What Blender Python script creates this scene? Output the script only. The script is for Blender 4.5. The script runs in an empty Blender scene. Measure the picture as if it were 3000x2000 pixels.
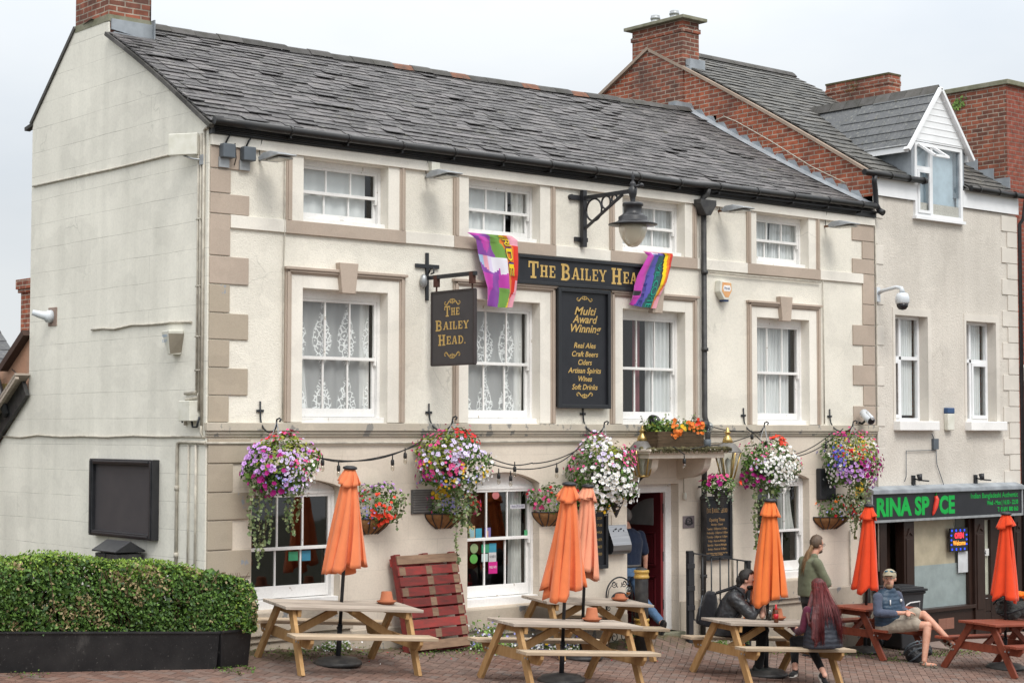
import bpy, math, random
import numpy as np
from mathutils import Vector, Matrix
random.seed(11); RS = np.random.RandomState(5)
SC = bpy.context.scene; COL = SC.collection
PI = math.pi
# ------------------------------------------------------------------ camera
CAM = np.array([-10.688, -18.0, 2.88])
FWD = np.array([0.65001, 0.75820, 0.05125]); FWD /= np.linalg.norm(FWD)
RGT = np.array([0.75917, -0.65089, 0.00072]); RGT -= FWD*(RGT@FWD); RGT /= np.linalg.norm(RGT)
UPV = np.cross(RGT, FWD)
FPX = 5130.4                                   # focal length in pixels of the 3000 x 2000 photograph
cd = bpy.data.cameras.new('camera'); cam = bpy.data.objects.new('camera', cd); COL.objects.link(cam)
cd.sensor_width = 36; cd.lens = FPX/3000*36; cd.clip_start = .1; cd.clip_end = 2000
M = Matrix.Identity(4)
for i in range(3):
    M[i][0] = RGT[i]; M[i][1] = UPV[i]; M[i][2] = -FWD[i]; M[i][3] = CAM[i]
cam.matrix_world = M; SC.camera = cam
# ------------------------------------------------------------------ sky, sun, exposure
SUN_EL, SUN_AZ = math.radians(50), math.radians(198)     # azimuth: clockwise from +y
w = bpy.data.worlds.new('World'); SC.world = w; w.use_nodes = True
nt = w.node_tree; nt.nodes.clear()
def wn(t, **k):
    n = nt.nodes.new(t)
    for a, b in k.items(): setattr(n, a, b)
    return n
sky = wn('ShaderNodeTexSky', sky_type='NISHITA', sun_disc=False, sun_elevation=SUN_EL, sun_rotation=SUN_AZ)
tc = wn('ShaderNodeTexCoord'); sep = wn('ShaderNodeSeparateXYZ'); nt.links.new(tc.outputs['Generated'], sep.inputs[0])
ramp = wn('ShaderNodeValToRGB'); nt.links.new(sep.outputs[2], ramp.inputs[0])      # overcast: brighter towards the zenith
ramp.color_ramp.elements[0].position = 0.0; ramp.color_ramp.elements[0].color = (.87, .905, .945, 1)
ramp.color_ramp.elements[1].position = .85; ramp.color_ramp.elements[1].color = (1.0, 1.0, 1.0, 1)
e_ = ramp.color_ramp.elements.new(.22); e_.color = (.90, .935, .97, 1)
noi = wn('ShaderNodeTexNoise'); noi.inputs['Scale'].default_value = 3.2; noi.inputs['Detail'].default_value = 5
mp = wn('ShaderNodeMapping'); mp.inputs['Scale'].default_value = (1, 1, 2.6)
nt.links.new(tc.outputs['Generated'], mp.inputs[0]); nt.links.new(mp.outputs[0], noi.inputs['Vector'])
cr2 = wn('ShaderNodeValToRGB'); nt.links.new(noi.outputs[0], cr2.inputs[0])
cr2.color_ramp.elements[0].position = .3; cr2.color_ramp.elements[0].color = (.87, .90, .935, 1)
cr2.color_ramp.elements[1].position = .62; cr2.color_ramp.elements[1].color = (1.05, 1.045, 1.03, 1)
mul = wn('ShaderNodeMixRGB', blend_type='MULTIPLY'); mul.inputs[0].default_value = 1
nt.links.new(ramp.outputs[0], mul.inputs[1]); nt.links.new(cr2.outputs[0], mul.inputs[2])
sc_ = wn('ShaderNodeVectorMath', operation='SCALE'); zen = wn('ShaderNodeMapRange'); nt.links.new(sep.outputs[2], zen.inputs[0])
for i_, v_ in ((1, .12), (2, .85), (3, 6.6), (4, 18.5)): zen.inputs[i_].default_value = v_
nt.links.new(zen.outputs[0], sc_.inputs['Scale'])
nt.links.new(mul.outputs[0], sc_.inputs[0])
mix = wn('ShaderNodeMixRGB'); mix.inputs[0].default_value = .94
nt.links.new(sky.outputs[0], mix.inputs[1]); nt.links.new(sc_.outputs[0], mix.inputs[2])
bg = wn('ShaderNodeBackground'); bg.inputs['Strength'].default_value = .1
out = wn('ShaderNodeOutputWorld'); nt.links.new(mix.outputs[0], bg.inputs[0]); nt.links.new(bg.outputs[0], out.inputs[0])
sl = bpy.data.lights.new('sun', 'SUN'); sl.energy = 1.5; sl.angle = math.radians(22); sl.color = (1, .965, .91)
so = bpy.data.objects.new('sun', sl); COL.objects.link(so)
sd = Vector((math.sin(SUN_AZ)*math.cos(SUN_EL), math.cos(SUN_AZ)*math.cos(SUN_EL), math.sin(SUN_EL)))
so.rotation_euler = sd.to_track_quat('Z', 'Y').to_euler(); so.location = (0, -10, 30)
SC.view_settings.view_transform = 'Standard'; SC.view_settings.look = 'None'
SC.view_settings.exposure = 0.36; SC.view_settings.gamma = 1
SC.render.engine = 'CYCLES'; SC.cycles.max_bounces = 6; SC.cycles.transparent_max_bounces = 12
# ------------------------------------------------------------------ measuring: a pixel's ray met with a real plane
def ray(px, py):
    d = FWD*FPX + RGT*(px-1500) - UPV*(py-1000)
    return d
def wy(px, py, y=0.0):
    d = ray(px, py); return Vector(CAM + d*((y-CAM[1])/d[1]))
def wx(px, py, x=0.0):
    d = ray(px, py); return Vector(CAM + d*((x-CAM[0])/d[0]))
def wz(px, py, z=0.0):
    d = ray(px, py); return Vector(CAM + d*((z-CAM[2])/d[2]))
def gz(x, y):                                    # the sloping pavement
    xs = min(max(x, -8), 22); ys = min(max(y, -12), 3)
    return (.25-.068*xs+.04*ys+.28*math.exp(-((x-7.5)/1.1)**2-((y-.2)/.7)**2)
            + .08*math.exp(-(y/.8)**2)/(1+math.exp(max(-30, min(30, (x-5)*2)))))
def wg(px, py):
    z = 0
    for i in range(40):
        q = wz(px, py, z); z = .5*z+.5*gz(q.x, q.y)
    return q
# ------------------------------------------------------------------ mesh builder
ORG = {}
class MB:
    def __init__(s): s.v=[]; s.f=[]; s.m=[]; s.r=[]; s.sm=[]
    def add(s, vs, fs, m=0, r=None, sm=False):
        o = len(s.v); s.v += [tuple(x) for x in vs]
        if r is None: r = random.random()
        for f in fs:
            s.f.append(tuple(o+i for i in f)); s.m.append(m); s.r.append(r); s.sm.append(sm)
        return s
    def quad(s, a, b, c, d, m=0, r=None): return s.add([a,b,c,d], [(0,1,2,3)], m, r)
    def box(s, x0,x1,y0,y1,z0,z1, m=0, r=None):
        v = [(x0,y0,z0),(x1,y0,z0),(x1,y1,z0),(x0,y1,z0),(x0,y0,z1),(x1,y0,z1),(x1,y1,z1),(x0,y1,z1)]
        return s.add(v, [(3,2,1,0),(4,5,6,7),(0,1,5,4),(1,2,6,5),(2,3,7,6),(3,0,4,7)], m, r)
    def obox(s, c, ax, ay, az, hx, hy, hz, m=0, r=None):
        c=Vector(c); ax=Vector(ax).normalized(); ay=Vector(ay).normalized(); az=Vector(az).normalized()
        v=[c+ax*hx*a+ay*hy*b+az*hz*d for d in(-1,1) for a,b in((-1,-1),(1,-1),(1,1),(-1,1))]
        return s.add(v, [(3,2,1,0),(4,5,6,7),(0,1,5,4),(1,2,6,5),(2,3,7,6),(3,0,4,7)], m, r)
    def bar(s, p0, p1, wd, ht, up=(0,0,1), m=0, r=None):          # rectangular bar from p0 to p1
        p0=Vector(p0); p1=Vector(p1); ax=(p1-p0); L=ax.length; ax.normalize()
        up=Vector(up); side=ax.cross(up)
        if side.length<1e-4: side=ax.cross(Vector((1,0,0)))
        side.normalize(); u=side.cross(ax).normalized()
        return s.obox((p0+p1)/2, ax, side, u, L/2, wd/2, ht/2, m, r)
    def tube(s, pts, rad, n=8, m=0, r=None, caps=True, sm=True, sx=None):
        pts=[Vector(p) for p in pts]; k=len(pts)
        rad = rad if hasattr(rad,'__len__') else [rad]*k
        vs=[]; t0=(pts[1]-pts[0]).normalized()
        ref=Vector((0,0,1)) if abs(t0.z)<.9 else Vector((0,1,0))
        a=t0.cross(ref).normalized()
        for i in range(k):
            t=(pts[min(i+1,k-1)]-pts[max(i-1,0)]).normalized()
            a=(a-t*a.dot(t)); 
            if a.length<1e-5: a=t.orthogonal()
            a.normalize(); b=t.cross(a)
            for j in range(n):
                g=2*PI*j/n; vs.append(pts[i]+(a*math.cos(g)+b*math.sin(g))*rad[i])
        fs=[(i*n+j,i*n+(j+1)%n,(i+1)*n+(j+1)%n,(i+1)*n+j) for i in range(k-1) for j in range(n)]
        s.add(vs,fs,m,r,sm)
        if caps: 
            o=len(s.v)-len(vs)
            s.f.append(tuple(o+j for j in reversed(range(n)))); s.f.append(tuple(o+(k-1)*n+j for j in range(n)))
            for _ in (0,1): s.m.append(m); s.r.append(s.r[-1]); s.sm.append(False)
        return s
    def cyl(s, p0, p1, r0, r1=None, n=14, m=0, r=None): return s.tube([p0,p1],[r0,r0 if r1 is None else r1],n,m,r)
    def lathe(s, prof, c=(0,0,0), n=24, m=0, r=None, sm=True, ax=None):
        c=Vector(c); vs=[]
        for (rr,z) in prof:
            for j in range(n):
                g=2*PI*j/n; vs.append(c+Vector((rr*math.cos(g),rr*math.sin(g),z)))
        k=len(prof)
        fs=[(i*n+j,i*n+(j+1)%n,(i+1)*n+(j+1)%n,(i+1)*n+j) for i in range(k-1) for j in range(n)]
        fs+= [tuple(reversed(range(n))), tuple((k-1)*n+j for j in range(n))]
        return s.add(vs,fs,m,r,sm)
    def prism(s, poly, fn, d0, d1, m=0, r=None):                  # 2-D outline, fn(a,b,depth)->point
        n=len(poly); vs=[fn(a,b,d0) for a,b in poly]+[fn(a,b,d1) for a,b in poly]
        fs=[tuple(range(n)), tuple(reversed(range(n,2*n)))]+[(i,(i+1)%n+0,n+(i+1)%n,n+i)[::-1] for i in range(n)]
        return s.add(vs,fs,m,r)
    def ellip(s, c, rx, ry, rz, nu=12, nv=8, m=0, r=None):
        vs=[];fs=[]
        for i in range(nv+1):
            p=PI*i/nv
            for j in range(nu):
                g=2*PI*j/nu; vs.append((c[0]+rx*math.sin(p)*math.cos(g),c[1]+ry*math.sin(p)*math.sin(g),c[2]+rz*math.cos(p)))
        fs=[(i*nu+j,(i+1)*nu+j,(i+1)*nu+(j+1)%nu,i*nu+(j+1)%nu) for i in range(nv) for j in range(nu)]
        return s.add(vs,fs,m,r,True)
    def build(s, name, mats, parent=None, org=None, local=False, bevel=0, solid=0, mods=()):
        if not isinstance(mats,(list,tuple)): mats=[mats]
        me=bpy.data.meshes.new(name)
        o0=Vector((0,0,0))
        if parent is not None: o0=ORG.get(parent.name, Vector((0,0,0)))
        elif org is not None: o0=Vector(org)
        if local: o0=Vector((0,0,0))
        me.from_pydata([(a-o0.x,b-o0.y,c-o0.z) for a,b,c in s.v],[],s.f)
        for mt in mats: me.materials.append(mt)
        if len(mats)>1: me.polygons.foreach_set('material_index', s.m)
        me.polygons.foreach_set('use_smooth', s.sm)
        at=me.attributes.new('rnd','FLOAT','FACE'); at.data.foreach_set('value', s.r)
        me.update()
        ob=bpy.data.objects.new(name, me); COL.objects.link(ob)
        if parent is not None: ob.parent=parent; ORG[ob.name]=o0 if not local else Vector((0,0,0))
        else: ob.location=o0; ORG[ob.name]=o0
        if bevel:
            b=ob.modifiers.new('bevel','BEVEL'); b.width=bevel; b.segments=2; b.limit_method='ANGLE'
        return ob
def root(name, label, cat, loc=(0,0,0), rot=(0,0,0), group=None):
    o=bpy.data.objects.new(name,None); COL.objects.link(o); o.location=loc; o.rotation_euler=rot
    o.empty_display_size=.1; o['label']=label; o['category']=cat
    if group: o['group']=group
    ORG[o.name]=Vector(loc); return o
def tag(o, label, cat, group=None):
    o['label']=label; o['category']=cat
    if group: o['group']=group
    return o
def copy_tree(o, parent=None):
    c=o.copy(); COL.objects.link(c); c.parent=parent
    ORG[c.name]=ORG.get(o.name, Vector((0,0,0)))
    for ch in list(o.children): copy_tree(ch, c)
    return c
def relabel(o, label, group=None):
    o['label']=label
    if group: o['group']=group
# ------------------------------------------------------------------ text as mesh
def text_geo(txt, size=1.0, shear=0, bold=0.0, align='CENTER', spacing=1.0):
    cu=bpy.data.curves.new('t','FONT'); cu.body=txt; cu.size=size; cu.align_x=align; cu.shear=shear; cu.offset=bold
    cu.space_character=spacing; cu.resolution_u=3; cu.extrude=0; cu.fill_mode='FRONT'
    ob=bpy.data.objects.new('t',cu); me=ob.to_mesh()
    v=[tuple(a.co) for a in me.vertices]; f=[tuple(p.vertices) for p in me.polygons]
    ob.to_mesh_clear(); bpy.data.objects.remove(ob); bpy.data.curves.remove(cu)
    return v,f
def put_text(mb, txt, o, u, vv, size, shear=0, bold=0, align='CENTER', sx=1.0, m=0, spacing=1.0, width=None):
    v,f=text_geo(txt,size,shear,bold,align,spacing); o=Vector(o); u=Vector(u).normalized(); vv=Vector(vv).normalized()
    if width and v:
        xs=[a[0] for a in v]; sx=width/max(1e-6,(max(xs)-min(xs)))
    mb.add([o+u*a[0]*sx+vv*a[1] for a in v], f, m)
W_GLYPH={'T':.8,'H':.86,'E':.72,'B':.78,'A':.86,'I':.4,'L':.7,'Y':.84,'D':.82,'.':.25,' ':.45}
def slab_glyph(ch):                             # rectangles and thick strokes of a slab-serif capital, height 1
    R=[];w=W_GLYPH[ch]; st=.19; sf=.12
    def rc(x0,x1,z0,z1): R.append([(x0,z0),(x1,z0),(x1,z1),(x0,z1)])
    def stem(x): rc(x-st/2,x+st/2,0,1)
    def ser(x,z,h=.36): rc(x-h/2,x+h/2,z,z+sf)
    def stroke(p,t):
        for (a,b),(c,d) in zip(p[:-1],p[1:]):
            L=math.hypot(c-a,d-b) or 1; nx,nz=-(d-b)/L*t/2,(c-a)/L*t/2
            R.append([(a-nx,b-nz),(c-nx,d-nz),(c+nx,d+nz),(a+nx,b+nz)])
    if ch=='T': stem(w/2); ser(w/2,0,.44); rc(.02,w-.02,1-sf,1); rc(.02,.12,.62,1); rc(w-.12,w-.02,.62,1)
    elif ch=='H':
        for x in(.2,w-.2): stem(x); ser(x,0); ser(x,1-sf)
        rc(.2,w-.2,.44,.57)
    elif ch=='E': stem(.2); rc(.04,w-.04,0,sf); rc(.04,w-.04,1-sf,1); rc(.2,w-.2,.44,.56); rc(w-.13,w-.04,0,.34); rc(w-.13,w-.04,.66,1)
    elif ch=='L': stem(.2); ser(.2,1-sf); rc(.04,w-.04,0,sf); rc(w-.14,w-.04,0,.4)
    elif ch=='I': stem(w/2); ser(w/2,0); ser(w/2,1-sf)
    elif ch=='A': stroke([(.14,0),(w/2-.02,1)],.12); stroke([(w-.16,0),(w/2+.02,1)],.2); rc(.25,w-.25,.28,.38); ser(.14,0,.3); ser(w-.15,0,.32)
    elif ch=='Y': stroke([(.14,1),(w/2,.42)],.19); stroke([(w-.14,1),(w/2,.42)],.12); rc(w/2-st/2,w/2+st/2,0,.47); ser(w/2,0,.4); ser(.14,1-sf,.3); ser(w-.14,1-sf,.28)
    elif ch in 'BD':
        stem(.2); rc(.04,.4,0,sf); rc(.04,.4,1-sf,1)
        def bowl(cz,rz,rx):
            stroke([(.38+rx*math.sin(g)*1.0,cz+rz*math.cos(g)) for g in [PI*i/10 for i in range(11)]],.15)
        if ch=='D': bowl(.5,.43,.34)
        else: bowl(.73,.2,.24); bowl(.28,.22,.28); rc(.2,.42,.46,.56)
    elif ch=='.': rc(.04,.2,0,.16)
    return w,R
def put_slab(mb, words, o, u, vv, cap, small, sx=1.0, width=None, m=0):   # small caps, first letter of each word is large
    seq=[];x=0
    for wd in words.split(' '):
        for i,ch in enumerate(wd):
            h=cap if i==0 else small; w,R=slab_glyph(ch); seq.append((x,h,R, (small-cap)*0)); x+=(w+.1)*h
        x+=.45*small
    x-=.45*small; k=(width/x) if width else sx
    o=Vector(o); u=Vector(u).normalized(); vv=Vector(vv).normalized(); 
    n=u.cross(vv); q=0
    for (x0,h,R,_) in seq:
        dz=-(h-small)*.35
        for P in R:
            q+=1; mb.add([o+u*((x0+a*h-x/2)*k)+vv*(b*h+dz)+n*(.0006*(q%5)) for a,b in P],[(0,1,2,3)],m)
def swirl(mb, o, u, vv, s, flip=1, m=0):         # small gilt scroll ornament
    o=Vector(o);u=Vector(u).normalized();vv=Vector(vv).normalized()*flip
    def st(p,t):
        for (a,b),(c,d) in zip(p[:-1],p[1:]):
            L=math.hypot(c-a,d-b) or 1; nx,nz=-(d-b)/L*t/2,(c-a)/L*t/2
            mb.add([o+u*x*s+vv*z*s for x,z in [(a-nx,b-nz),(c-nx,d-nz),(c+nx,d+nz),(a+nx,b+nz)]],[(0,1,2,3)],m)
    for sg in(-1,1):
        st([(sg*(.14+.12*math.sin(g)),.06+.11*math.cos(g)) for g in [PI*i/8 for i in range(-2,8)]],.065)
        st([(sg*(.10+.62*t),-.06+.13*math.sin(t*5.6)) for t in [i/12 for i in range(13)]],.085)
        st([(sg*(.70+.09*math.cos(g)),-.06+.09*math.sin(g)) for g in [PI*i/6 for i in range(-5,5)]],.065)
    st([(0,-.12),(0,.22)],.08)
# ------------------------------------------------------------------ materials (all procedural)
class NT:
    def __init__(s,name):
        s.mat=bpy.data.materials.new(name); s.mat.use_nodes=True; s.t=s.mat.node_tree; s.t.nodes.clear()
        s.out=s.n('ShaderNodeOutputMaterial'); s.b=s.n('ShaderNodeBsdfPrincipled'); s.l(s.b.outputs[0],s.out.inputs[0])
        s.tc=s.n('ShaderNodeTexCoord'); s.co=s.tc.outputs['Object']
    def n(s,t,**k):
        x=s.t.nodes.new(t)
        for a,b in k.items(): setattr(x,a,b)
        return x
    def l(s,a,b): s.t.links.new(a,b)
    def mapped(s,scale=(1,1,1),rot=(0,0,0),co=None,loc=(0,0,0)):
        m=s.n('ShaderNodeMapping'); m.inputs['Scale'].default_value=scale; m.inputs['Rotation'].default_value=rot; m.inputs['Location'].default_value=loc
        s.l(co or s.co,m.inputs[0]); return m.outputs[0]
    def noise(s,scale,detail=4,co=None,rough=.55):
        x=s.n('ShaderNodeTexNoise'); x.inputs['Scale'].default_value=scale; x.inputs['Detail'].default_value=detail; x.inputs['Roughness'].default_value=rough
        s.l(co or s.co,x.inputs['Vector']); return x.outputs[0]
    def ramp(s,v,stops,interp='LINEAR'):
        r=s.n('ShaderNodeValToRGB'); r.color_ramp.interpolation=interp; e=r.color_ramp.elements
        while len(e)<len(stops): e.new(.5)
        for i,(p,c) in enumerate(stops):
            e[i].position=p; c=c if hasattr(c,'__len__') else (c,c,c); e[i].color=(*c[:3],1)
        s.l(v,r.inputs[0]); return r.outputs[0]
    def mixc(s,fac,a,b,mode='MIX'):
        m=s.n('ShaderNodeMixRGB',blend_type=mode)
        for i,x in((0,fac),(1,a),(2,b)):
            if isinstance(x,(int,float)): m.inputs[i].default_value=x if i==0 else (x,x,x,1)
            elif isinstance(x,tuple): m.inputs[i].default_value=(*x[:3],1)
            else: s.l(x,m.inputs[i])
        return m.outputs[0]
    def math(s,op,a,b=0):
        m=s.n('ShaderNodeMath',operation=op)
        for i,x in((0,a),(1,b)):
            if isinstance(x,(int,float)): m.inputs[i].default_value=x
            else: s.l(x,m.inputs[i])
        return m.outputs[0]
    def bump(s,h,st=.3,dist=.01):
        b=s.n('ShaderNodeBump'); b.inputs['Strength'].default_value=st; b.inputs['Distance'].default_value=dist
        s.l(h,b.inputs['Height']); s.l(b.outputs[0],s.b.inputs['Normal']); return b
    def rnd(s):
        a=s.n('ShaderNodeAttribute',attribute_name='rnd'); return a.outputs['Fac']
    def uvw(s):                                   # u = x+y, v = z for walls on either axis
        p=s.n('ShaderNodeSeparateXYZ'); s.l(s.co,p.inputs[0]); c=s.n('ShaderNodeCombineXYZ')
        s.l(s.math('ADD',p.outputs[0],p.outputs[1]),c.inputs[0]); s.l(p.outputs[2],c.inputs[1]); return c.outputs[0]
    def col(s,c):
        if isinstance(c,tuple): s.b.inputs['Base Color'].default_value=(*c,1)
        else: s.l(c,s.b.inputs['Base Color'])
    def set(s,rough=None,metal=None,spec=None):
        if rough is not None: s.b.inputs['Roughness'].default_value=rough
        if metal is not None: s.b.inputs['Metallic'].default_value=metal
        if spec is not None: s.b.inputs['Specular IOR Level'].default_value=spec
        return s.mat
def pm(name,c,rough=.6,c2=None,scale=5,metal=0,bump=0,bscale=60,rv=0,spec=.4,stretch=(1,1,1)):
    n=NT(name); c2=c2 or tuple(x*.78 for x in c)
    co=n.mapped(stretch) if stretch!=(1,1,1) else None
    f=n.ramp(n.noise(scale,6,co),[(.32,0),(.68,1)])
    k=n.mixc(f,c,c2)
    if rv:
        r=n.math('ADD',n.math('MULTIPLY',n.rnd(),2*rv),1-rv); k=n.mixc(1,k,r,'MULTIPLY')
    n.col(k)
    if bump: n.bump(n.noise(bscale,5,co),bump,.01)
    return n.set(rough,metal,spec)
def wall_paint(name,c,grain=70,gst=.5,streak=.25,course=None,peel=None,dirt=(.32,.31,.27),joint=(.6,.30)):
    n=NT(name); k=c
    st=n.ramp(n.noise(1.0,6,n.mapped((3.2,3.2,.28))),[(.42,0),(.8,1)])
    k=n.mixc(n.math('MULTIPLY',st,streak),k,dirt)
    big=n.ramp(n.noise(.8,5),[(.35,.9),(.65,1.03)]); k=n.mixc(1,k,big,'MULTIPLY')
    fine=n.ramp(n.noise(grain*.7,2),[(.3,.9),(.6,1.02)]); k=n.mixc(.6,k,fine,'MULTIPLY')
    pt=n.ramp(n.noise(.55,4,n.mapped((1,1,1.6),loc=(4.2,.7,1.3))),[(.50,1.0),(.515,.945),(.60,.95),(.615,1.0)]); k=n.mixc(1,k,pt,'MULTIPLY')     # repaired and repainted patches
    ck=n.n('ShaderNodeTexVoronoi',feature='DISTANCE_TO_EDGE'); ck.inputs['Scale'].default_value=.75; wv0=n.n('ShaderNodeVectorMath',operation='ADD'); n.l(n.co,wv0.inputs[0]); nz=n.n('ShaderNodeTexNoise'); nz.inputs['Scale'].default_value=3.0; nz.inputs['Detail'].default_value=5; n.l(n.co,nz.inputs['Vector']); sz=n.n('ShaderNodeVectorMath',operation='SCALE'); sz.inputs['Scale'].default_value=.35; n.l(nz.outputs['Color'],sz.inputs[0]); n.l(sz.outputs[0],wv0.inputs[1]); n.l(wv0.outputs[0],ck.inputs['Vector'])
    cl=n.math('MULTIPLY',n.ramp(ck.outputs[0],[(.0015,1),(.006,0)]),n.ramp(n.noise(.9,3),[(.56,0),(.66,.42)])); k=n.mixc(cl,k,dirt)     # hairline cracks
    h=n.noise(grain,3,rough=.7)
    if course:
        br=n.n('ShaderNodeTexBrick'); br.offset=.5; br.inputs['Scale'].default_value=1
        br.inputs['Brick Width'].default_value=course[1]; br.inputs['Row Height'].default_value=course[0]; br.inputs['Mortar Size'].default_value=.0045; br.inputs['Mortar Smooth'].default_value=.3
        wv=n.n('ShaderNodeVectorMath',operation='ADD'); n.l(n.uvw(),wv.inputs[0]); ns=n.n('ShaderNodeTexNoise'); ns.inputs['Scale'].default_value=1.3; n.l(n.co,ns.inputs['Vector'])
        s2=n.n('ShaderNodeVectorMath',operation='SCALE'); s2.inputs['Scale'].default_value=.022; n.l(ns.outputs['Color'],s2.inputs[0]); n.l(s2.outputs[0],wv.inputs[1])
        n.l(wv.outputs[0],br.inputs['Vector'])
        lose=n.ramp(n.noise(2.2,3),[(.35,.15),(.7,1)])
        jf=n.math('MULTIPLY',br.outputs['Fac'],lose)
        k=n.mixc(n.math('MULTIPLY',jf,joint[0]),k,tuple(x*joint[1] for x in c))
        h=n.math('SUBTRACT',n.math('MULTIPLY',h,.3),jf)
    if peel:
        pf=n.ramp(n.noise(peel[1],5,n.mapped((1,1,.7),loc=(3.1,1.7,.4)),.6),[(peel[0],0),(peel[0]+.008,1)])
        k=n.mixc(pf,k,peel[2]); 
    n.col(k); n.bump(h,gst,.012); return n.set(.8,0,.25)
CREAM=(.83,.79,.695); BEIGE=(.71,.63,.53); TAN=(.47,.385,.315); WHITE=(.84,.83,.81)
m_cream=wall_paint('cream_roughcast',CREAM,55,.85,.08,peel=(.80,2.6,(.62,.57,.48)))
m_creamflat=wall_paint('cream_flat_paint',(.83,.79,.71),90,.15,.16)
m_gable=wall_paint('cream_gable_paint',(.80,.775,.69),45,.35,.22,(.335,7.3),peel=(.76,2.2,(.3,.25,.2)),dirt=(.30,.30,.255))
m_beige=wall_paint('beige_lower_paint',BEIGE,60,.2,.14,(.36,.95),dirt=(.42,.35,.27),joint=(.55,.55))
m_plinth=wall_paint('plinth_paint',(.50,.43,.345),50,.3,.35,peel=(.60,4,(.22,.22,.22)),dirt=(.2,.19,.17))
m_tan=wall_paint('tan_quoin_paint',TAN,80,.2,.15,peel=(.74,5,(.30,.24,.19)))
m_tan2=wall_paint('stone_quoin_paint',(.43,.365,.285),80,.2,.15,peel=(.66,3.4,(.30,.32,.35)))
m_course=wall_paint('string_course_paint',(.55,.49,.40),60,.25,.45,peel=(.60,5,(.25,.24,.22)))
m_harl=wall_paint('pebbledash_paint',(.66,.615,.55),32,1.0,.22,dirt=(.3,.26,.21))
m_harl_flat=wall_paint('pale_quoin_paint',(.69,.645,.58),80,.15,.2)
m_white=wall_paint('white_window_paint',WHITE,60,.08,.10,peel=(.68,9,(.42,.37,.31)))
m_upvc=pm('white_plastic',(.82,.83,.84),.35,(.76,.77,.78))
m_salmon=wall_paint('salmon_render',(.46,.26,.17),30,.5,.3)
def glass(name,tint=(1,1,1),gl=1.0,rough=.02):
    n=NT(name); n.t.nodes.remove(n.b)
    tr=n.n('ShaderNodeBsdfTransparent'); tr.inputs[0].default_value=(*tint,1)
    g=n.n('ShaderNodeBsdfGlossy'); g.inputs['Roughness'].default_value=rough
    bp=n.n('ShaderNodeBump'); bp.inputs['Strength'].default_value=.04; bp.inputs['Distance'].default_value=.02; n.l(n.noise(2.5,1),bp.inputs['Height']); n.l(bp.outputs[0],g.inputs['Normal'])
    fr=n.n('ShaderNodeFresnel'); ge=n.n('ShaderNodeNewGeometry'); n.l(n.math('SUBTRACT',1.5,n.math('MULTIPLY',ge.outputs['Backfacing'],1.5-1/1.5)),fr.inputs[0])
    m=n.n('ShaderNodeMixShader'); n.l(n.math('MULTIPLY',fr.outputs[0],gl),m.inputs[0]); n.l(tr.outputs[0],m.inputs[1]); n.l(g.outputs[0],m.inputs[2]); n.l(m.outputs[0],n.out.inputs[0])
    return n.mat
m_glass=glass('window_glass',(.99,1,1),1.8); m_dglass=glass('dim_window_glass',(.80,.82,.82),2.2); m_drink=glass('drinking_glass',(.9,.93,.93),1.2)
def lace():
    n=NT('lace_net'); n.t.nodes.remove(n.b)
    d=n.n('ShaderNodeBsdfDiffuse'); d.inputs[0].default_value=(.86,.87,.86,1); tr=n.n('ShaderNodeBsdfTransparent')
    vo=n.n('ShaderNodeTexVoronoi',feature='DISTANCE_TO_EDGE'); vo.inputs['Scale'].default_value=15; n.l(n.mapped((1,1,.8)),vo.inputs['Vector'])
    v2=n.n('ShaderNodeTexVoronoi'); v2.inputs['Scale'].default_value=26; n.l(n.co,v2.inputs['Vector'])
    p=n.n('ShaderNodeSeparateXYZ'); n.l(n.co,p.inputs[0])
    band=n.math('SINE',n.math('MULTIPLY',p.outputs[0],16.5)); bz=n.math('SINE',n.math('MULTIPLY',p.outputs[2],7.6))
    mask=n.ramp(n.math('ADD',band,n.math('MULTIPLY',bz,.8)),[(-.15,0),(.3,1)])
    edge=n.ramp(vo.outputs[0],[(.05,1),(.10,0)]); dots=n.ramp(v2.outputs['Distance'],[(.26,1),(.36,0)])
    mot=n.math('MULTIPLY',n.math('MAXIMUM',edge,dots),mask)
    f=n.math('ADD',n.math('MULTIPLY',mot,.55),.40)
    m=n.n('ShaderNodeMixShader'); n.l(f,m.inputs[0]); n.l(tr.outputs[0],m.inputs[1]); n.l(d.outputs[0],m.inputs[2]); n.l(m.outputs[0],n.out.inputs[0]); return n.mat
m_lace=lace()
def sheer(name,c,al):
    n=NT(name); n.t.nodes.remove(n.b)
    d=n.n('ShaderNodeBsdfDiffuse'); d.inputs[0].default_value=(*c,1); tr=n.n('ShaderNodeBsdfTransparent'); m=n.n('ShaderNodeMixShader'); m.inputs[0].default_value=al
    n.l(tr.outputs[0],m.inputs[1]); n.l(d.outputs[0],m.inputs[2]); n.l(m.outputs[0],n.out.inputs[0]); return n.mat
m_net=sheer('net_curtain',(.80,.82,.81),.80); m_curtain=pm('white_curtain',(.85,.84,.8),.9); m_redcurtain=pm('red_curtain',(.22,.07,.08),.9)
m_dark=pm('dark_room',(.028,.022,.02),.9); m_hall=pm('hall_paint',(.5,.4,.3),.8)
m_black=pm('black_gloss_paint',(.018,.019,.022),.38,(.03,.03,.033),8,bump=.05)
m_blackw=pm('weathered_black_paint',(.02,.02,.022),.5,(.06,.058,.055),9,bump=.2)
m_gut=pm('black_gutter',(.012,.012,.013),.35,(.022,.021,.02),6); m_iron=pm('wrought_iron',(.022,.024,.028),.45); m_board=pm('sign_board_black',(.014,.015,.019),.42,(.02,.021,.026)); m_notice=pm('notice_board_face',(.05,.046,.05),.55,(.06,.055,.058))
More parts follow.
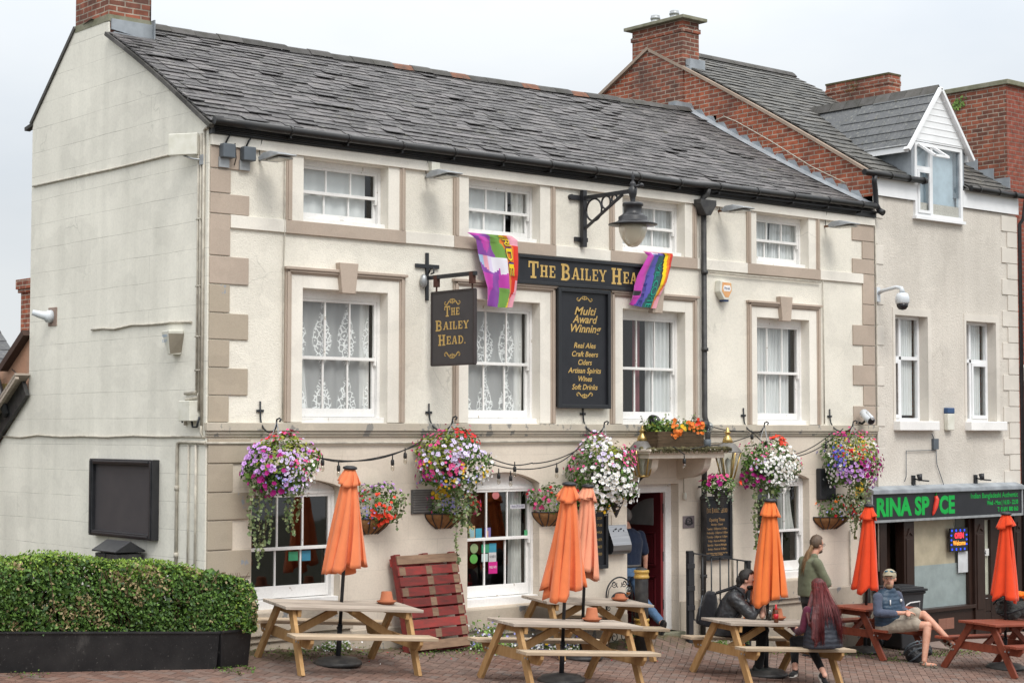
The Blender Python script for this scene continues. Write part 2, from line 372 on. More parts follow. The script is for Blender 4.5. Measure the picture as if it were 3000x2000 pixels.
m_goldp=pm('gilt_lettering',(.62,.42,.14),.4,(.5,.33,.1),30); m_brass=pm('brass',(.7,.5,.2),.3,(.4,.28,.1),6,metal=.8)
m_lead=pm('lead_sheet',(.34,.37,.40),.55,(.22,.24,.26),4,bump=.1); m_zinc=pm('galvanised_steel',(.42,.44,.45),.45,(.3,.31,.32),10,metal=.5)
m_steel=pm('brushed_steel',(.40,.40,.41),.32,(.27,.27,.28),2,metal=.95,stretch=(1,1,40)); m_greybox=pm('grey_plastic',(.11,.13,.15),.5); m_cable=pm('painted_cable',(.55,.51,.43),.6,(.34,.31,.26),9); m_bcable=pm('black_cable',(.02,.02,.02),.5)
m_whitep=pm('off_white_plastic',(.72,.71,.64),.45,(.6,.59,.5),8); m_camw=pm('white_camera_shell',(.66,.7,.74),.35)
def slate(name,a,b,c,moss):
    n=NT(name); k=n.ramp(n.rnd(),[(0,a),(.5,b),(1,c)])
    k=n.mixc(n.ramp(n.noise(5,5),[(.35,.0),(.75,.55)]),k,tuple(x*.6 for x in b))
    k=n.mixc(n.ramp(n.noise(16,6,rough=.75),[(.54,0),(.66,.8)]),k,(.24,.24,.215))
    k=n.mixc(n.ramp(n.noise(3.4,8,rough=.8),[(.585,0),(.68,.75)]),k,moss)
    n.col(k); n.bump(n.noise(28,5),.45,.01); return n.set(.62,0,.35)
m_slate=slate('roof_slate',(.050,.047,.048),(.095,.090,.092),(.155,.144,.145),(.11,.10,.055)); m_slate2=slate('mossy_slate',(.055,.055,.053),(.09,.088,.083),(.135,.128,.115),(.10,.09,.045))
m_slateg=slate('grey_machine_slate',(.085,.09,.096),(.10,.105,.11),(.118,.122,.13),(.09,.08,.04))
m_ridge=pm('ridge_tile',(.085,.08,.078),.8,(.05,.048,.04),7,bump=.3,rv=.3); m_ridgered=pm('terracotta_ridge_tile',(.22,.09,.05),.85,(.10,.06,.045),9,bump=.3)
def brick(name,c1,c2,mort,soot=.4):
    n=NT(name); br=n.n('ShaderNodeTexBrick'); br.offset=.5; br.inputs['Scale'].default_value=1; br.inputs['Brick Width'].default_value=.232; br.inputs['Row Height'].default_value=.078
    br.inputs['Mortar Size'].default_value=.0095; br.inputs['Mortar Smooth'].default_value=.25; br.inputs['Bias'].default_value=-.1
    wv=n.n('ShaderNodeVectorMath',operation='ADD'); n.l(n.uvw(),wv.inputs[0]); ns=n.n('ShaderNodeTexNoise'); ns.inputs['Scale'].default_value=3; n.l(n.co,ns.inputs['Vector'])
    s2=n.n('ShaderNodeVectorMath',operation='SCALE'); s2.inputs['Scale'].default_value=.018; n.l(ns.outputs['Color'],s2.inputs[0]); n.l(s2.outputs[0],wv.inputs[1]); n.l(wv.outputs[0],br.inputs['Vector'])
    br.inputs['Color1'].default_value=(*c1,1); br.inputs['Color2'].default_value=(*c2,1); br.inputs['Mortar'].default_value=(*mort,1)
    k=br.outputs['Color']; k=n.mixc(1,k,n.ramp(n.noise(9,5),[(.3,.62),(.7,1.2)]),'MULTIPLY')
    k=n.mixc(n.math('MULTIPLY',n.ramp(n.noise(1.1,5),[(.45,0),(.7,1)]),soot),k,(.055,.045,.042))
    n.col(k); n.bump(n.math('SUBTRACT',n.math('MULTIPLY',n.noise(40,4),.4),br.outputs['Fac']),.6,.012); return n.set(.85,0,.2)
m_brick=brick('red_brick',(.40,.115,.06),(.22,.075,.05),(.42,.35,.28),.42); m_brickd=brick('sooty_chimney_brick',(.34,.11,.065),(.13,.065,.05),(.38,.32,.26),.55); m_brickn=brick('newer_red_brick',(.30,.085,.055),(.25,.07,.05),(.25,.17,.14),.2)
m_stone=pm('sandstone_coping',(.26,.25,.19),.85,(.16,.16,.10),6,bump=.4)
def wood(name,c,c2,sc=(1,14,14),rough=.7,rv=.14):
    n=NT(name); f=n.ramp(n.noise(3,6,n.mapped(sc)),[(.3,0),(.7,1)]); k=n.mixc(f,c,c2)
    k=n.mixc(n.ramp(n.noise(1.7,3),[(.5,0),(.8,.4)]),k,tuple(x*.6 for x in c2))
    k=n.mixc(1,k,n.math('ADD',n.math('MULTIPLY',n.rnd(),2*rv),1-rv),'MULTIPLY'); n.col(k); n.bump(n.noise(4,5,n.mapped(sc)),.25,.006); return n.set(rough,0,.3)
m_pine=wood('pine_timber',(.44,.27,.12),(.34,.19,.075),(6,6,2)); m_greyw=wood('weathered_grey_timber',(.43,.37,.31),(.26,.215,.175),(1,16,16),.75,.24); m_palew=wood('pale_timber',(.50,.40,.29),(.35,.265,.18),(1,16,16),.7,.2)
m_redw=wood('red_stained_timber',(.26,.065,.035),(.17,.04,.022),(1,12,12),.5); m_redw2=wood('red_stained_legs',(.24,.06,.032),(.16,.038,.02),(5,5,2),.5)
m_pal=wood('red_painted_pallet',(.32,.045,.04),(.16,.045,.04),(1.5,8,8),.8,.4); m_palraw=wood('raw_pallet_timber',(.26,.17,.11),(.17,.11,.075),(1.5,10,10),.85,.25)
m_brownw=wood('dark_brown_timber',(.035,.018,.013),(.024,.013,.010),(10,10,1.5),.4); m_boxw=wood('mossy_planter_timber',(.15,.10,.06),(.085,.06,.035),(2,2,14),.85,.25)
m_maroon=pm('maroon_door_paint',(.10,.012,.017),.3,(.075,.01,.014),5); m_maroon2=pm('maroon_edge_paint',(.22,.02,.025),.4,(.15,.02,.02),9)
def fabric(name,c,bst=.3):
    n=NT(name); k=n.mixc(n.ramp(n.noise(3,5),[(.3,0),(.75,1)]),c,tuple(x*.8 for x in c)); wr=n.noise(5,4,n.mapped((1,1,.22))); n.col(k); n.bump(n.math('ADD',n.math('MULTIPLY',wr,8),n.noise(320,2)),bst,.004); n.b.inputs['Sheen Weight'].default_value=.15; return n.set(.85,0,.15)
m_or1=fabric('orange_canvas',(.82,.215,.08)); m_or2=fabric('faded_orange_canvas',(.88,.35,.21)); m_or5=fabric('sunbleached_orange_canvas',(.83,.24,.10)); m_or3=fabric('bright_orange_canvas',(.83,.20,.05)); m_or4=fabric('vermilion_canvas',(.82,.075,.022))
m_terra=pm('terracotta',(.42,.14,.065),.8,(.34,.11,.05),9,bump=.1)
def leafm(name,c,c2):
    n=NT(name); k=n.ramp(n.rnd(),[(0,c),(.85,c2),(1,tuple(x*1.35 for x in c2))]); n.col(k)
    n.b.inputs['Subsurface Weight'].default_value=0; return n.set(.5,0,.35)
m_leaf=leafm('basket_leaf',(.035,.085,.014),(.13,.235,.045)); m_lime=leafm('lime_leaf',(.16,.2,.02),(.32,.34,.05)); m_ivy=leafm('variegated_ivy_leaf',(.07,.12,.04),(.24,.28,.13)); m_box=leafm('box_hedge_leaf',(.012,.042,.008),(.095,.185,.03)); m_boxy=leafm('young_hedge_leaf',(.11,.2,.02),(.2,.3,.04)); m_boxd=leafm('dry_hedge_leaf',(.2,.15,.07),(.34,.27,.14)); m_stem=pm('woody_stem',(.10,.065,.035),.9); m_sage=leafm('silver_leaf',(.14,.19,.13),(.25,.31,.22))
def flw(name,c): return pm(name,c,.6,tuple(x*.82 for x in c),14,rv=.15)
F={'pink':flw('pink_petal',(.70,.08,.25)),'mag':flw('magenta_petal',(.40,.008,.20)),'lil':flw('lilac_petal',(.55,.30,.66)),'pale':flw('pale_lilac_petal',(.66,.58,.78)),'white':flw('white_petal',(.86,.86,.85)),
   'red':flw('red_petal',(.60,.015,.02)),'orange':flw('orange_petal',(.80,.2,.02)),'yellow':flw('yellow_petal',(.80,.50,.02)),'blue':flw('blue_petal',(.12,.12,.55)),'lav':flw('lavender_petal',(.34,.33,.68)),'scar':flw('scarlet_petal',(.75,.05,.015)),'eye':flw('flower_eye',(.16,.03,.22)),'yeye':flw('yellow_eye',(.6,.5,.1))}
m_soil=pm('compost',(.035,.025,.018),.95); m_wick=wood('wicker',(.09,.085,.08),(.05,.047,.045),(1,1,30),.9,.35); m_coir=pm('coir_liner',(.33,.17,.07),.95,(.22,.11,.045),18,bump=.5)
m_moss=pm('moss',(.10,.085,.04),.95,(.055,.05,.022),20,bump=.8,bscale=30,rv=.4); m_weed=leafm('weed_leaf',(.05,.10,.015),(.16,.26,.05))
def paver():
    n=NT('brick_paver'); k=n.ramp(n.rnd(),[(0,(.115,.072,.058)),(.35,(.170,.095,.072)),(.7,(.215,.130,.10)),(1,(.165,.130,.115))])
    k=n.mixc(n.ramp(n.noise(.5,5),[(.4,0),(.7,.55)]),k,(.19,.15,.13)); k=n.mixc(n.ramp(n.noise(14,5,rough=.75),[(.5,0),(.78,.5)]),k,(.10,.085,.07))
    p=n.n('ShaderNodeSeparateXYZ'); n.l(n.co,p.inputs[0])      # moss creeping over the bricks next to the wall
    near=n.ramp(n.math('ADD',p.outputs[1],n.math('MULTIPLY',n.noise(1.6,5),1.6)),[(.15,0),(.75,1)])
    k=n.mixc(n.math('MULTIPLY',near,n.ramp(n.noise(7,5),[(.40,0),(.6,.85)])),k,(.085,.095,.03))
    n.col(k); n.bump(n.noise(60,4),.35,.006); return n.set(.85,0,.25)
m_paver=paver(); m_joint=pm('paving_joint',(.075,.068,.05),.95,(.055,.06,.03),6,bump=.5)
m_tarmac=pm('far_paving',(.15,.105,.085),.9,(.12,.09,.075),2)
def binpl(): return pm('charcoal_bin_plastic',(.026,.027,.03),.5,(.034,.034,.037),6,bump=.05)
m_bin=binpl(); m_green=pm('green_sign_lettering',(.0,.42,.06),.45); m_wlet=pm('white_lettering',(.75,.75,.75),.5); m_chilli=pm('chilli_red',(.72,.05,.03),.4)
def emit(name,c,s):
    n=NT(name); n.b.inputs['Base Color'].default_value=(0,0,0,1); n.b.inputs['Emission Color'].default_value=(*c,1); n.b.inputs['Emission Strength'].default_value=s; return n.mat
# ------------------------------------------------------------------ the setting: pavement
def build_ground():
    mb=MB(); xs=[-60,-30,-16]+[-8+.5*i for i in range(22)]+[3+.15*i for i in range(67)]+[13.5+.5*i for i in range(18)]+[30,45,70,110]; ys=[-60,-35,-20,-14]+[-12+.5*i for i in range(18)]+[-3+.1*i for i in range(46)]+[2,3,8,15,30,60,110]
    vs=[(x,y,gz(x,y)-.010) for y in ys for x in xs]; n=len(xs)
    fs=[(j*n+i,j*n+i+1,(j+1)*n+i+1,(j+1)*n+i) for j in range(len(ys)-1) for i in range(n-1)]
    mb.add(vs,fs,0,sm=True); g=mb.build('ground',[m_joint]); g['kind']='structure'
    mb=MB(); b=.1; ca,sa=math.cos(.7),math.sin(.7); gap=.0045; N=190       # herringbone brick paving laid on the ground
    def lay(u,v,du,dv):
        cx=ca*(u+du/2)-sa*(v+dv/2)+5; cy=sa*(u+du/2)+ca*(v+dv/2)-2
        if not(-10<cx<20 and -9.5<cy<-.06): return
        dz=random.uniform(-.0015,.002); P=[]
        for (p,r) in((u+gap,v+gap),(u+du-gap,v+gap),(u+du-gap,v+dv-gap),(u+gap,v+dv-gap)):
            x=ca*p-sa*r+5; y=sa*p+ca*r-2; P.append((x,y,gz(x,y)+.003+dz+random.uniform(-.001,.001)))
        L=[(x,y,z-.011) for x,y,z in P]
        mb.add(P+L,[(0,1,2,3),(0,4,5,1),(1,5,6,2),(2,6,7,3),(3,7,4,0)])
    for i in range(-N,N):
        for j in range(-N,N):
            d=(i-j)%4
            if d==0: lay(i*b,j*b,2*b,b)
            elif d==3: lay(i*b,j*b,b,2*b)
    p=mb.build('pavement',[m_paver]); p['kind']='structure'
build_ground()
# ------------------------------------------------------------------ walls with openings
def wall_y(mb,x0,x1,z0,z1,holes,y0=0.0,th=.3,m=0,mr=1):
    xs=sorted(set([x0,x1]+[h[0] for h in holes]+[h[1] for h in holes])); zs=sorted(set([z0,z1]+[h[2] for h in holes]+[h[3] for h in holes]))
    xs=[x for x in xs if x0<=x<=x1]; zs=[z for z in zs if z0<=z<=z1]
    ins=lambda x,z: any(h[0]<x<h[1] and h[2]<z<h[3] for h in holes)
    for i in range(len(xs)-1):
        for j in range(len(zs)-1):
            a,b,c,d=xs[i],xs[i+1],zs[j],zs[j+1]
            if ins((a+b)/2,(c+d)/2): continue
            mb.quad((a,y0,c),(b,y0,c),(b,y0,d),(a,y0,d),m); mb.quad((b,y0+th,c),(a,y0+th,c),(a,y0+th,d),(b,y0+th,d),m)
    for (a,b,c,d) in holes:
        c=max(c,z0); d=min(d,z1); y1=y0+th
        if d<=c: continue
        mb.quad((a,y0,c),(a,y1,c),(a,y1,d),(a,y0,d),mr); mb.quad((b,y1,c),(b,y0,c),(b,y0,d),(b,y1,d),mr)
        if d<z1: mb.quad((a,y0,d),(a,y1,d),(b,y1,d),(b,y0,d),mr)
        if c>z0: mb.quad((a,y1,c),(a,y0,c),(b,y0,c),(b,y1,c),mr)
    for x in (x0,x1): mb.quad((x,y0,z0),(x,y0+th,z0),(x,y0+th,z1),(x,y0,z1),m)
WX=[(1.34,2.64,1.08,2.91),(3.97,5.24,3.71,5.52),(6.82,8.11,6.57,8.36),(9.70,10.94,9.48,11.21)]
UZ=(5.47,6.262); LZ=(2.985,4.64)
GW=[(.64,1.93,.74,2.15,2.31),(3.97,5.24,.56,2.14,2.34),(9.70,10.93,.60,2.1,2.26)]
DOOR=(6.91,7.97,-.02,2.12)
pub=root('pub_building','white rendered pub with tan quoins, slate roof and black gutter','building',(6.3,2.4,-.3))
mb=MB(); hol=[(a,b,*UZ) for a,b,_,_ in WX]+[(a,b,*LZ) for a,b,_,_ in WX]
wall_y(mb,.02,12.6,2.84,6.45,hol); mb.build('upper_wall',[m_cream,m_creamflat],pub)
mb=MB(); hol=[(a,b,c,e) for a,b,c,d,e in GW]+[DOOR]
wall_y(mb,.02,12.6,-1.0,2.84,hol)
for a,b,c,d,e in GW:                              # segmental arch heads
    n=12; P=[(a+(b-a)*i/n, d+.04+(e-d-.045)*math.sin(PI*i/n)**.8) for i in range(n+1)]
    for (p,q),(r,s) in zip(P[:-1],P[1:]):
        mb.quad((p,0,q),(r,0,s),(r,0,e),(p,0,e)); mb.quad((p,0,q),(p,.15,q),(r,.15,s),(r,0,s),1)
mb.build('lower_wall',[m_beige,m_beige],pub)
mb=MB(); gp=[(0,-1),(0,6.50),(.414,6.86),(1.4,7.45),(2.53,8.05),(2.54,8.20),(3.47,8.26),(4.1,7.70),(4.73,7.17),(4.73,3.36),(5.64,2.70),(7.2,1.7),(7.2,-1)]
mb.prism(gp,lambda a,b,d:(d,a,b),0,.02); mb.build('gable_wall',[m_gable],pub)
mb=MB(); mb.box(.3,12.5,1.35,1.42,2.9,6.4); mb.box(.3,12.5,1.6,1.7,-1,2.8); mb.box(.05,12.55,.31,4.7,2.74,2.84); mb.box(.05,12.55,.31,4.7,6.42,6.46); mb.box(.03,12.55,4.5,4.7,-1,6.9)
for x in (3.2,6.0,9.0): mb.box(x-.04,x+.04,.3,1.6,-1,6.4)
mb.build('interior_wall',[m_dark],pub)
# quoins, bands, string course
ZL=[6.27,5.998,5.708,5.46,4.96,4.622,4.283,3.965,3.633,3.303,2.985]; WQ=[.56,.30,.56,.30,.56,.30,.56,.30,.56,.30]
def quoin(x0,x1,y0,z0,z1,m): mb=MB(); mb.box(x0,x1,y0,.0,z0,z1); mb.build('quoin',[m],pub,bevel=.006)
for i in range(10):
    t=ZL[i]-.006; bq=ZL[i+1]+.006
    quoin(.022,WQ[i],-.022,bq,t,m_tan if i<5 else m_tan2); quoin(12.6-[.56,.30,.56,.30,.30,.56,.30,.56,.30,.56][i],12.602,-.022,bq,t,m_tan)
ZQ=[2.80,2.50,2.16,1.83,1.48,1.15,.82,.5,.15]
for i in range(8): quoin(.022,[.60,.36][i%2]+(.02 if i>3 else 0),-.03,ZQ[i+1]+.007,ZQ[i]-.007,m_tan2)
mb=MB(); mbt=MB(); mb.box(.02,12.6,-.05,0,6.27,6.40)
mb.build('frieze_band',[m_creamflat],pub,bevel=.005)
edges=[.30]+[v for a in WX for v in (a[2],a[3])]+[12.3]
for i in range(0,len(edges),2): mb=MB(); mb.box(edges[i],edges[i+1],-.035,0,5.302,5.458); mb.build('sill_band',[m_creamflat],pub,bevel=.005)
for (a,b,c,d) in WX:                              # flat white surrounds, tan architraves and keystones, storey by storey
    mb=MB(); mbt=MB()
    for (p,q) in ((c+.09,a),(b,d-.09)): mb.box(p,q,-.018,0,5.462,6.268)
    for (p,q) in ((c,c+.09),(d-.09,d)): mbt.box(p,q,-.03,0,5.46,6.268); mbt.box(p+.025,q-.03,-.045,-.03,5.46,6.268)
    mbt.box(c,d,-.04,0,5.298,5.459)
    mb.box(a,b,-.004,.0,5.40,5.455); mb.build('window_surround',[m_creamflat],pub,bevel=.004); mbt.build('architrave',[m_tan],pub,bevel=.005)
    mb=MB(); mbt=MB()
    for (p,q) in ((c+.09,a),(b,d-.09)): mb.box(p,q,-.018,0,2.99,4.80)
    mb.box(a,b,-.0185,0,4.64,4.80)
    for (p,q) in ((c,c+.09),(d-.09,d)): mbt.box(p,q,-.03,0,2.99,4.885); mbt.box(p+.02,q-.03,-.05,-.03,2.99,4.83)
    mbt.box(c+.09,d-.09,-.03,0,4.80,4.885); mbt.box(c-.015,d+.015,-.075,0,4.855,4.89); mbt.box(c+.05,d-.05,-.055,-.03,4.825,4.855)
    mb.build('window_surround',[m_creamflat],pub,bevel=.004); mbt.build('architrave',[m_tan],pub,bevel=.005)
    if a<1.5 or a>6:
        xm=(a+b)/2; mbt=MB(); mbt.prism([(xm-.11,4.60),(xm+.09,4.60),(xm+.135,4.98),(xm-.155,4.98)],lambda p,q,r:(p,r,q),-.095,.0); mbt.build('keystone',[m_tan],pub,bevel=.006)
mb=MB(); mb.box(-.03,12.62,-.075,0,2.885,2.982); mb.box(-.015,12.61,-.05,0,2.845,2.885); mb.box(-.01,12.605,-.03,0,2.815,2.845); mb.build('string_course',[m_course],pub,bevel=.006)
mb=MB(); mb.box(.62,3.0,-.028,0,-.9,.40); mb.box(3.0,6.9,-.028,0,-.9,.30); mb.box(7.98,12.58,-.02,0,-1.0,.40)
for a,b,c,d,e in GW: mb.box(a-.12,b+.14,-.10,0,c-.30,c-.02); mb.box(a-.1,b+.12,-.06,0,c-.38,c-.30)
mb.build('plinth',[m_plinth],pub,bevel=.01)
mb=MB(); mb.box(DOOR[0],DOOR[1],-.14,.6,-.12,-.02); mb.build('door_step',[m_stone],pub,bevel=.01)
# ------------------------------------------------------------------ sash windows
def curtain(name,x0,x1,z0,z1,y,mat,par,amp=.014,waves=9,pull=0):
    mb=MB(); n=max(12,int(waves*6)); rows=8; vs=[]; ph=random.uniform(0,6)
    for j in range(rows+1):
        t=j/rows; z=z1+(z0-z1)*t
        for i in range(n+1):
            u=i/n; xx=x0+(x1-x0)*u; sh=pull*math.sin(PI*t)*(.5 if pull>0 else .5)*(u if pull<0 else u-1)*0
            xx+=pull*t*t*(1-u if pull<0 else u)
            vs.append((xx,y+amp*math.sin(u*waves*2*PI+ph+.6*math.sin(t*3))+.3*amp*math.sin(u*31+t*2),z))
    mb.add(vs,[(j*(n+1)+i,j*(n+1)+i+1,(j+1)*(n+1)+i+1,(j+1)*(n+1)+i) for j in range(rows) for i in range(n)],sm=True)
    return mb.build(name,[mat],par)
def sash(par,x0,x1,z0,z1,mid,cols=3,y=.12,head=.05,foot=.10,name='sash_window',label=None,arch=None,mat=None,gl=None):
    mb=MB(); j=.045; mat=mat or m_white
    mb.box(x0,x0+j,y,y+.11,z0,z1); mb.box(x1-j,x1,y,y+.11,z0,z1); mb.box(x0+j,x1-j,y,y+.11,z1-head,z1)
    if arch: mb.prism([(x0+(x1-x0)*i/12,z1) for i in(0,12)]+[(x0+(x1-x0)*(12-i)/12,z1+.03+(arch-z1-.03)*math.sin(PI*i/12)**.8) for i in range(13)],lambda a,b,d:(a,d,b),y+.02,y+.06)
    a,b=x0+j,x1-j; t=z1-head; st=.04
    def leaf(za,zb,yy,bot,top):
        mb.box(a,a+st,yy,yy+.036,za,zb); mb.box(b-st,b,yy,yy+.036,za,zb); mb.box(a+st,b-st,yy,yy+.036,za,za+bot); mb.box(a+st,b-st,yy,yy+.036,zb-top,zb)
        for i in range(1,cols):
            xc=a+st+(b-a-2*st)*i/cols; mb.box(xc-.0115,xc+.0115,yy+.004,yy+.032,za+bot,zb-top)
    leaf(mid-.02,t,y+.012,.04,.035); leaf(z0+foot*.45,mid+.018,y+.055,foot*.62,.03)
    for xx in (a+st*.2,b-st*.9): mb.box(xx,xx+.028,y+.006,y+.05,mid-.08,mid-.02)
    w=mb.build(name,[mat],par,bevel=.003)
    if label: w['label']=label
    mb=MB(); mb.box(x0-.0,x1+.0,y-.1,y+.10,z0-.003,z0+foot*.42); mb.build('sill',[mat],w,bevel=.006)
    mb=MB(); mb.quad((a+.01,y+.03,mid),(b-.01,y+.03,mid),(b-.01,y+.03,t),(a+.01,y+.03,t)); mb.quad((a+.01,y+.073,z0+.05),(b-.01,y+.073,z0+.05),(b-.01,y+.073,mid),(a+.01,y+.073,mid)); mb.build('pane',[gl or m_glass],w)
    return w
for k,(a,b,c,d) in enumerate(WX):
    w=sash(pub,a,b,*UZ,5.862,head=.075,foot=.13,y=.15)
    if k==0: curtain('curtain',a+.02,b-.16,UZ[0]+.08,UZ[1]-.04,.268,m_net,w,.012,5); curtain('curtain',b-.17,b-.1,UZ[0]+.1,UZ[1]-.35,.37,m_redcurtain,w,.01,1)
    elif k==1: curtain('curtain',a,a+.86,UZ[0]+.08,UZ[1],.268,m_net,w,.012,6); curtain('curtain',b-.28,b-.02,UZ[0]+.08,UZ[1],.275,m_curtain,w,.02,3)
    else: curtain('curtain',a,a+.58,UZ[0]+.08,UZ[1],.268,m_net,w,.022,8); curtain('curtain',a+.66,b-.02,UZ[0]+.08,UZ[1],.268,m_net,w,.024,8,-.06)
    w=sash(pub,a,b,*LZ,3.795,head=.11,foot=.17,y=.15)
    if k<2:
        curtain('lace_curtain',a,b-.1,LZ[0]+.12,LZ[1]-.05,.272,m_lace,w,.012,6)
        curtain('curtain',a,a+.2,LZ[0]+.12,LZ[1]-.05,.30,m_net,w,.02,3,.1); curtain('curtain',b-.2,b-.05,LZ[0]+.12,LZ[1]-.05,.30,m_curtain,w,.02,2)
    elif k==2:
        curtain('curtain',a+.03,a+.12,LZ[0]+.12,LZ[1]-.05,.27,m_net,w,.02,2); curtain('red_curtain',a+.13,a+.27,LZ[0]+.12,LZ[1]-.05,.275,m_redcurtain,w,.02,2); curtain('red_curtain',a+.58,a+.72,LZ[0]+.12,LZ[1]-.05,.36,m_redcurtain,w,.02,2); curtain('curtain',a+.76,b-.04,LZ[0]+.12,LZ[1]-.05,.27,m_net,w,.028,6)
    else:
        curtain('curtain',a,a+.62,LZ[0]+.12,LZ[1]-.05,.268,m_net,w,.026,8); curtain('curtain',a+.6,b-.18,LZ[0]+.12,LZ[1]-.05,.268,m_net,w,.026,7,-.12); curtain('red_curtain',b-.2,b-.1,LZ[0]+.12,LZ[1]-.05,.38,m_redcurtain,w,.02,2)
for k,(a,b,c,d,e) in enumerate(GW):
    w=sash(pub,a,b,c,d,[1.45,1.44,1.335][k],foot=.24,head=.04,y=.13,arch=e,gl=m_dglass)
    if k==0: curtain('curtain',a+.0,a+.1,c+.2,d,.27,m_curtain,w,.02,2,-.06)
    if k==1: curtain('curtain',b-.30,b-.1,c+.2,d,.27,m_curtain,w,.025,4,-.02)
    if k==2: curtain('curtain',b-.42,b-.14,1.35,d,.275,m_curtain,w,.025,4,.1)
# ------------------------------------------------------------------ doorway
mb=MB(); a,b,c,d=DOOR
mb.box(a,a+.09,.15,.27,c,d); mb.box(b-.125,b,.15,.27,c,d); mb.box(a+.09,b-.125,.15,.27,d-.13,d)
fr=mb.build('door_frame',[m_white],pub,bevel=.005)
mb=MB(); hx=b-.135
mb.box(hx-.045,hx,.2,.98,.01,d-.14); mb.box(hx-.05,hx-.045,.205,.975,.01,.012)
dl=mb.build('door',[m_maroon],pub,bevel=.004); dl['label']='maroon panelled door standing open'
mb=MB()
for (y0,y1,z0,z1) in ((.30,.56,.15,.75),(.63,.9,.15,.75),(.30,.56,.9,1.4),(.63,.9,.9,1.4)):
    for (p,q,r,s) in ((y0,y1,z0,z0+.025),(y0,y1,z1-.025,z1),(y0,y0+.025,z0,z1),(y1-.025,y1,z0,z1)): mb.box(hx-.062,hx-.045,p,q,r,s)
    mb.box(hx-.056,hx-.045,y0+.05,y1-.05,z0+.05,z1-.05)
mb.build('door_panel',[m_maroon],dl,bevel=.003)
mb=MB(); n=12; mb.prism([(.34,1.5)]+[(.88-.54*math.cos(PI/2*i/n)*1.0 if False else .34+.54*math.sin(PI/2*i/n)*1, 1.5+.4*math.cos(PI/2*i/n)) for i in range(n+1)][::-1][::-1]+[(.88,1.5)],lambda p,q,r:(r,p,q),hx-.052,hx-.046); mb.build('fanlight',[pm('frosted_fanlight',(.25,.25,.25),.2)],dl)
mb=MB(); mb.box(hx-.058,hx-.045,.72,.76,.95,1.05); mb.tube([(hx-.05,.84,1.02),(hx-.09,.84,1.03),(hx-.09,.84,1.12)],.012); mb.build('door_handle',[m_brass],dl)
mb=MB(); mb.box(hx-.0,hx+.008,.195,.205,.0,d-.14); mb.box(hx-.047,hx+.004,.192,.1995,.01,d-.14); mb.build('door_edge',[m_maroon2],dl)
mb=MB()
for z in (.35,1.05,1.75): mb.box(hx-.01,hx+.02,.188,.1915,z-.07,z+.07)
mb.build('hinge',[m_iron],dl)
mb=MB(); mb.box(a-.05,a-.01,.3,1.5,-.2,2.7); mb.box(b-.03,b+.02,1.0,1.5,-.2,2.7); mb.box(a,b,.27,1.6,-.06,-.025); mb.box(a+.3,a+.52,1.2,1.25,0,2.2); mb.build('hallway_wall',[m_hall],pub)
# ------------------------------------------------------------------ roof
XR=12.56
def rp(u,v):                                      # u along the eave 0..1, v up the slope 0..1
    x=-.05+(XR+.05)*u; yr=2.93+1.20*u; zr=8.30+.45*u-.035*math.sin(PI*u)
    return Vector((x,-.13+(yr+.13)*v, 6.525+(zr-6.525)*v+(.055*(1-u)-.06*u)*math.sin(PI*v)))
mb=MB(); nu,nv=24,10
vs=[rp(i/nu,j/nv)-Vector((0 if i or j<7 else -.08,0,.03)) for j in range(nv+1) for i in range(nu+1)]
mb.add(vs,[(j*(nu+1)+i,j*(nu+1)+i+1,(j+1)*(nu+1)+i+1,(j+1)*(nu+1)+i) for j in range(nv) for i in range(nu)])
for u0 in [i/nu for i in range(nu)]:              # back slope down to the rear eave
    u1=u0+1/nu; p,q=rp(u0,1),rp(u1,1); b1=lambda P:Vector((max(P.x,.015),P.y+.50,P.z-.03)); bk=lambda P:Vector((max(P.x,.015),P.y+1.78,P.z-1.12)); mb.quad(q,p,b1(p),b1(q)); mb.quad(b1(q),b1(p),bk(p),bk(q))
roof=mb.build('roof',[m_slate],pub)
mb=MB(); nc=26
for j in range(nc):
    v0=j/nc; v1=min(1,(j+1.75)/nc); x=-.05-random.uniform(0,.2)
    while x<XR:
        wd=random.choice([.24,.27,.3,.3,.33]) ; xa=max(-.05,x+.004); xb=min(XR,x+wd-.004); x+=wd
        if v1>.845: xa=max(xa,.63)
        if xb-xa<.05: continue
        ua,ub=(xa+.05)/(XR+.05),(xb+.05)/(XR+.05); jt=random.uniform(-.25,.12)/nc if random.random()<.25 else random.uniform(-.05,.05)/nc
        A,B,Cc,D=rp(ua,max(0,v0+jt)),rp(ub,max(0,v0+jt+random.uniform(-.03,.03)/nc)),rp(ub,v1),rp(ua,v1)
        nrm=(B-A).cross(D-A).normalized(); l=.016+random.uniform(0,.014)*(2.2 if random.random()<.12 else 1); 
        T=[A+nrm*l,B+nrm*(l+random.uniform(-.004,.004)),Cc+nrm*.002,D+nrm*.002]; Bt=[p-nrm*.011 for p in T]
        mb.add(T+Bt,[(0,1,2,3),(0,4,5,1),(1,5,6,2),(3,7,4,0)])
mb.build('slates',[m_slate],roof)
n=29
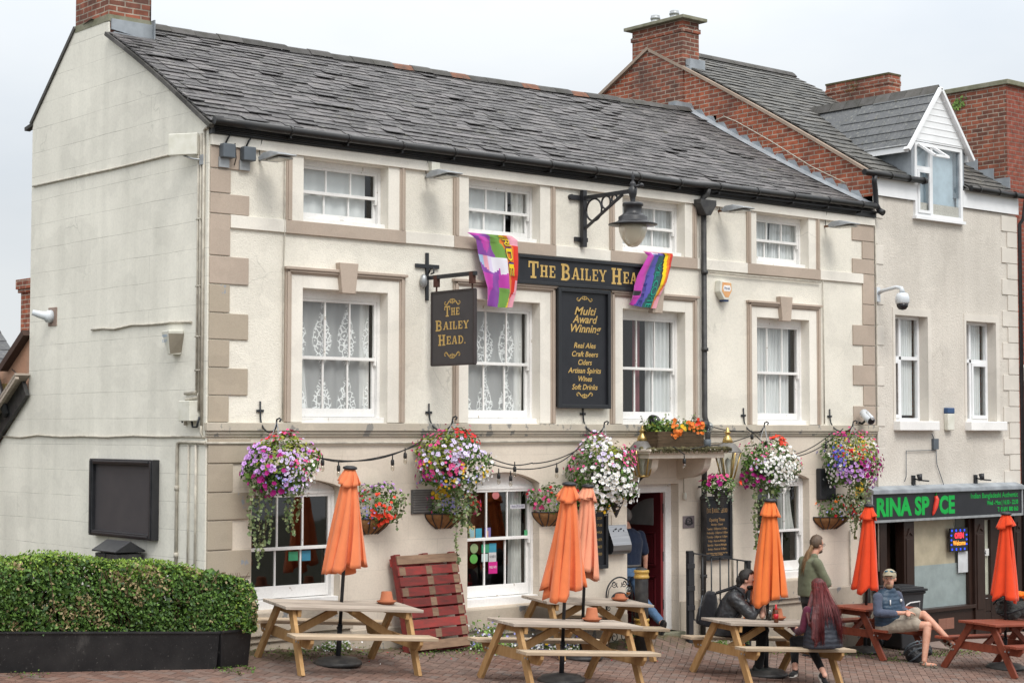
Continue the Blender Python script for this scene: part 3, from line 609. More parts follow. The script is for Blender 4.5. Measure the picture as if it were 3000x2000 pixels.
for i in range(n):
    u0=.062+(.935)*i/n; u1=.062+.935*(i+1)/n; p,q=rp(u0,1),rp(u1,1); (p.z,q.z); dz=random.uniform(-.008,.012); r=random.random(); T=MB()
    prof=[(-.14,-.075),(-.07,.005),(0,.035),(.07,.0),(.14,-.09)]
    vs=[(p.x+.004,p.y+a,p.z+c+.04+dz) for a,c in prof]+[(q.x-.004,q.y+a,q.z+c+.04+dz+.004) for a,c in prof]+[(p.x+.004,p.y+a,p.z+c+.02+dz) for a,c in prof]+[(q.x-.004,q.y+a,q.z+c+.02+dz) for a,c in prof]
    T.add(vs,[(j,j+1,5+j+1,5+j)[::-1] for j in range(4)]+[(0,1,2,3,4,14,13,12,11,10),(5,6,7,8,9,19,18,17,16,15)[::-1]],r=r); T.build('ridge_tile',[m_ridgered if i in(11,14,18,21) else m_ridge],roof)
mb=MB()                                           # mortar verge along the gable, front and back
V=[rp(0,t) for t in [.086*i for i in range(11)]]
for p,q in zip(V[:-1],V[1:]): mb.bar(p-Vector((-.01,0,.05)),q-Vector((-.01,0,.05)),.07,.05)
p=rp(0,1); mb.build('verge',[m_ridge],roof); mb=MB(); mb.bar((.02,3.47,8.28),(.02,4.77,7.15),.09,.05); mb.bar((.02,4.72,7.14),(.02,4.95,7.10),.08,.05); mb.build('verge',[m_ridge],roof)
mb=MB(); mb.box(.004,12.60,-.075,-.0,6.402,6.50); mb.box(.004,12.6,-.10,0,6.47,6.505)
for k in range(3): mb.tube([(.05+i*.6,-.085-.006*k,6.415+.022*k+random.uniform(-.006,.006)) for i in range(21)],.008,6)
mb.build('fascia_board',[m_gut],pub)
mb=MB(); 
def gut(x): return Vector((x,-.175,6.535-.018*math.sin(x*.9)*.4-.0025*x*(0 if x<8.4 else -1)))
mb.tube([gut(-.03+i*.43) for i in range(30)],.052,10)
for i in range(1,15): x=.2+i*.85; mb.tube([gut(x-.02),gut(x+.02)],.060,10); mb.box(x-.012,x+.012,-.17,-.07,6.44,6.47)
mb.build('gutter',[m_gut],pub)
mb=MB(); X0=8.44
mb.tube([(X0+.02,-.17,6.50),(X0+.02,-.15,6.42),(X0-.03,-.10,6.36),(X0-.03,-.1,6.30)],.04,10)
mb.prism([(X0-.17,6.33),(X0+.17,6.33),(X0+.17,6.26),(X0+.05,6.10),(X0-.05,6.10),(X0-.17,6.26)],lambda a,b,d:(a,d,b),-.19,-.02)
mb.tube([(X0,-.09,6.1),(X0,-.09,3.1),(X0,-.15,2.95),(X0,-.15,2.78),(X0-.03,-.11,2.6),(X0-.08,-.10,-.6)],.042,10)
for z in (5.25,4.1,3.0,1.9,.75): mb.tube([(X0-(.0 if z>2.9 else .05),-.10,z-.025),(X0-(.0 if z>2.9 else .05),-.10,z+.025)],.054,10)
mb.build('downpipe',[m_blackw],pub)
# gable chimney
mb=MB(); mb.box(-.0,.62,2.54,3.47,8.27,10.1); mb.box(.03,.62,2.55,3.46,7.8,8.27); ch=mb.build('chimney',[m_brickd],pub)
mb=MB(); mb.box(-.006,.626,2.534,3.476,8.21,8.30); mb.build('chimney_base',[m_stone],ch)
mb=MB(); mb.prism([(.62,8.24),(.03,8.24),(.03,8.10),(.62,8.02)],lambda a,b,d:(a,d,b),2.50,2.535); mb.box(.62,.635,2.45,3.0,7.98,8.30); mb.bar((.02,2.47,8.04),(.66,2.47,8.01),.10,.02); mb.build('flashing',[m_lead],ch)
mb=MB(); mb.box(.62,.72,2.58,2.62,8.78,8.82); mb.tube([(.70,2.6,8.62),(.70,2.6,8.95)],.02); mb.tube([(.72,2.6,8.68),(.62,2.56,8.66),(.6,2.52,8.3)],.006,6); mb.box(.70,.82,2.58,2.62,8.80,8.83); mb.build('aerial_bracket',[m_iron],ch)
# ------------------------------------------------------------------ neighbour: restaurant building
sp=root('restaurant_building','pebbledashed building with a brick gable, white dormer and brown shopfront','building',(14.7,3,-.5))
XL,XE=12.62,16.74
mb=MB(); wall_y(mb,XL,XE,1.9,6.78,[(13.16,14.06,3.06,4.83),(15.17,16.06,3.06,4.81)],.0,.3); mb.build('front_wall',[m_harl,m_harl_flat],sp)
mb=MB(); mb.box(XL,XL+.06,.05,.3,-1,1.5); mb.box(XE-.1,XE,.05,.3,-1,1.5); mb.box(XL,XE,3.5,3.6,-1.2,8.6); mb.box(XL,XE,.31,3.5,2.0,2.1); mb.box(XL,XE,.31,3.5,6.6,6.7); mb.box(13.2,XE,2.2,2.3,-1,2.0); mb.build('interior_wall',[pm('beige_room',(.30,.25,.17),.9)],sp)
# roof planes
def sr(x,v): return Vector((x,-.12+5.32*v,7.12+(10.12-7.12)*v+.05*math.sin(PI*v)))
SX0,SX1=12.66,16.72
mb=MB(); gpts=[(0.012,5.5),(0.012,7.10)]+[(sr(0,t).y,sr(0,t).z-.05) for t in [.1*i for i in range(1,11)]]+[(6.2,9.65),(7.05,9.2),(9.2,8.0),(9.2,5.5)]
mb.prism(gpts,lambda a,b,d:(d,a,b),XL-.0,XL+.22); mb.build('gable_wall',[m_brick],sp)
mb=MB(); V=[sr(0,t) for t in [i/12 for i in range(13)]]
for p,q in zip(V[:-1],V[1:]): mb.bar((XL-.01,p.y,p.z-.045),(XL-.01,q.y,q.z-.045),.07,.05)
m_mv=pm('mortar_verge',(.36,.28,.22),.9); mb.build('verge',[m_mv],sp); mb=MB(); mb.bar((XL-.01,5.2,10.1),(XL-.01,9.3,7.95),.12,.06); mb.build('verge',[m_mv],sp)
mb=MB(); D0=.25; mb.quad(sr(SX0,0),sr(13.66,0),sr(13.66,1),sr(SX0,1)); mb.quad(sr(15.1,0),sr(SX1,0),sr(SX1,1),sr(15.1,1)); mb.quad(sr(13.66,D0),sr(15.1,D0),sr(15.1,1),sr(13.66,1)); mb.quad(sr(SX1,1),sr(SX0,1),(SX0,9.4,7.9),(SX1,9.4,7.9)); mb.box(SX0,13.66,-.12,.0,7.08,7.12); mb.box(15.1,SX1,-.12,.0,7.08,7.12)
nc=27
for j in range(nc):
    v0=j/nc; v1=min(1,(j+1.7)/nc); x=SX0-random.uniform(0,.2)
    while x<SX1:
        wd=random.choice([.22,.25,.28]); xa,xb=max(SX0,x+.002),min(SX1,x+wd-.002); x+=wd
        if xb-xa<.05: continue
        if 13.55<(xa+xb)/2<15.2 and v0*5.3<1.25: continue
        jt=random.uniform(-.12,.12)/nc; A,B,Cc,D=sr(xa,max(0,v0+jt)),sr(xb,max(0,v0+jt)),sr(xb,v1),sr(xa,v1)
        n_=(B-A).cross(D-A).normalized(); l=.028+random.uniform(0,.01); T=[A+n_*l,B+n_*l,Cc+n_*.003,D+n_*.003]; Bt=[p-n_*.012 for p in T]
        mb.add(T+Bt,[(0,1,2,3),(0,4,5,1),(1,5,6,2),(3,7,4,0)])
rf=mb.build('roof',[m_slate2],sp)
for i in range(12):
    mb=MB(); xa=13.03+.31*i; p=sr(xa,1)
    if xa>16.5: break
    mb.prism([(-.13,-.07),(-.06,.0),(0,.04),(.06,0),(.13,-.07),(.1,-.09),(-.1,-.09)],lambda a,b,d:(d,p.y+a,p.z+b+.05),xa+.004,xa+.306); mb.build('ridge_tile',[m_ridge],rf)
# big gable chimney
mb=MB(); mb.box(XL-.03,13.03,4.31,5.63,7.6,10.50); mb.box(XL-.045,13.05,4.28,5.66,10.28,10.36); ch=mb.build('chimney',[m_brickd],sp)
mb=MB(); mb.box(XL-.14,13.14,4.19,5.76,10.50,10.565); mb.build('chimney_cap',[m_stone],ch,bevel=.01)
for k,(x,y) in enumerate(((12.83,5.25),(12.83,4.75))):
    mb=MB(); mb.lathe([(.085,10.56),(.085,10.60),(.095,10.60),(.095,10.63),(.085,10.64),(.085,10.68),(.095,10.68),(.095,10.71),(.085,10.72),(.085,10.75),(.07,10.75)],(x,y,.02),14); mb.build('chimney_pot',[m_zinc],ch)
mb=MB(); mb.box(12.66,13.06,4.18,4.30,9.55,9.76); mb.bar((13.06,4.28,9.72),(13.06,4.9,10.03),.05,.12); mb.build('flashing',[m_lead],ch)
# stepped lead flashing where the pub roof meets the brick gable
mb=MB(); n=15
for i in range(n+1):
    t=i/n; y=.15+4.1*t; u=1.0; p=rp(1,(y+.13)/(4.13+.13)); h=.26; w_=4.1/n
    mb.prism([(y-.02,p.z-.02),(y+w_+.03,p.z+.14-.02),(y+w_+.03,p.z+h),(y+w_*.55,p.z+h-.015)],lambda a,b,d:(d,a,b),XL-.012-.002*(i%2),XL-.003)
P=[rp(1,t)+Vector((-.09,0,.035)) for t in [i/14 for i in range(15)]]; Q=[rp(1,t)+Vector((.05,0,.075)) for t in [i/14 for i in range(15)]]
for i in range(14): mb.quad(P[i],Q[i],Q[i+1],P[i+1])
mb.box(12.2,12.66,4.1,4.3,8.66,8.9); mb.build('step_flashing',[m_lead],sp)
mb=MB(); mb.tube([(XL-.05,.55,7.05),(XL-.03,1.3,7.42),(XL-.03,2.2,7.97),(XL-.03,3.0,8.42),(XL-.02,3.3,8.55),(XL-.02,3.5,8.5)],.009,6); mb.build('roof_cable',[m_cable],sp)
# fascia, gutters, downpipes
for q in((12.62,13.70,7.10),(15.07,16.76,7.08)): mb=MB(); mb.box(q[0],q[1],-.05,.0,6.79,q[2]); mb.build('fascia_board',[m_upvc],sp)
for q,xs_ in (((12.2,12.9,13.86),(12.9,13.4,13.8)),((15.15,16.0,16.9),(15.4,16,16.5))):
    mb=MB(); mb.tube([(v_,-.15,7.12) for v_ in q],.052,10)
    for x in xs_: mb.tube([(x-.02,-.15,7.12),(x+.02,-.15,7.12)],.063,10)
    mb.build('gutter',[m_gut],sp)
mb=MB(); mb.tube([(12.47,-.15,7.08),(12.47,-.14,6.98),(12.56,-.09,6.86),(12.58,-.09,6.62),(12.62,-.12,6.52)],.045,10); mb.tube([(12.62,-.12,6.52),(12.63,-.2,6.47)],[.05,.052],10)
mb.tube([(16.83,-.15,7.06),(16.83,-.1,6.72),(16.80,-.04,6.62),(16.80,-.04,-.9)],.035,10); mb.build('downpipe',[m_black],sp)
# quoins of pale render
z=6.75
for i in range(17):
    h=.285; ww=.30 if i%2 else .47; mb=MB(); mb.box(XE-ww,XE+.01,-.02,0,z-h+.006,z-.006); z-=h; mb.build('quoin',[m_harl_flat],sp,bevel=.004)
mb=MB()
mb.box(12.64,12.86,-.012,0,6.42,6.78); mb.build('quoin',[m_harl_flat],sp)
z=6.3
for i in range(13): mb=MB(); mb.box(12.64,12.86 if i%2 else 12.72,-.012,0,z-.32+.006,z-.006); z-=.335; mb.build('quoin',[m_harl_flat],sp,bevel=.004)
# first-floor windows: white plastic casements with sills
for k,(a,b,c,d) in enumerate(((13.16,14.06,3.06,4.83),(15.17,16.06,3.06,4.81))):
    mb=MB(); y=.17; f=.05
    mb.box(a,a+f,y,y+.07,c,d); mb.box(b-f,b,y,y+.07,c,d); mb.box(a+f,b-f,y,y+.07,c,c+f); mb.box(a+f,b-f,y,y+.07,d-f,d); zt=4.12; mb.box(a+f,b-f,y,y+.07,zt-.03,zt+.03); xm=a+.36; mb.box(xm-.03,xm+.03,y,y+.07,c+f,d-f)
    q0,q1=(a+f,xm-.03) if k==0 else (xm+.03,b-f)
    for (x0,x1,z0,z1) in ((q0,q0+.045,c+f,zt-.03),(q1-.045,q1,c+f,zt-.03),(q0+.045,q1-.045,c+f,c+f+.06),(q0+.045,q1-.045,zt-.09,zt-.03)): mb.box(x0,x1,y-.02,y,z0,z1)
    w=mb.build('casement_window',[m_upvc],sp,bevel=.004)
    mb=MB(); mb.box(a-.06,b+.13,-.14,y,c-.16,c-.002); mb.build('sill',[m_white],w,bevel=.012)
    mb=MB(); mb.quad((a+f,y+.03,c+f),(b-f,y+.03,c+f),(b-f,y+.03,d-f),(a+f,y+.03,d-f)); mb.build('pane',[m_glass],w)
    curtain('curtain',a+.02,a+.2,c+.1,d,.262,pm('tan_curtain',(.5,.34,.22),.9),w,.02,2); curtain('curtain',a+.4,b-.1,c+.1,d,.275,m_net,w,.02,6)
    mb=MB(); mb.box(a-.06,a,-.012,0,c,d+.12); mb.box(b,b+.10,-.012,0,c,d+.12); mb.box(a,b,-.012,0,d,d+.12); mb.build('surround',[m_harl_flat],w)
# dormer
dm=MB(); dm.box(13.63,13.78,-.028,1.3,6.95,7.80); dm.box(14.98,15.13,-.028,1.3,6.95,7.80); dm.box(13.78,14.98,1.2,1.3,6.95,7.80); dor=dm.build('dormer',[m_lead],sp)
mb=MB(); ap=(14.36,8.77); zl=7.76
mb.prism([(13.60,zl+.05),(15.12,zl+.05),ap],lambda a,b,d:(a,d,b),-.06,-.02)
for i in range(8):
    z=zl+.08+.115*i; hw=(8.77-z)/(8.77-zl)*.78
    if hw>.05: mb.prism([(14.36-hw,z),(14.36+hw,z),(14.36+hw*.9,z+.012),(14.36-hw*.9,z+.012)],lambda a,b,d:(a,d,b),-.068,-.06)
for s in(-1,1):
    A=Vector((14.36+s*.0,-.085,8.78)); B=Vector((14.36+s*.93,-.085,7.62)); mb.bar(A,B,.05,.12,up=(0,1,0)); mb.bar(A,B,.12,.05,up=(0,1,0)) if False else None
mb.bar((13.48,-.06,7.66),(13.48,1.25,7.66),.05,.13); mb.bar((15.22,-.06,7.66),(15.22,1.25,7.66),.05,.13)
mb.build('bargeboard',[m_upvc],dor)
mb=MB()
for s in(-1,1):
    n=7; d=Vector((s*.90,0,-1.12)); 
    for j in range(n):
        t0=j/n; t1=min(1,(j+1.6)/n); y=-.08
        ymax=lambda t: 2.75-(2.75-.95)*t
        while y<ymax(1-((t0+t1)/2)) if False else y<ymax((1-(1-t0))):
            wd=.26; a=Vector((14.36,0,8.80))+d*(1-t0); b=Vector((14.36,0,8.80))+d*(1-t1); e=min(y+wd-.004, 3.0-1.9*(1-t0)); 
            if e-y<.03: break
            nn=Vector((s*1.12,0,.9)).normalized(); T=[Vector((a.x,y,a.z))+nn*.03,Vector((a.x,e,a.z))+nn*.03,Vector((b.x,e,b.z))+nn*.01,Vector((b.x,y,b.z))+nn*.01]
            mb.add(T+[p-nn*.012 for p in T],[(0,1,2,3),(0,4,5,1),(1,5,6,2),(3,7,4,0)]); y+=wd
    a=Vector((14.36,-.05,8.79)); b=a+d; mb.quad(a,b,(b.x,1.1,b.z),(a.x,2.9,a.z))
mb.build('dormer_roof',[m_slateg],dor)
mb=MB(); 
for i in range(9): y=-.08+.33*i; mb.prism([(-.13,-.12),(0,.05),(.13,-.12),(.1,-.13),(0,.02),(-.1,-.13)],lambda a,b,d:(14.36+a,d,8.80+b),y+.004,y+.326)
mb.build('dormer_ridge',[m_ridge],dor)
mb=MB(); a,b,c,d=13.70,15.06,6.53,7.80; y=-.05; f=.06
mb.box(a,a+f,y,y+.1,c,d); mb.box(b-f,b,y,y+.1,c,d); mb.box(a+f,b-f,y,y+.1,c,c+f); mb.box(a+f,b-f,y,y+.1,d-f,d); xm=14.16; mb.box(xm-.035,xm+.035,y,y+.1,c+f,d-f); mb.box(a+f,xm-.035,y,y+.1,7.33,7.39)
for (x0,x1,z0,z1) in ((a+f,a+f+.05,c+f,7.33),(xm-.085,xm-.035,c+f,7.33),(a+f+.05,xm-.085,c+f,c+f+.05),(a+f+.05,xm-.085,7.28,7.33)): mb.box(x0,x1,y-.02,y,z0,z1)
mb.box(a-.03,b+.03,-.09,0,c-.05,c)
A=Vector((13.72,-.09,7.74)); 
for (p,q) in (((13.76,-.09,7.74),(14.13,-.09,7.74)),((13.76,-.42,7.52),(14.13,-.42,7.52)),((13.76,-.09,7.74),(13.76,-.42,7.52)),((14.13,-.09,7.74),(14.13,-.42,7.52))): mb.bar(p,q,.055,.04)
dw=mb.build('dormer_window',[m_upvc],dor,bevel=.003) if False else mb.build('dormer_window',[m_upvc],dor)
mb=MB(); mb.quad((a+f,y+.05,c+f),(b-f,y+.05,c+f),(b-f,y+.05,d-f),(a+f,y+.05,d-f)); mb.build('dormer_pane',[glass('sky_window_glass',(.9,.95,.97),2.5)],dor)
mb=MB(); mb.box(a,b,.10,.12,6.56,7.78); mb.build('dormer_reflection_panel',[pm('painted_sky_reflection',(.60,.68,.73),.9)],dor)  # added panel behind the glass, its pale blue painted in as the window's reflection
# party-wall stack behind the dormer
mb=MB(); mb.box(16.36,16.73,2.5,4.02,8.4,9.70); mb.box(16.35,16.74,2.49,4.03,9.52,9.60); s2=mb.build('party_wall_stack',[m_brickd],sp)
mb=MB(); mb.box(16.35,16.74,2.49,4.03,9.70,9.735); mb.build('stack_cap',[m_moss],s2)
mb=MB()
for y,x,z in ((3.3,16.34,9.55),(2.62,16.5,9.5)):
    for i in range(40): a=Vector((x-.03,y,z))+Vector((random.gauss(0,.03),random.gauss(0,.07),random.gauss(0,.05))); mb.add([a,a+Vector((.02,.03,.02)),a+Vector((0,.02,.05))],[(0,1,2)])
mb.build('wall_fern',[m_weed],s2)
mb=MB(); n=9
for i in range(n): y=.1+.34*i; p=sr(0,(y+.12)/5.32); mb.box(XE-.02-.002*(i%2),XE-.004,y,y+.36,p.z-.02,p.z+.24)
mb.build('step_flashing',[m_lead],sp)
# shopfront
mb=MB()
for (x0,x1) in ((12.66,12.84),(13.30,13.58),(15.30,15.60),(16.50,16.72)): mb.box(x0,x1,-.04,.14,-1.0,1.45); 
for (x0,x1) in ((13.30,13.58),(15.30,15.60),(16.50,16.72)): mb.box(x0+.05,x1-.05,-.055,-.04,-.2,1.1); mb.prism([(x0+.06,1.14),((x0+x1)/2,1.28),(x1-.06,1.14),((x0+x1)/2,1.2)],lambda a,b,d:(a,d,b),-.06,-.04); mb.box(x0-.02,x1+.02,-.07,-.04,-.52,-.40)
mb.box(13.58,15.30,.0,.14,-1.0,-.16); mb.box(13.58,15.30,-.06,.14,-.16,-.10); mb.box(15.22,15.30,.02,.12,-.1,1.45); mb.box(13.58,15.22,.02,.12,1.38,1.45)
mb.build('shopfront',[m_brownw],sp,bevel=.006)
mb=MB(); mb.quad((13.58,.06,-.1),(15.22,.06,-.1),(15.22,.06,1.4),(13.58,.06,1.4)); mb.build('shop_pane',[glass('shop_glass',(.97,.97,.95),1.6)],sp)
mb=MB(); mb.box(13.58,15.22,.10,.108,-.1,.62); mb.build('frosted_film',[pm('frosted_film',(.37,.44,.46),.4)],sp)
mb=MB(); mb.box(13.58,14.93,.115,.125,-.1,1.4); mb.build('window_panel',[pm('buff_panel',(.56,.49,.37),.8)],sp); mb=MB(); mb.box(14.93,15.24,.115,.125,-.1,1.4); mb.build('grey_panel',[pm('grey_panel',(.10,.10,.095),.6)],sp)  # plain buff and dark grey panels set close behind the pane
mb=MB(); mb.box(15.62,16.50,.10,.16,-.95,-.36); mb.box(15.62,16.50,.10,.16,-.36,.02); mb.box(15.62,15.70,.10,.16,.02,1.4); mb.box(15.98,16.50,.10,.16,.02,1.4); mb.box(15.7,16,.1,.16,1.33,1.4)
for (p,q,r,s) in ((15.66,15.96,-.31,-.29),(15.66,15.96,-.06,-.04),(15.66,15.68,-.31,-.04),(15.94,15.96,-.31,-.04)): mb.box(p,q,.085,.10,r-.2,s)
d2=mb.build('shop_door',[m_brownw],sp,bevel=.004); d2['label']='brown half-glazed door under the opening hours lettering'
mb=MB(); mb.quad((15.70,.13,.02),(15.98,.13,.02),(15.98,.13,1.33),(15.70,.13,1.33)); mb.build('door_pane',[m_glass],d2)
mb=MB(); mb.box(15.6,16.5,.165,.175,-.2,1.4); mb.build('door_backing',[pm('grey_green_blind',(.62,.61,.5),.9)],d2)
mb=MB(); mb.box(15.63,15.86,.09,.1,-.10,-.035); mb.build('letter_plate',[pm('pale_plate',(.5,.5,.5),.4)],d2)
mb=MB(); mb.box(12.84,12.92,.25,.31,-1,1.4); mb.box(12.92,13.30,.32,.38,-1,1.4); mb.box(13.10,13.30,.25,.32,-1,1.4); d1=mb.build('side_door',[m_brownw],sp); d1['label']='recessed dark brown door'
mb=MB(); mb.quad((12.70,.2,-.3),(12.9,.2,-.3),(12.9,.2,1.35),(12.70,.2,1.35)); mb.build('side_pane',[pm('dull_side_glass',(.22,.22,.22),.2)],d1)
mb=MB(); mb.ellip((12.99,.23,.42),.035,.04,.035); mb.ellip((12.99,.23,.05),.03,.03,.05); mb.build('door_knob',[m_brass],d1)
mb=MB(); 
for i in range(6): mb.box(14.3,14.70,-.006,.0,-.46+.027*i,-.445+.027*i)
mb.box(14.49,14.51,-.008,0,-.46,-.3); mb.box(14.28,14.72,-.003,.001,-.475,-.29); mb.build('air_brick',[pm('terracotta_vent',(.28,.13,.09),.8)],sp)
mb=MB(); mb.box(13.5,16.6,-.75,-.0,-1.3,-.66); st=mb.build('forecourt_slab',[pm('pink_concrete',(.27,.20,.17),.9,bump=.2)],sp)
# shop sign (a thing of its own)
sg=root('shop_sign','long black shop sign with green letters and a red chilli above the shopfront','shop sign',(14.4,-.15,1.65))
mb=MB(); mb.box(12.32,16.56,-.15,-.005,1.44,1.86); mb.build('sign_panel',[m_board],sg)
mb=MB(); mb.box(12.30,16.60,-.20,.0,1.86,1.93); mb.prism([(-.2,1.93),(0,1.99),(0,1.93)],lambda a,b,d:(d,a,b),12.3,16.6); mb.build('lead_capping',[m_lead],sg,bevel=.01)
mb=MB(); mb.box(12.30,16.60,-.165,-.1,1.40,1.44); mb.box(16.56,16.60,-.165,-.0,1.44,1.86); mb.box(12.29,12.32,-.165,0,1.44,1.86); mb.build('sign_trim',[m_zinc],sg)
mb=MB(); y=-.153; ux,vz=(1,0,0),(0,0,1)
put_text(mb,'RINA SP',(12.42,y,1.51),ux,vz,.40,bold=.018,align='LEFT',width=1.42); put_text(mb,'CE',(14.13,y,1.51),ux,vz,.40,bold=.018,align='LEFT',width=.44)
put_text(mb,'Indian Bangladeshi Authentic',(16.46,y,1.735),ux,vz,.125,bold=.0015,align='RIGHT',width=1.42)
put_text(mb,'Wed - Mon | 16:30 - 22:30',(16.46,y,1.61),ux,vz,.105,bold=.003,align='RIGHT',width=.95); put_text(mb,'T: 01691 880 860',(16.46,y,1.49),ux,vz,.105,bold=.003,align='RIGHT',width=.63)
mb.build('lettering',[m_green],sg)
mb=MB(); mb.tube([(14.02,-.16,1.80),(14.04,-.165,1.74),(14.0,-.165,1.62),(13.95,-.16,1.51),(13.93,-.16,1.475)],[.03,.045,.045,.025,.006],8); mb.build('chilli_emblem',[m_chilli],sg)
mb=MB(); mb.tube([(14.02,-.16,1.80),(14.05,-.16,1.86),(14.09,-.16,1.88)],.01,6); mb.build('chilli_stalk',[m_green],sg)
mb=MB(); pts=[wy(px,py,-.03) for px,py in ((2566,1438),(2640,1430),(2745,1428),(2800,1432),(2860,1427),(2910,1420),(3000,1418))]; mb.tube(pts,.012,6); tag(mb.build('wall_cable',[m_whitep],org=pts[0]),'thick white cable sagging along the top of the shop sign','cable')
# projecting spotlights above the sign, alarm, wiring
for k,(px,py) in enumerate(((2676,1402),(2858,1400))):
    c=wy(px,py,-.02); r=root('spotlight',['black spotlight above the chilli sign, the one nearer the flower basket','black spotlight above the chilli sign, the one nearer the red brick building'][k],'spotlight',c,group='spotlights over the shop sign')
    mb=MB(); mb.box(c.x-.035,c.x+.035,c.y-.02,c.y+.02,c.z-.10,c.z+.06); mb.build('wall_plate',[m_iron],r)
    mb=MB(); mb.tube([(c.x,c.y-.02,c.z),(c.x,c.y-.14,c.z-.02),(c.x+.02,c.y-.30,c.z-.03)],.014,6); mb.build('arm',[m_iron],r)
    mb=MB(); mb.tube([(c.x,c.y-.12,c.z+.08),(c.x,c.y-.14,c.z-.03)],[.05,.035],10); mb.build('lamp_head',[m_iron],r)
a=wy(2779,1228,-.03); r=root('alarm_box','small cream alarm box with blue top between the two plastic windows','alarm box',a)
mb=MB(); mb.prism([(-.09,-.19),(.09,-.19),(.10,.10),(-.10,.10)],lambda p,q,d:(a.x+p,d,a.z+q),-.09,-.0); mb.build('cover',[m_whitep],r,bevel=.015)
mb=MB(); mb.box(a.x-.10,a.x+.10,-.092,-.0,a.z+.10,a.z+.20); mb.build('blue_cap',[pm('blue_plastic',(.04,.09,.2),.4)],r,bevel=.015)
mb=MB(); p=wy(2739,1300,-.02); mb.box(p.x-.07,p.x+.07,-.05,0,p.z-.09,p.z+.09); mb.tube([wy(2739,1318,-.03),wy(2655,1320,-.03),wy(2655,1395,-.03),wy(2650,1410,-.03)],.007,6); mb.tube([wy(2742,1318,-.03),wy(2745,1360,-.03),wy(2765,1420,-.03),wy(2800,1432,-.03)],.007,6); mb.tube([wy(2730,1270,-.02),wy(2739,1290,-.02)],.007,6)
tag(mb.build('junction_box',[m_greybox],org=p),'small grey junction box with thin wires under the plastic window','junction box')
# LED window sign, notices
c=wy(2810,1580,.0); r=root('led_sign','black LED window sign glowing red, amber and blue','LED sign',c)
mb=MB(); mb.box(c.x-.25,c.x+.25,.0,.03,c.z-.20,c.z+.20); mb.build('case',[m_board],r)
mb=MB(); put_text(mb,'OPEN',(c.x,-.004,c.z+.03),ux,vz,.13,bold=.004,width=.26); mb.build('open_text',[emit('red_led',(1,.03,.05),2.2)],r)
mb=MB(); put_text(mb,'Welcome',(c.x,-.004,c.z-.09),ux,vz,.11,bold=.003,width=.36); mb.build('welcome_text',[emit('amber_led',(1,.35,.04),1.6)],r)
mb=MB()
for i in range(8):
    for z in (c.z+.15,c.z+.17,c.z-.15,c.z-.17): 
        if i%2==0: mb.box(c.x-.22+.06*i,c.x-.19+.06*i,-.005,0,z-.006,z+.006)
for z in (-.08,.0,.08):
    for x in(-.225,.215): mb.box(c.x+x-.015,c.x+x+.015,-.005,0,c.z+z-.012,c.z+z+.012)
mb.build('led_border',[emit('blue_led',(.03,.08,1),2.0)],r)
mb=MB(); mb.tube([(c.x-.1,.02,c.z+.2),(c.x-.14,.03,1.39)],.003,4); mb.tube([(c.x-.08,.02,c.z+.2),(c.x-.05,.03,1.39)],.003,4); mb.build('hanging_cord',[m_bcable],r)
c=wy(2824,1645,.04); mb=MB(); mb.box(c.x-.15,c.x+.15,.052,.055,c.z-.18,c.z+.18)
nz=tag(mb.build('paper_notice',[pm('paper',(.62,.64,.66),.8)],org=c),'white handwritten paper notice taped inside the shop window','notice')
mb=MB(); put_text(mb,'Ask for',(c.x,.048,c.z+.05),ux,vz,.07); 
mb=MB(); q=wy(2890,1617,.1); mb.box(q.x-.12,q.x+.10,.118,.122,q.z-.06,q.z+.06); op=tag(mb.build('door_notice',[pm('white_card',(.7,.7,.68),.7)],org=q),'small white card with black letters on the shop door glass','notice')
mb=MB(); put_text(mb,'EN',(q.x-.05,.115,q.z-.035),ux,vz,.1,bold=.003); mb.build('lettering',[m_board],op)
# ------------------------------------------------------------------ tall brick building at the right edge
bb=root('brick_building','tall plain red brick building with stone-capped parapet beyond the restaurant','building',(19,2.5,-.8))
mb=MB(); mb.box(16.76,24,.17,5,-1.5,9.2); mb.build('wall',[m_brickn],bb)
mb=MB(); mb.box(16.75,16.759,.175,4.9,6.9,9.2); mb.build('gable_wall',[m_brickd],bb)
mb=MB(); mb.box(16.70,24,.10,.5,9.2,9.29); mb.box(16.70,17.05,.5,5,9.2,9.29); mb.build('coping',[m_stone],bb,bevel=.01)
mb=MB(); mb.box(16.98,17.6,.1,.17,-1.2,1.6); mb.build('shop_entrance',[m_dark],bb)
mb=MB()
for i in range(60): a=Vector((16.73,1.15,8.93))+Vector((random.gauss(0,.02),random.gauss(0,.09),random.gauss(0,.06))); mb.add([a,a+Vector((-.01,.05,.02)),a+Vector((0,.02,.06))],[(0,1,2)])
mb.build('wall_weed',[m_weed],bb)
a=wy(2994,1100,.14); mb=MB(); mb.prism([(-.12,-.1),(0,-.19),(.12,-.1),(.12,.15),(0,.2),(-.12,.15)],lambda p,q,d:(a.x+p+.08,d,a.z+q),.02,.17); tag(mb.build('alarm_box',[m_whitep],org=a,bevel=.015),'cream alarm box on the tall red brick wall','alarm box')
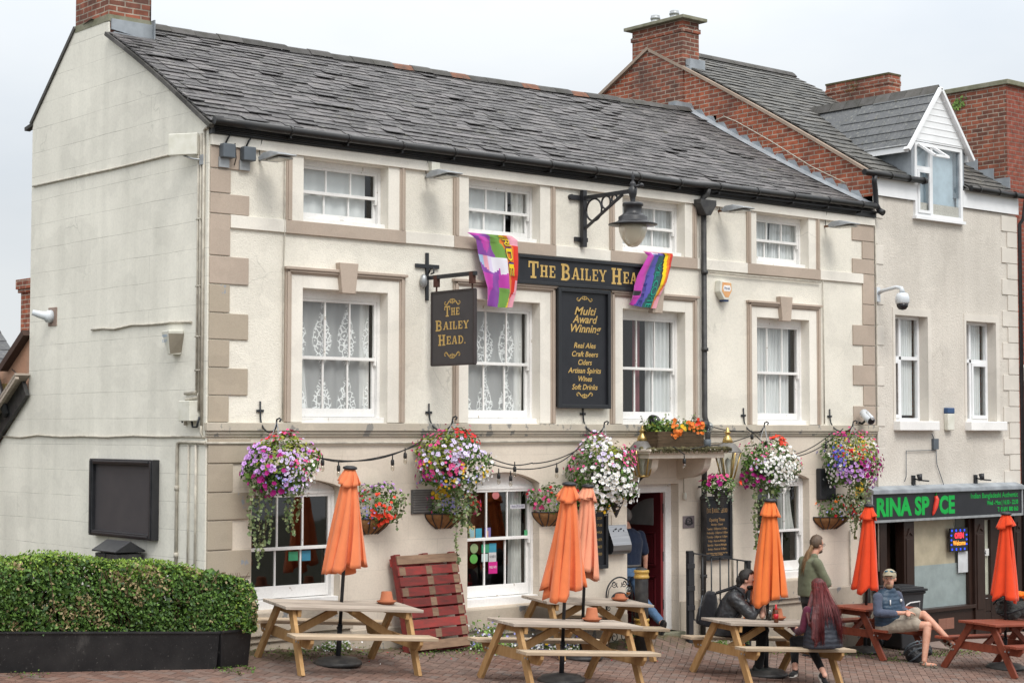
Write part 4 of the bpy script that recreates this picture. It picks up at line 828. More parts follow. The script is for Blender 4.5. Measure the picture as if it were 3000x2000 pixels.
# ------------------------------------------------------------------ behind the pub on the left
sb=root('salmon_building','salmon rendered building with a bargeboard beside the pub','building',(-.5,6,0))
mb=MB(); mb.prism([(4.78,2.4),(8.5,1.2),(8.5,3.4),(5.45,3.78),(4.78,4.20)],lambda a,b,d:(d,a,b),.03,.3); mb.build('wall',[m_salmon],sb)
mb=MB(); mb.bar((-.02,4.76,4.24),(-.02,5.5,3.76),.14,.09); mb.build('bargeboard',[pm('rotten_brown_board',(.07,.04,.03),.9,bump=.3)],sb)
mb=MB(); mb.tube([(-.12,6.2,3.66),(-.12,5.55,3.66),(-.12,5.45,3.5),(-.1,5.2,3.1)],.06,8); mb.build('downpipe',[m_black],sb)
mb=MB(); mb.tube([(.0,5.28,3.75),(.0,5.16,3.7),(-.01,5.3,3.3),(-.01,5.33,3.15)],.008,5); mb.build('wall_wire',[m_bcable],sb)
mb=MB(); mb.box(-.03,.03,5.38,6.0,3.05,3.15); mb.box(-.02,.04,5.45,6.0,3.15,3.55); mb.build('window_ledge',[pm('ochre_wood',(.2,.15,.05),.8)],sb)
lt=root('lean_to','low lean-to roof edge with black board against the pub gable','lean-to',(-.1,5.6,2.6))
mb=MB(); mb.bar((-.05,4.72,3.47),(-.05,7.2,1.82),.06,.24); mb.build('barge_board',[m_blackw],lt)
mb=MB(); mb.bar((-.12,4.68,3.66),(-.12,7.2,1.98),.22,.035); mb.bar((-.2,4.68,3.62),(-.2,7.2,1.94),.05,.06); mb.build('roof_edge',[m_greyw],lt)
fb=root('far_house','slate roofed house with tall brick chimney far behind the pub gable','house',(0,10.5,0))
mb=MB(); mb.box(-9,2.2,9.6,14,-1,3.6); mb.build('wall',[m_brick],fb)
mb=MB(); nc=9
for j in range(nc):
    x=-9
    while x<2.2:
        z0=3.45+j*.16; y0=9.4+j*.22; mb.add([(x+.006,y0,z0+.03),(x+.374,y0,z0+.03),(x+.374,y0+.36,z0+.27),(x+.006,y0+.36,z0+.27),(x+.006,y0,z0),(x+.374,y0,z0)],[(0,1,2,3),(4,5,1,0)]); x+=.38
mb.quad((-9,9.35,3.42),(2.2,9.35,3.42),(2.2,11.5,4.93),(-9,11.5,4.93)); mb.build('roof',[m_slateg],fb)
mb=MB()
for i in range(24): x=-9+.46*i; mb.prism([(11.22,4.80),(11.4,5.0),(11.58,4.80)],lambda a,b,d:(d,a,b),x+.005,x+.455)
mb.build('ridge_tiles',[m_ridge],fb)
mb=MB(); mb.box(2.08,2.9,8.9,9.5,3.6,5.30); mb.box(2.04,2.94,8.86,9.54,5.18,5.24); mb.box(2.01,2.97,8.84,9.56,5.24,5.40); mb.build('chimney',[m_brick],fb)
# ------------------------------------------------------------------ signs on the pub
ux,vz=(1,0,0),(0,0,1)
def framed(mbF,x0,x1,z0,z1,y,w=.045,d=.03):
    mbF.box(x0,x0+w,y-d,y,z0,z1); mbF.box(x1-w,x1,y-d,y,z0,z1); mbF.box(x0+w,x1-w,y-d,y,z0,z0+w); mbF.box(x0+w,x1-w,y-d,y,z1-w,z1)
r=root('name_board','long black name board with gilt THE BAILEY HEAD lettering under the first-floor sills','sign',(5.95,-.06,5.08))
mb=MB(); mb.box(4.76,7.31,-.07,-.0,4.895,5.27); mb.build('panel',[m_board],r)
mb=MB(); framed(mb,4.75,7.32,4.885,5.285,-.07); mb.build('frame',[m_iron],r,bevel=.006)
mb=MB(); put_slab(mb,'THE BAILEY HEAD',(6.10,-.073,4.995),ux,vz,.232,.165,width=2.26); mb.build('lettering',[m_goldp],r)
r=root('drinks_board','tall black board listing real ales, ciders and wines between two first-floor windows','sign',(6,-.06,4.03))
mb=MB(); mb.box(5.52,6.48,-.07,-.0,3.22,4.85); mb.build('panel',[m_board],r)
mb=MB(); framed(mb,5.50,6.50,3.20,4.87,-.07,.055,.04); mb.build('frame',[m_iron],r,bevel=.006)
mb=MB(); y=-.073; xc=6.02
swirl(mb,(xc,y,4.735),ux,vz,.185); swirl(mb,(xc,y,3.385),ux,vz,.19,-1)
for t,z,w in (('Multi',4.51,.42),('Award',4.395,.48),('Winning',4.265,.58)): put_text(mb,t,(xc,y,z),ux,vz,.155,shear=.3,bold=.003,width=w)
for t,z,w in (('Real Ales',4.045,.42),('Craft Beers',3.925,.5),('Ciders',3.81,.26),('Artisan Spirits',3.695,.63),('Wines',3.58,.26),('Soft Drinks',3.465,.49)): put_text(mb,t,(xc,y,z),ux,vz,.105,shear=.26,bold=.0015,width=w)
mb.build('lettering',[m_goldp],r)
# hanging sign on its bracket: board at right angles to the wall
hx=3.27
r=root('hanging_sign','black hanging pub sign on a cross-shaped iron bracket','hanging sign',(hx,-.05,4.9))
mb=MB(); mb.box(hx-.022,hx+.022,-.03,-.004,4.58,5.20); mb.box(hx-.19,hx+.19,-.034,-.004,5.0,5.05); mb.build('wall_bracket',[m_iron],r)
mb=MB(); mb.bar((hx,-.03,4.87),(hx,-1.02,4.87),.05,.05); mb.tube([(hx,-.05,4.93),(hx,-.09,4.99),(hx,-.16,4.99),(hx,-.16,4.93),(hx,-.1,4.92)],.012,6); mb.build('arm',[m_iron],r)
mb=MB()
for y in (-.22,-.95): mb.bar((hx,y,4.89),(hx,y,4.74),.055,.07,up=(0,1,0)); mb.cyl((hx,y,4.75),(hx,y,4.66),.012)
mb.build('hanger',[pm('rusty_iron',(.08,.03,.02),.7)],r)
H0,H1=3.73,4.67; Y0,Y1=-1.0,-.14
mb=MB(); mb.box(hx-.018,hx+.018,Y0,Y1,H0,H1); mb.build('panel',[m_notice],r)
mb=MB()
for (y0,y1,z0,z1) in ((Y0-.012,Y0+.012,H0,H1),(Y1-.012,Y1+.012,H0,H1),(Y0,Y1,H0-.012,H0+.012),(Y0,Y1,H1-.012,H1+.012)): mb.box(hx-.026,hx+.026,y0,y1,z0,z1)
mb.build('frame',[pm('sign_edging',(.045,.035,.035),.5)],r)
mb=MB(); yc=(Y0+Y1)/2; xs=hx-.020; um=(0,-1,0)
swirl(mb,(xs,yc,4.53),um,vz,.20); swirl(mb,(xs,yc,3.85),um,vz,.20,-1)
put_slab(mb,'THE',(xs,yc,4.36),um,vz,.135,.095,width=.32); put_slab(mb,'BAILEY',(xs,yc,4.18),um,vz,.14,.10,width=.70); put_slab(mb,'HEAD.',(xs,yc,3.99),um,vz,.14,.105,width=.58)
mb.build('lettering',[m_goldp],r)
# opening times board by the railing
r=root('opening_times_board','black opening times board fixed to the wall behind the railing','sign',(8.73,-.04,1.43))
mb=MB(); mb.box(8.44,9.03,-.05,-.0,.99,1.90); mb.build('panel',[m_board],r)
mb=MB(); framed(mb,8.42,9.05,.97,1.92,-.05,.05,.03); mb.build('frame',[m_iron],r,bevel=.006)
mb=MB(); y=-.053; xc=8.735; put_slab(mb,'THE BAILEY HEAD',(xc,y,1.675),ux,vz,.075,.058,width=.47)
for t,z,s,w in (('Opening Times',1.545,.07,.34),('Monday - Closed',1.485,.04,.25),('Tuesday - 3.00pm to 11.00pm',1.42,.045,.44),('Wednesday - 3.00pm to 11.00pm',1.36,.045,.47),('Thursday - 3.00pm to 11.00pm',1.30,.045,.45),('Friday - Noon to Midnight',1.24,.045,.38),('Saturday - Noon to Midnight',1.18,.045,.42),('Sunday - Noon to 10.30pm',1.12,.045,.40),('Bank Holidays except Christmas New Year',1.065,.025,.46),('Sunday - Noon to Midnight',1.04,.025,.25)): put_text(mb,t,(xc,y,z),ux,vz,s,bold=.001,width=w)
mb.build('lettering',[pm('tan_lettering',(.42,.26,.12),.5)],r)
# menu board half hidden behind the umbrellas
r=root('award_board','narrow black board of gilt awards behind the two orange parasols','sign',(6.2,-.03,1.45))
mb=MB(); mb.box(5.75,6.45,-.05,0,.98,1.92); mb.build('panel',[m_board],r)
mb=MB(); framed(mb,5.73,6.47,.96,1.94,-.05,.05,.03); mb.build('frame',[m_iron],r,bevel=.006)
mb=MB()
for i,(t) in enumerate(('CAMRA','WINNER 2024','BEST PUB','CAMRA','WINNER','IN 2023','2023')): put_text(mb,t,(6.37,-.053,1.75-.1*i),ux,vz,.05,align='RIGHT')
mb.build('lettering',[m_goldp],r)
mb=MB(); c=wy(1810,1528,0); mb.box(c.x-.13,c.x+.13,-.012,0,c.z-.10,c.z+.10); pq=tag(mb.build('wall_plaque',[m_beige],org=c),'pale painted plaque above the steel ash bin','plaque')
r=root('house_plaque','grey plaque with a round letter emblem between the door and the drainpipe','plaque',(8.17,0,1.55))
mb=MB(); mb.box(8.05,8.29,-.014,0,1.46,1.64); mb.build('plate',[pm('grey_plaque',(.20,.165,.17),.5)],r,bevel=.003)
mb=MB()
for R in (.055,.07): mb.tube([(8.17+R*math.cos(g),-.017,1.56+R*.9*math.sin(g)) for g in [2*PI*i/20 for i in range(21)]],.004,5)
put_text(mb,'CH',(8.17,-.016,1.535),ux,vz,.07,bold=.002); mb.tube([(8.08,-.016,1.545),(8.10,-.016,1.52),(8.24,-.016,1.52),(8.26,-.016,1.545)],.006,5); put_text(mb,'CITY HOUSE',(8.17,-.016,1.485),ux,vz,.018) if False else None
mb.build('emblem',[m_iron],r)
# ------------------------------------------------------------------ lamps
r=root('street_lamp','large black bracket street lamp with a frosted bowl, high on the pub front','street lamp',(6.0,0,5.8))
mb=MB(); lx=6.0; mb.box(lx-.035,lx+.035,-.11,-.04,5.46,6.26); mb.box(lx-.21,lx+.14,-.04,-.004,6.12,6.19); mb.box(lx-.12,lx+.12,-.04,-.004,5.54,5.60)
for x in (lx-.19,lx+.12): mb.cyl((x,-.05,6.155),(x,0,6.155),.04)
mb.build('wall_bracket',[m_black],r)
mb=MB(); mb.bar((lx,-.08,6.15),(lx,-1.08,6.15),.04,.055); mb.bar((lx,-.11,5.72),(lx,-.86,6.12),.03,.035)
for (y,z,R) in ((-.29,5.965,.155),(-.535,6.045,.088),(-.70,6.085,.05)): mb.tube([(lx,y+R*math.cos(g),z+R*math.sin(g)) for g in [2*PI*i/24 for i in range(25)]],.014,6)
mb.build('arm',[m_black],r)
ly=-1.06
def LT(P,c,n): mb.lathe([(r_*.92,6.15+(z_-6.15)*.87) if z_<6.15 else (r_,z_) for r_,z_ in P],c,n)
mb=MB(); LT([(.0,6.42),(.012,6.38),(.03,6.33),(.012,6.30),(.035,6.26),(.045,6.24),(.03,6.21),(.06,6.19),(.06,6.10),(.045,6.05),(.035,5.99),(.05,5.96)],(lx,ly,0),16); mb.cyl((lx,ly,6.2),(lx,ly-.16,6.21),.018); mb.ellip((lx,ly-.17,6.21),.03,.03,.03); mb.build('finial',[m_black],r)
mb=MB(); LT([(.05,5.98),(.14,5.965),(.155,5.945),(.155,5.915),(.135,5.90),(.135,5.80),(.17,5.77),(.215,5.74),(.215,5.685),(.24,5.67),(.26,5.655),(.36,5.63),(.365,5.615),(.20,5.61)],(lx,ly,0),32); mb.build('lamp_hood',[m_black],r)
mb=MB(); LT([(.205,5.612),(.21,5.56),(.2,5.50),(.175,5.42),(.13,5.34),(.07,5.28),(.0,5.265)],(lx,ly,0),32)
n=NT('frosted_bowl'); n.b.inputs['Transmission Weight'].default_value=.25; n.col((.68,.63,.50)); mb.build('bowl',[n.set(.35)],r)
def flood(px0,px1,label,rust=False):
    a=wy(*px0,-.02); L=.58; r=root('floodlight',label,'floodlight',a,group='floodlights under the eaves')
    mb=MB(); mb.tube([(a.x-.0,-.0,a.z),(a.x,-.22,a.z-.0)],.018,6); mb.build('arm',[pm('rusty_arm',(.2,.08,.03),.8) if rust else m_zinc],r)
    mb=MB(); t=-.10; x,z=a.x,a.z
    prof=[(-.16,.0),(-.22,.055),(-.38,.06),(-.62,.0),(-.62,-.015),(-.2,-.045)]
    for s,w in((0,.13),): 
        P=[(yy,zz) for yy,zz in prof]; vs=[(x-w*(1 if i in(1,2) else 1.0)*(.75 if i in (1,2) else 1),yy,z+zz) for i,(yy,zz) in enumerate(P)]+[(x+w*(.75 if i in (1,2) else 1),yy,z+zz) for i,(yy,zz) in enumerate(P)]
        mb.add(vs,[tuple(range(6)),tuple(range(11,5,-1))]+[(i,6+i,6+(i+1)%6,(i+1)%6) for i in range(6)])
    mb.build('lamp_head',[m_zinc],r,bevel=.012)
    mb=MB(); mb.box(x-.10,x+.10,-.58,-.30,z-.052,z-.035); mb.build('lens',[pm('floodlight_lens',(.35,.34,.3),.2)],r)
    mb=MB(); mb.tube([(x,-.02,z),(x-.03,-.04,z+.10),(x,-.05,z+.24),(x+.02,-.05,z+.36)],.006,5); mb.build('cable',[m_bcable],r)
K1=lambda x,y:(550+x/3.136,350+y/3.136); K2=lambda x,y:(550+x/3.136,800+y/3.136); K3=lambda x,y:(1200+x/3.136,400+y/3.136); K5=lambda x,y:(1750+x/2.767,500+y/2.767); K6=lambda x,y:(1750+x/2.767,850+y/2.767)
flood(K1(668,372),0,'grey floodlight beside the two grey boxes under the eaves'); flood(K3(155,375),0,'grey floodlight below a small cable box near the hanging sign'); flood(K5(990,328),0,'grey floodlight between the black downpipe hopper and the last top window',True); flood(K5(1850,452),0,'grey floodlight with rusty arm above the quoins next to the restaurant',True)
for k,(p,q) in enumerate(((298,220),(488,250))):
    a=wy(*K1(p,q),-.05); r=root('eaves_box',['grey metal box on the top quoin at the gable corner','grey metal box with scuffed corner, next to the floodlight under the eaves'][k],'electrical box',(a.x+.08,0,a.z-.07),group='grey boxes under the eaves')
    mb=MB(); mb.box(a.x,a.x+.17,-.13,-.022,a.z-.17,a.z); mb.build('case',[m_greybox],r,bevel=.012)
    mb=MB(); mb.box(a.x-.01,a.x+.13,-.05,-.023,a.z-.28,a.z-.16); mb.build('mounting_plate',[m_zinc],r)
    mb=MB(); mb.tube([(a.x+.06,-.07,a.z),(a.x+.09,-.08,a.z+.07),(a.x+.12,-.09,a.z+.12)],.012,6); 
    if k==0: mb.tube([(a.x+.15,-.09,a.z-.02),(a.x+.20,-.06,a.z+.02),(a.x+.23,-.04,a.z-.15),(a.x+.21,-.03,a.z-.24)],.006,5)
    mb.build('cable',[m_bcable],r)
# wall lanterns either side of the canopy
def lantern(x,y,z0,z1,label):
    r=root('lantern',label,'lantern',(x,y,z0),group='brass lanterns by the porch'); h=z1-z0
    zb=z0; zt=z0+h*.50; n=6
    mb=MB()
    for i in range(n):
        g=2*PI*i/n+.3; mb.tube([(x+.092*math.cos(g),y+.092*math.sin(g),zb),(x+.19*math.cos(g),y+.19*math.sin(g),zt)],.012,6)
    mb.lathe([(.0,zb-.03),(.085,zb-.02),(.10,zb),(.085,zb+.01)],(x,y,0),n)
    mb.lathe([(.05,z0+h*.68),(.08,z0+h*.70),(.065,z0+h*.77),(.03,z0+h*.83),(.03,z0+h*.87),(.055,z0+h*.885),(.03,z0+h*.91),(.02,z0+h*.97),(.0,z1)],(x,y,0),14); mb.build('brass_frame',[m_brass],r)
    mb=MB(); mb.lathe([(.215,zt),(.205,zt+.02),(.12,z0+h*.66),(.06,z0+h*.70),(.0,z0+h*.76)],(x,y,0),n); mb.build('lantern_roof',[pm('aged_zinc',(.20,.19,.18),.5,(.12,.11,.1),8)],r)
    mb=MB(); mb.lathe([(.085,zb+.01),(.182,zt-.01)],(x,y,0),n,sm=False); mb.build('lantern_pane',[m_drink],r)
    mb=MB(); mb.lathe([(.0,zb+.30),(.03,zb+.28),(.045,zb+.22),(.02,zb+.14),(.02,zb+.02)],(x,y,0),10); mb.build('bulb',[m_whitep],r)
    mb=MB(); mb.tube([(x,y,zb-.02),(x,y+.1,zb-.1),(x,-.0,zb-.14)],.016,6); mb.build('bracket',[m_black],r)
lantern(8.40,-.58,2.20,2.95,'brass lantern at the drainpipe end of the porch canopy'); lx_=wy(1882,1260,-.45).x; lantern(lx_,-.45,2.26,2.97,'brass lantern mostly hidden behind the white flower basket')
# ------------------------------------------------------------------ porch canopy, trough
r=root('porch_canopy','cream flat porch canopy on scrolled brackets over the pub door, mossy on top','canopy',(7.37,-.3,2.5))
mb=MB(); mb.box(6.62,8.24,-.74,-.0,2.57,2.63); mb.box(6.60,8.26,-.77,-.0,2.60,2.635); mb.box(6.66,8.20,-.70,0,2.50,2.57); mb.build('slab',[m_beige],r,bevel=.008)
for x in (6.85,7.93):
    mb=MB(); P=[(-.56,2.50),(-.0,2.50),(-.0,2.20)]+[(-.10-.40*math.sin(PI/2*i/8),2.22+.19*(1-math.cos(PI/2*i/8))) for i in range(9)]; P=[(0,2.50),(0,2.19),(-.06,2.19)]+[(-.06-.5*math.sin(PI/2*i/10),2.20+.22*(1-math.cos(PI/2*i/10))) for i in range(11)]+[(-.58,2.50)]
    mb.prism(P,lambda a,b,d:(d,a,b),x,x+.13); mb.build('bracket',[m_beige],r,bevel=.006)
mb=MB()
for i in range(420):
    x=random.uniform(6.62,8.26); y=random.choice([random.uniform(-.78,-.70),random.uniform(-.78,-.2)]); s=random.uniform(.012,.035); mb.ellip((x,y,2.635),s*1.4,s,s*.7*(1 if random.random()<.8 else 1.8),5,4)
for i in range(260):
    x=random.uniform(6.62,8.26); a=Vector((x,-.775,2.63)); mb.add([a,a+Vector((random.uniform(-.02,.02),-.02,-.02)),a+Vector((random.uniform(-.03,.03),-.01,-random.uniform(.02,.07)))],[(0,1,2)])
mb.build('moss',[m_moss],r)
r=root('flower_trough','old ridged timber trough of orange begonias on the porch canopy','planter',(7.3,-.55,2.64))
mb=MB(); x0,x1,y0,y1,z0,z1=6.80,7.74,-.72,-.38,2.645,2.88
mb.box(x0,x1,y0,y0+.03,z0,z1); mb.box(x0,x1,y1-.03,y1,z0,z1); mb.box(x0,x0+.03,y0,y1,z0,z1); mb.box(x1-.03,x1,y0,y1,z0,z1)
for i in range(12): z=z0+.012+.019*i; mb.box(x0-.004,x1+.004,y0-.009,y0,z,z+.010); mb.box(x0-.009,x0,y0,y1,z,z+.010)
mb.build('box',[m_boxw],r)
mb=MB(); mb.box(x0+.03,x1-.03,y0+.03,y1-.03,z0+.1,z1-.02); mb.build('soil',[m_soil],r)
TROUGH=r
for k,(px,py,lab) in enumerate(((1917,1232,'black globe lamp among the trough leaves beside the orange begonias'),(2068,1248,'black globe lamp against the downpipe at the end of the flower trough'))):
    a=wy(px,py,-.50); r=root('globe_light',lab,'lamp',a)
    mb=MB(); d=Vector((.75,-.6,-.25)) if k else Vector((-.2,-.5,-.1)); d.normalize(); mb.tube([a-d*.10,a-d*.08,a+d*.03],[.03,.075,.08],14); mb.tube([a-d*.08,(a.x-.02,a.y+.03,2.88)],.014,6); mb.build('housing',[m_black],r)
    mb=MB(); mb.tube([a+d*.03,a+d*.07,a+d*.10,a+d*.115],[.075,.068,.04,.005],14); mb.build('globe',[glass('globe_glass',(.8,.85,.9),2)],r)
a=wy(2070,1300,-.6); mb=MB(); mb.tube([(a.x,a.y,2.64),(a.x,a.y,2.70),(a.x,a.y,2.77)],[.055,.065,.07],12); tag(mb.build('light_housing',[m_greybox],org=(a.x,a.y,2.64)),'small grey cup-shaped light standing on the canopy beside the flower trough','lamp')
# ------------------------------------------------------------------ small things on the walls
r=root('security_alarm','cream shield-shaped alarm box with orange face on the upper wall','alarm box',(8.90,0,5.0))
mb=MB(); P=[(8.76,4.98),(8.85,4.86),(8.95,4.86),(9.04,4.99),(9.03,5.13),(8.78,5.15)]; mb.prism(P,lambda a,b,d:(a,d,b),-.12,-.0); mb.build('cover',[m_whitep],r,bevel=.012)
mb=MB(); P=[(8.80,4.99),(8.87,4.90),(8.94,4.90),(9.01,5.0),(9.0,5.12),(8.81,5.12)]; mb.prism(P,lambda a,b,d:(a,d,b),-.125,-.119); mb.build('orange_face',[pm('orange_plate',(.70,.28,.08),.5,(.66,.4,.2))],r)
mb=MB(); P=[(8.82,5.03),(8.84,4.99),(8.97,4.99),(8.99,5.03),(8.97,5.08),(8.84,5.08)]; mb.prism(P,lambda a,b,d:(a,d,b),-.128,-.124); mb.build('white_panel',[m_white],r)
mb=MB(); put_text(mb,'Pro-tek',(8.905,-.1295,5.015),ux,vz,.06,bold=.001,width=.12); mb.build('lettering',[pm('navy_lettering',(.03,.06,.2),.5)],r)
mb=MB(); mb.box(8.85,8.95,-.115,-.02,4.835,4.865); mb.build('blue_base',[pm('dark_blue_plastic',(.01,.03,.1),.3)],r)
def gx(px,py,x=0): return wx(px,py,x)
a=Vector((0,.66,3.97)); r=root('gable_alarm','white wedge-shaped alarm box with worn lettering on the pub gable','alarm box',a)
mb=MB(); vs=[(0,.88,4.07),(0,.56,4.12),(-.16,.62,4.10),(-.16,.88,4.05),(0,.76,3.80),(0,.60,3.80),(-.14,.62,3.80),(-.14,.70,3.82)]
mb.add([(0,.90,4.09),(0,.52,4.09),(-.17,.60,4.09),(-.12,.86,4.09),(0,.78,3.80),(0,.58,3.80),(-.13,.62,3.80),(-.10,.74,3.80)],[(0,1,2,3),(7,6,5,4),(0,3,7,4),(3,2,6,7),(2,1,5,6),(1,0,4,5)]); mb.build('cover',[m_whitep],r,bevel=.01)
mb=MB(); mb.add([(-.003,.519,4.05),(-.172,.599,4.05),(-.134,.62,3.81),(-.003,.58,3.81)],[(0,1,2,3)]); mb.build('dark_side',[pm('faded_brown_panel',(.25,.22,.17),.6)],r)
mb=MB(); U=Vector((-.05,-.26,0)).normalized(); 
for t,z in (('MORGAN',4.01),('SECURITY',3.95)): put_text(mb,t,(-.145,.735,z),U,vz,.05,width=.17)
mb.build('lettering',[pm('blue_lettering',(.08,.25,.5),.5)],r)
a=Vector((0,4.05,4.42)); r=root('flue_vent','grey boiler flue sticking out of the gable','flue',a)
mb=MB(); mb.box(-.012,0,3.90,4.14,4.30,4.55); mb.build('backing_plate',[pm('bare_render_patch',(.30,.22,.18),.9)],r)
mb=MB(); mb.tube([(0,4.05,4.43),(-.07,4.06,4.43),(-.09,4.07,4.44),(-.15,4.09,4.45),(-.25,4.13,4.48)],[.09,.085,.06,.05,.036],14); mb.build('flue_pipe',[m_camw],r)
a=Vector((0,.42,6.3)); r=root('flood_panel','square cream sensor lamp on the gable corner below the eaves','floodlight',a)
mb=MB(); mb.obox((-.14,.34,6.30),(.5,-.75,0),(0.75,.5,0),(0,0,1),.19,.03,.13); mb.build('lamp_panel',[m_whitep],r,bevel=.01)
mb=MB(); mb.tube([(-.12,.36,6.17),(-.08,.22,6.12),(-.02,.12,6.10)],.012,6); mb.box(-.04,.0,.06,.14,6.04,6.16); mb.build('bracket',[m_zinc],r)
# pipes and cables on the gable corner, notice board, meter box
mb=MB()
for (y,z0,z1,r_) in ((.13,3.12,6.42,.016),(.19,3.3,6.40,.014),(.07,2.95,6.44,.016)): mb.tube([(-.02,y,z1),(-.02,y,(z0+z1)/2),(-.02,y,z0)],r_,7)
mb.tube([(-.02,.07,6.44),(-.02,.04,6.47),(-.02,-.02,6.47)],.016,7)
for z in (5.4,4.6,4.0,3.6): mb.tube([(-.024,.10,z),(-.024,.22,z)],.013,6)
mb.tube([(-.02,.13,3.33),(-.02,.15,3.28),(-.02,.42,3.26),(-.02,.44,3.22),(-.02,.44,2.95)],.018,7); mb.tube([(-.02,.19,3.36),(-.02,.2,3.34),(-.02,.46,3.33)],.018,7); mb.tube([(-.02,.07,3.0),(-.02,.08,2.86),(-.02,.02,2.80)],.014,7)
mb.tube([(-.02,-.03,2.745),(-.02,.55,2.755),(-.02,.62,2.74),(-.02,.63,2.65),(-.02,.63,1.0)],.02,8); mb.tube([(-.02,.36,2.72),(-.02,.36,1.0)],.012,6); mb.tube([(-.025,.18,2.72),(-.025,.18,1.0)],.016,6)
for z in (2.2,1.4): mb.tube([(-.02,.63,z-.03),(-.02,.63,z+.03)],.028,8)
mb.tube([(-.02,-.03,2.74),(.05,-.035,2.74),(3,-.035,2.735),(6.4,-.035,2.75)],.016,7); mb.tube([(8.3,-.035,2.72),(9.0,-.035,2.72)],.014,6)
tag(mb.build('pipe_run',[m_cable],org=(0,.1,3.2)),'cream painted conduit pipes running up the corner of the gable','pipes')
def cab(pts,lab,rad=.011,mat=None,cat='cable',name='wall_cable'): mb=MB(); mb.tube(pts,rad,6); return tag(mb.build(name,[mat or m_cable],org=pts[0]),lab,cat)
cab([wx(*p,-.015) for p in ((96,546),(168,530),(245,513),(320,497),(400,478),(480,458),(548,440))],'cream cable crossing the gable high up, below the eaves',.014)
cab([wx(*p,-.015) for p in ((268,966),(300,962),(335,964),(385,952),(430,951),(480,947),(500,944),(560,943))],'short wavy cable across the gable above the alarm box',.014)
cab([wx(*p,-.015) for p in ((5,1277),(60,1281),(110,1274),(180,1279),(240,1277),(310,1280),(390,1276),(470,1279),(530,1278),(600,1279))],'long cable across the gable at the height of the cornice',.013)
cab([(1.06,-.03,6.25),(1.06,-.03,5.2),(1.05,-.03,4.95),(1.05,-.03,3.9),(1.05,-.03,3.0)],'thin cream cable beside the lace-curtained window next to the gable',.009); cab([(11.27,-.03,5.28),(11.28,-.03,4.2),(11.28,-.03,3.0)],'thin cable down beside the architrave near the dome camera',.009)
cab([(8.5,-.045,5.27),(9.4,-.045,5.26),(10.3,-.045,5.265),(11.2,-.045,5.26)],'cables along the sill band above the orange alarm box',.013); cab([(12.62,-.03,6.4),(12.63,-.03,5.3),(12.63,-.03,3.4),(12.63,-.03,2.3),(12.63,-.03,.6)],'thin pipe down the joint between pub and restaurant',.012)
cab([(9.10,-.03,2.5),(9.10,-.03,1.4),(9.10,-.03,.4)],'slim pipe beside the opening times board',.014); cab([(11.9,-.03,1.3),(11.9,-.03,.45),(11.94,-.03,.38),(12.2,-.03,.40)],'thin bent pipe under the extractor cover',.012)
cab([(12.24,-.1,1.5),(12.24,-.1,.3),(12.24,-.1,-.75)],'black drainpipe between the pub front and the restaurant door',.05,m_blackw,'drainpipe','drain_pipe')
a=Vector((0,1.9,2.04)); r=root('notice_board','large blank black notice board in a moulded frame on the gable','notice board',a)
mb=MB(); mb.box(-.05,-.0,1.10,2.70,1.58,2.50); mb.build('panel',[m_notice],r)
mb=MB()
for (y0,y1,z0,z1) in ((1.08,1.16,1.55,2.53),(2.64,2.72,1.55,2.53),(1.16,2.64,1.55,1.62),(1.16,2.64,2.46,2.53)): mb.box(-.10,0,y0,y1,z0,z1); mb.box(-.115,-.10,y0+.02,y1-.02,z0+.02,z1-.02)
mb.build('frame',[m_black],r,bevel=.01)
a=Vector((0,.33,3.1)); r=root('meter_box','small pale meter box under the bent conduit on the gable','meter box',a)
mb=MB(); mb.box(-.14,0,.14,.40,3.0,3.24); mb.build('case',[m_whitep],r,bevel=.008)
mb=MB(); mb.tube([(-.05,.40,3.02),(-.05,.46,3.02),(-.05,.46,2.98)],.012,6); mb.tube([(-.06,.22,3.0),(-.06,.20,2.93),(-.05,.12,2.93),(-.04,.08,3.05)],.014,6); mb.build('outlet',[m_iron],r)
# black roofed bin behind the hedge
r=root('litter_bin','black double litter bin with a pitched lid behind the hedge','bin',(-.24,1.6,.3))
q=wx(339,1600,-.42); y0=q.y; mb=MB(); mb.box(-.42,-.06,y0,y0+.26,.3,1.385); mb.box(-.42,-.06,y0+.28,y0+.54,.3,1.385); mb.build('body',[m_blackw],r,bevel=.015)
mb=MB()
mb.prism([(-.45,1.40),(-.03,1.40),(-.03,1.42),(-.24,1.54),(-.45,1.42)],lambda a,b,d:(a,d,b),y0-.03,y0+.57); mb.build('lid',[m_black],r,bevel=.01)
# cameras
a=wy(2585,860,-.02); r=root('dome_camera','white dome security camera on a swan-neck bracket at the restaurant corner','security camera',(12.72,0,5.15))
mb=MB(); mb.box(12.63,12.72,-.05,0,5.02,5.26); mb.tube([(12.67,-.04,5.16),(12.67,-.15,5.2),(12.68,-.40,5.24),(12.68,-.50,5.22),(12.68,-.52,5.14)],[.03,.03,.03,.034,.05],10); mb.build('bracket',[m_camw],r)
mb=MB(); mb.lathe([(.0,5.15),(.09,5.13),(.115,5.06),(.115,4.98),(.10,4.96)],(12.68,-.52,0),18); mb.build('housing',[m_camw],r)
mb=MB(); mb.lathe([(.098,4.965),(.09,4.91),(.06,4.87),(0,4.855)],(12.68,-.52,0),18); mb.build('dome',[pm('smoked_dome',(.02,.02,.025),.1)],r)
a=wy(2542,1222,-.25); r=root('bullet_camera','white bullet camera on the cornice above the blue and yellow flower basket','security camera',(a.x,0,a.z))
d=Vector((-.35,-.75,-.42)).normalized(); mb=MB(); mb.tube([a-d*.17,a-d*.16,a+d*.14],[.05,.07,.07],14); mb.tube([a-d*.02+Vector((0,0,.07)),a+d*.20+Vector((0,0,.07))],.028,8); mb.build('camera_body',[m_camw],r)
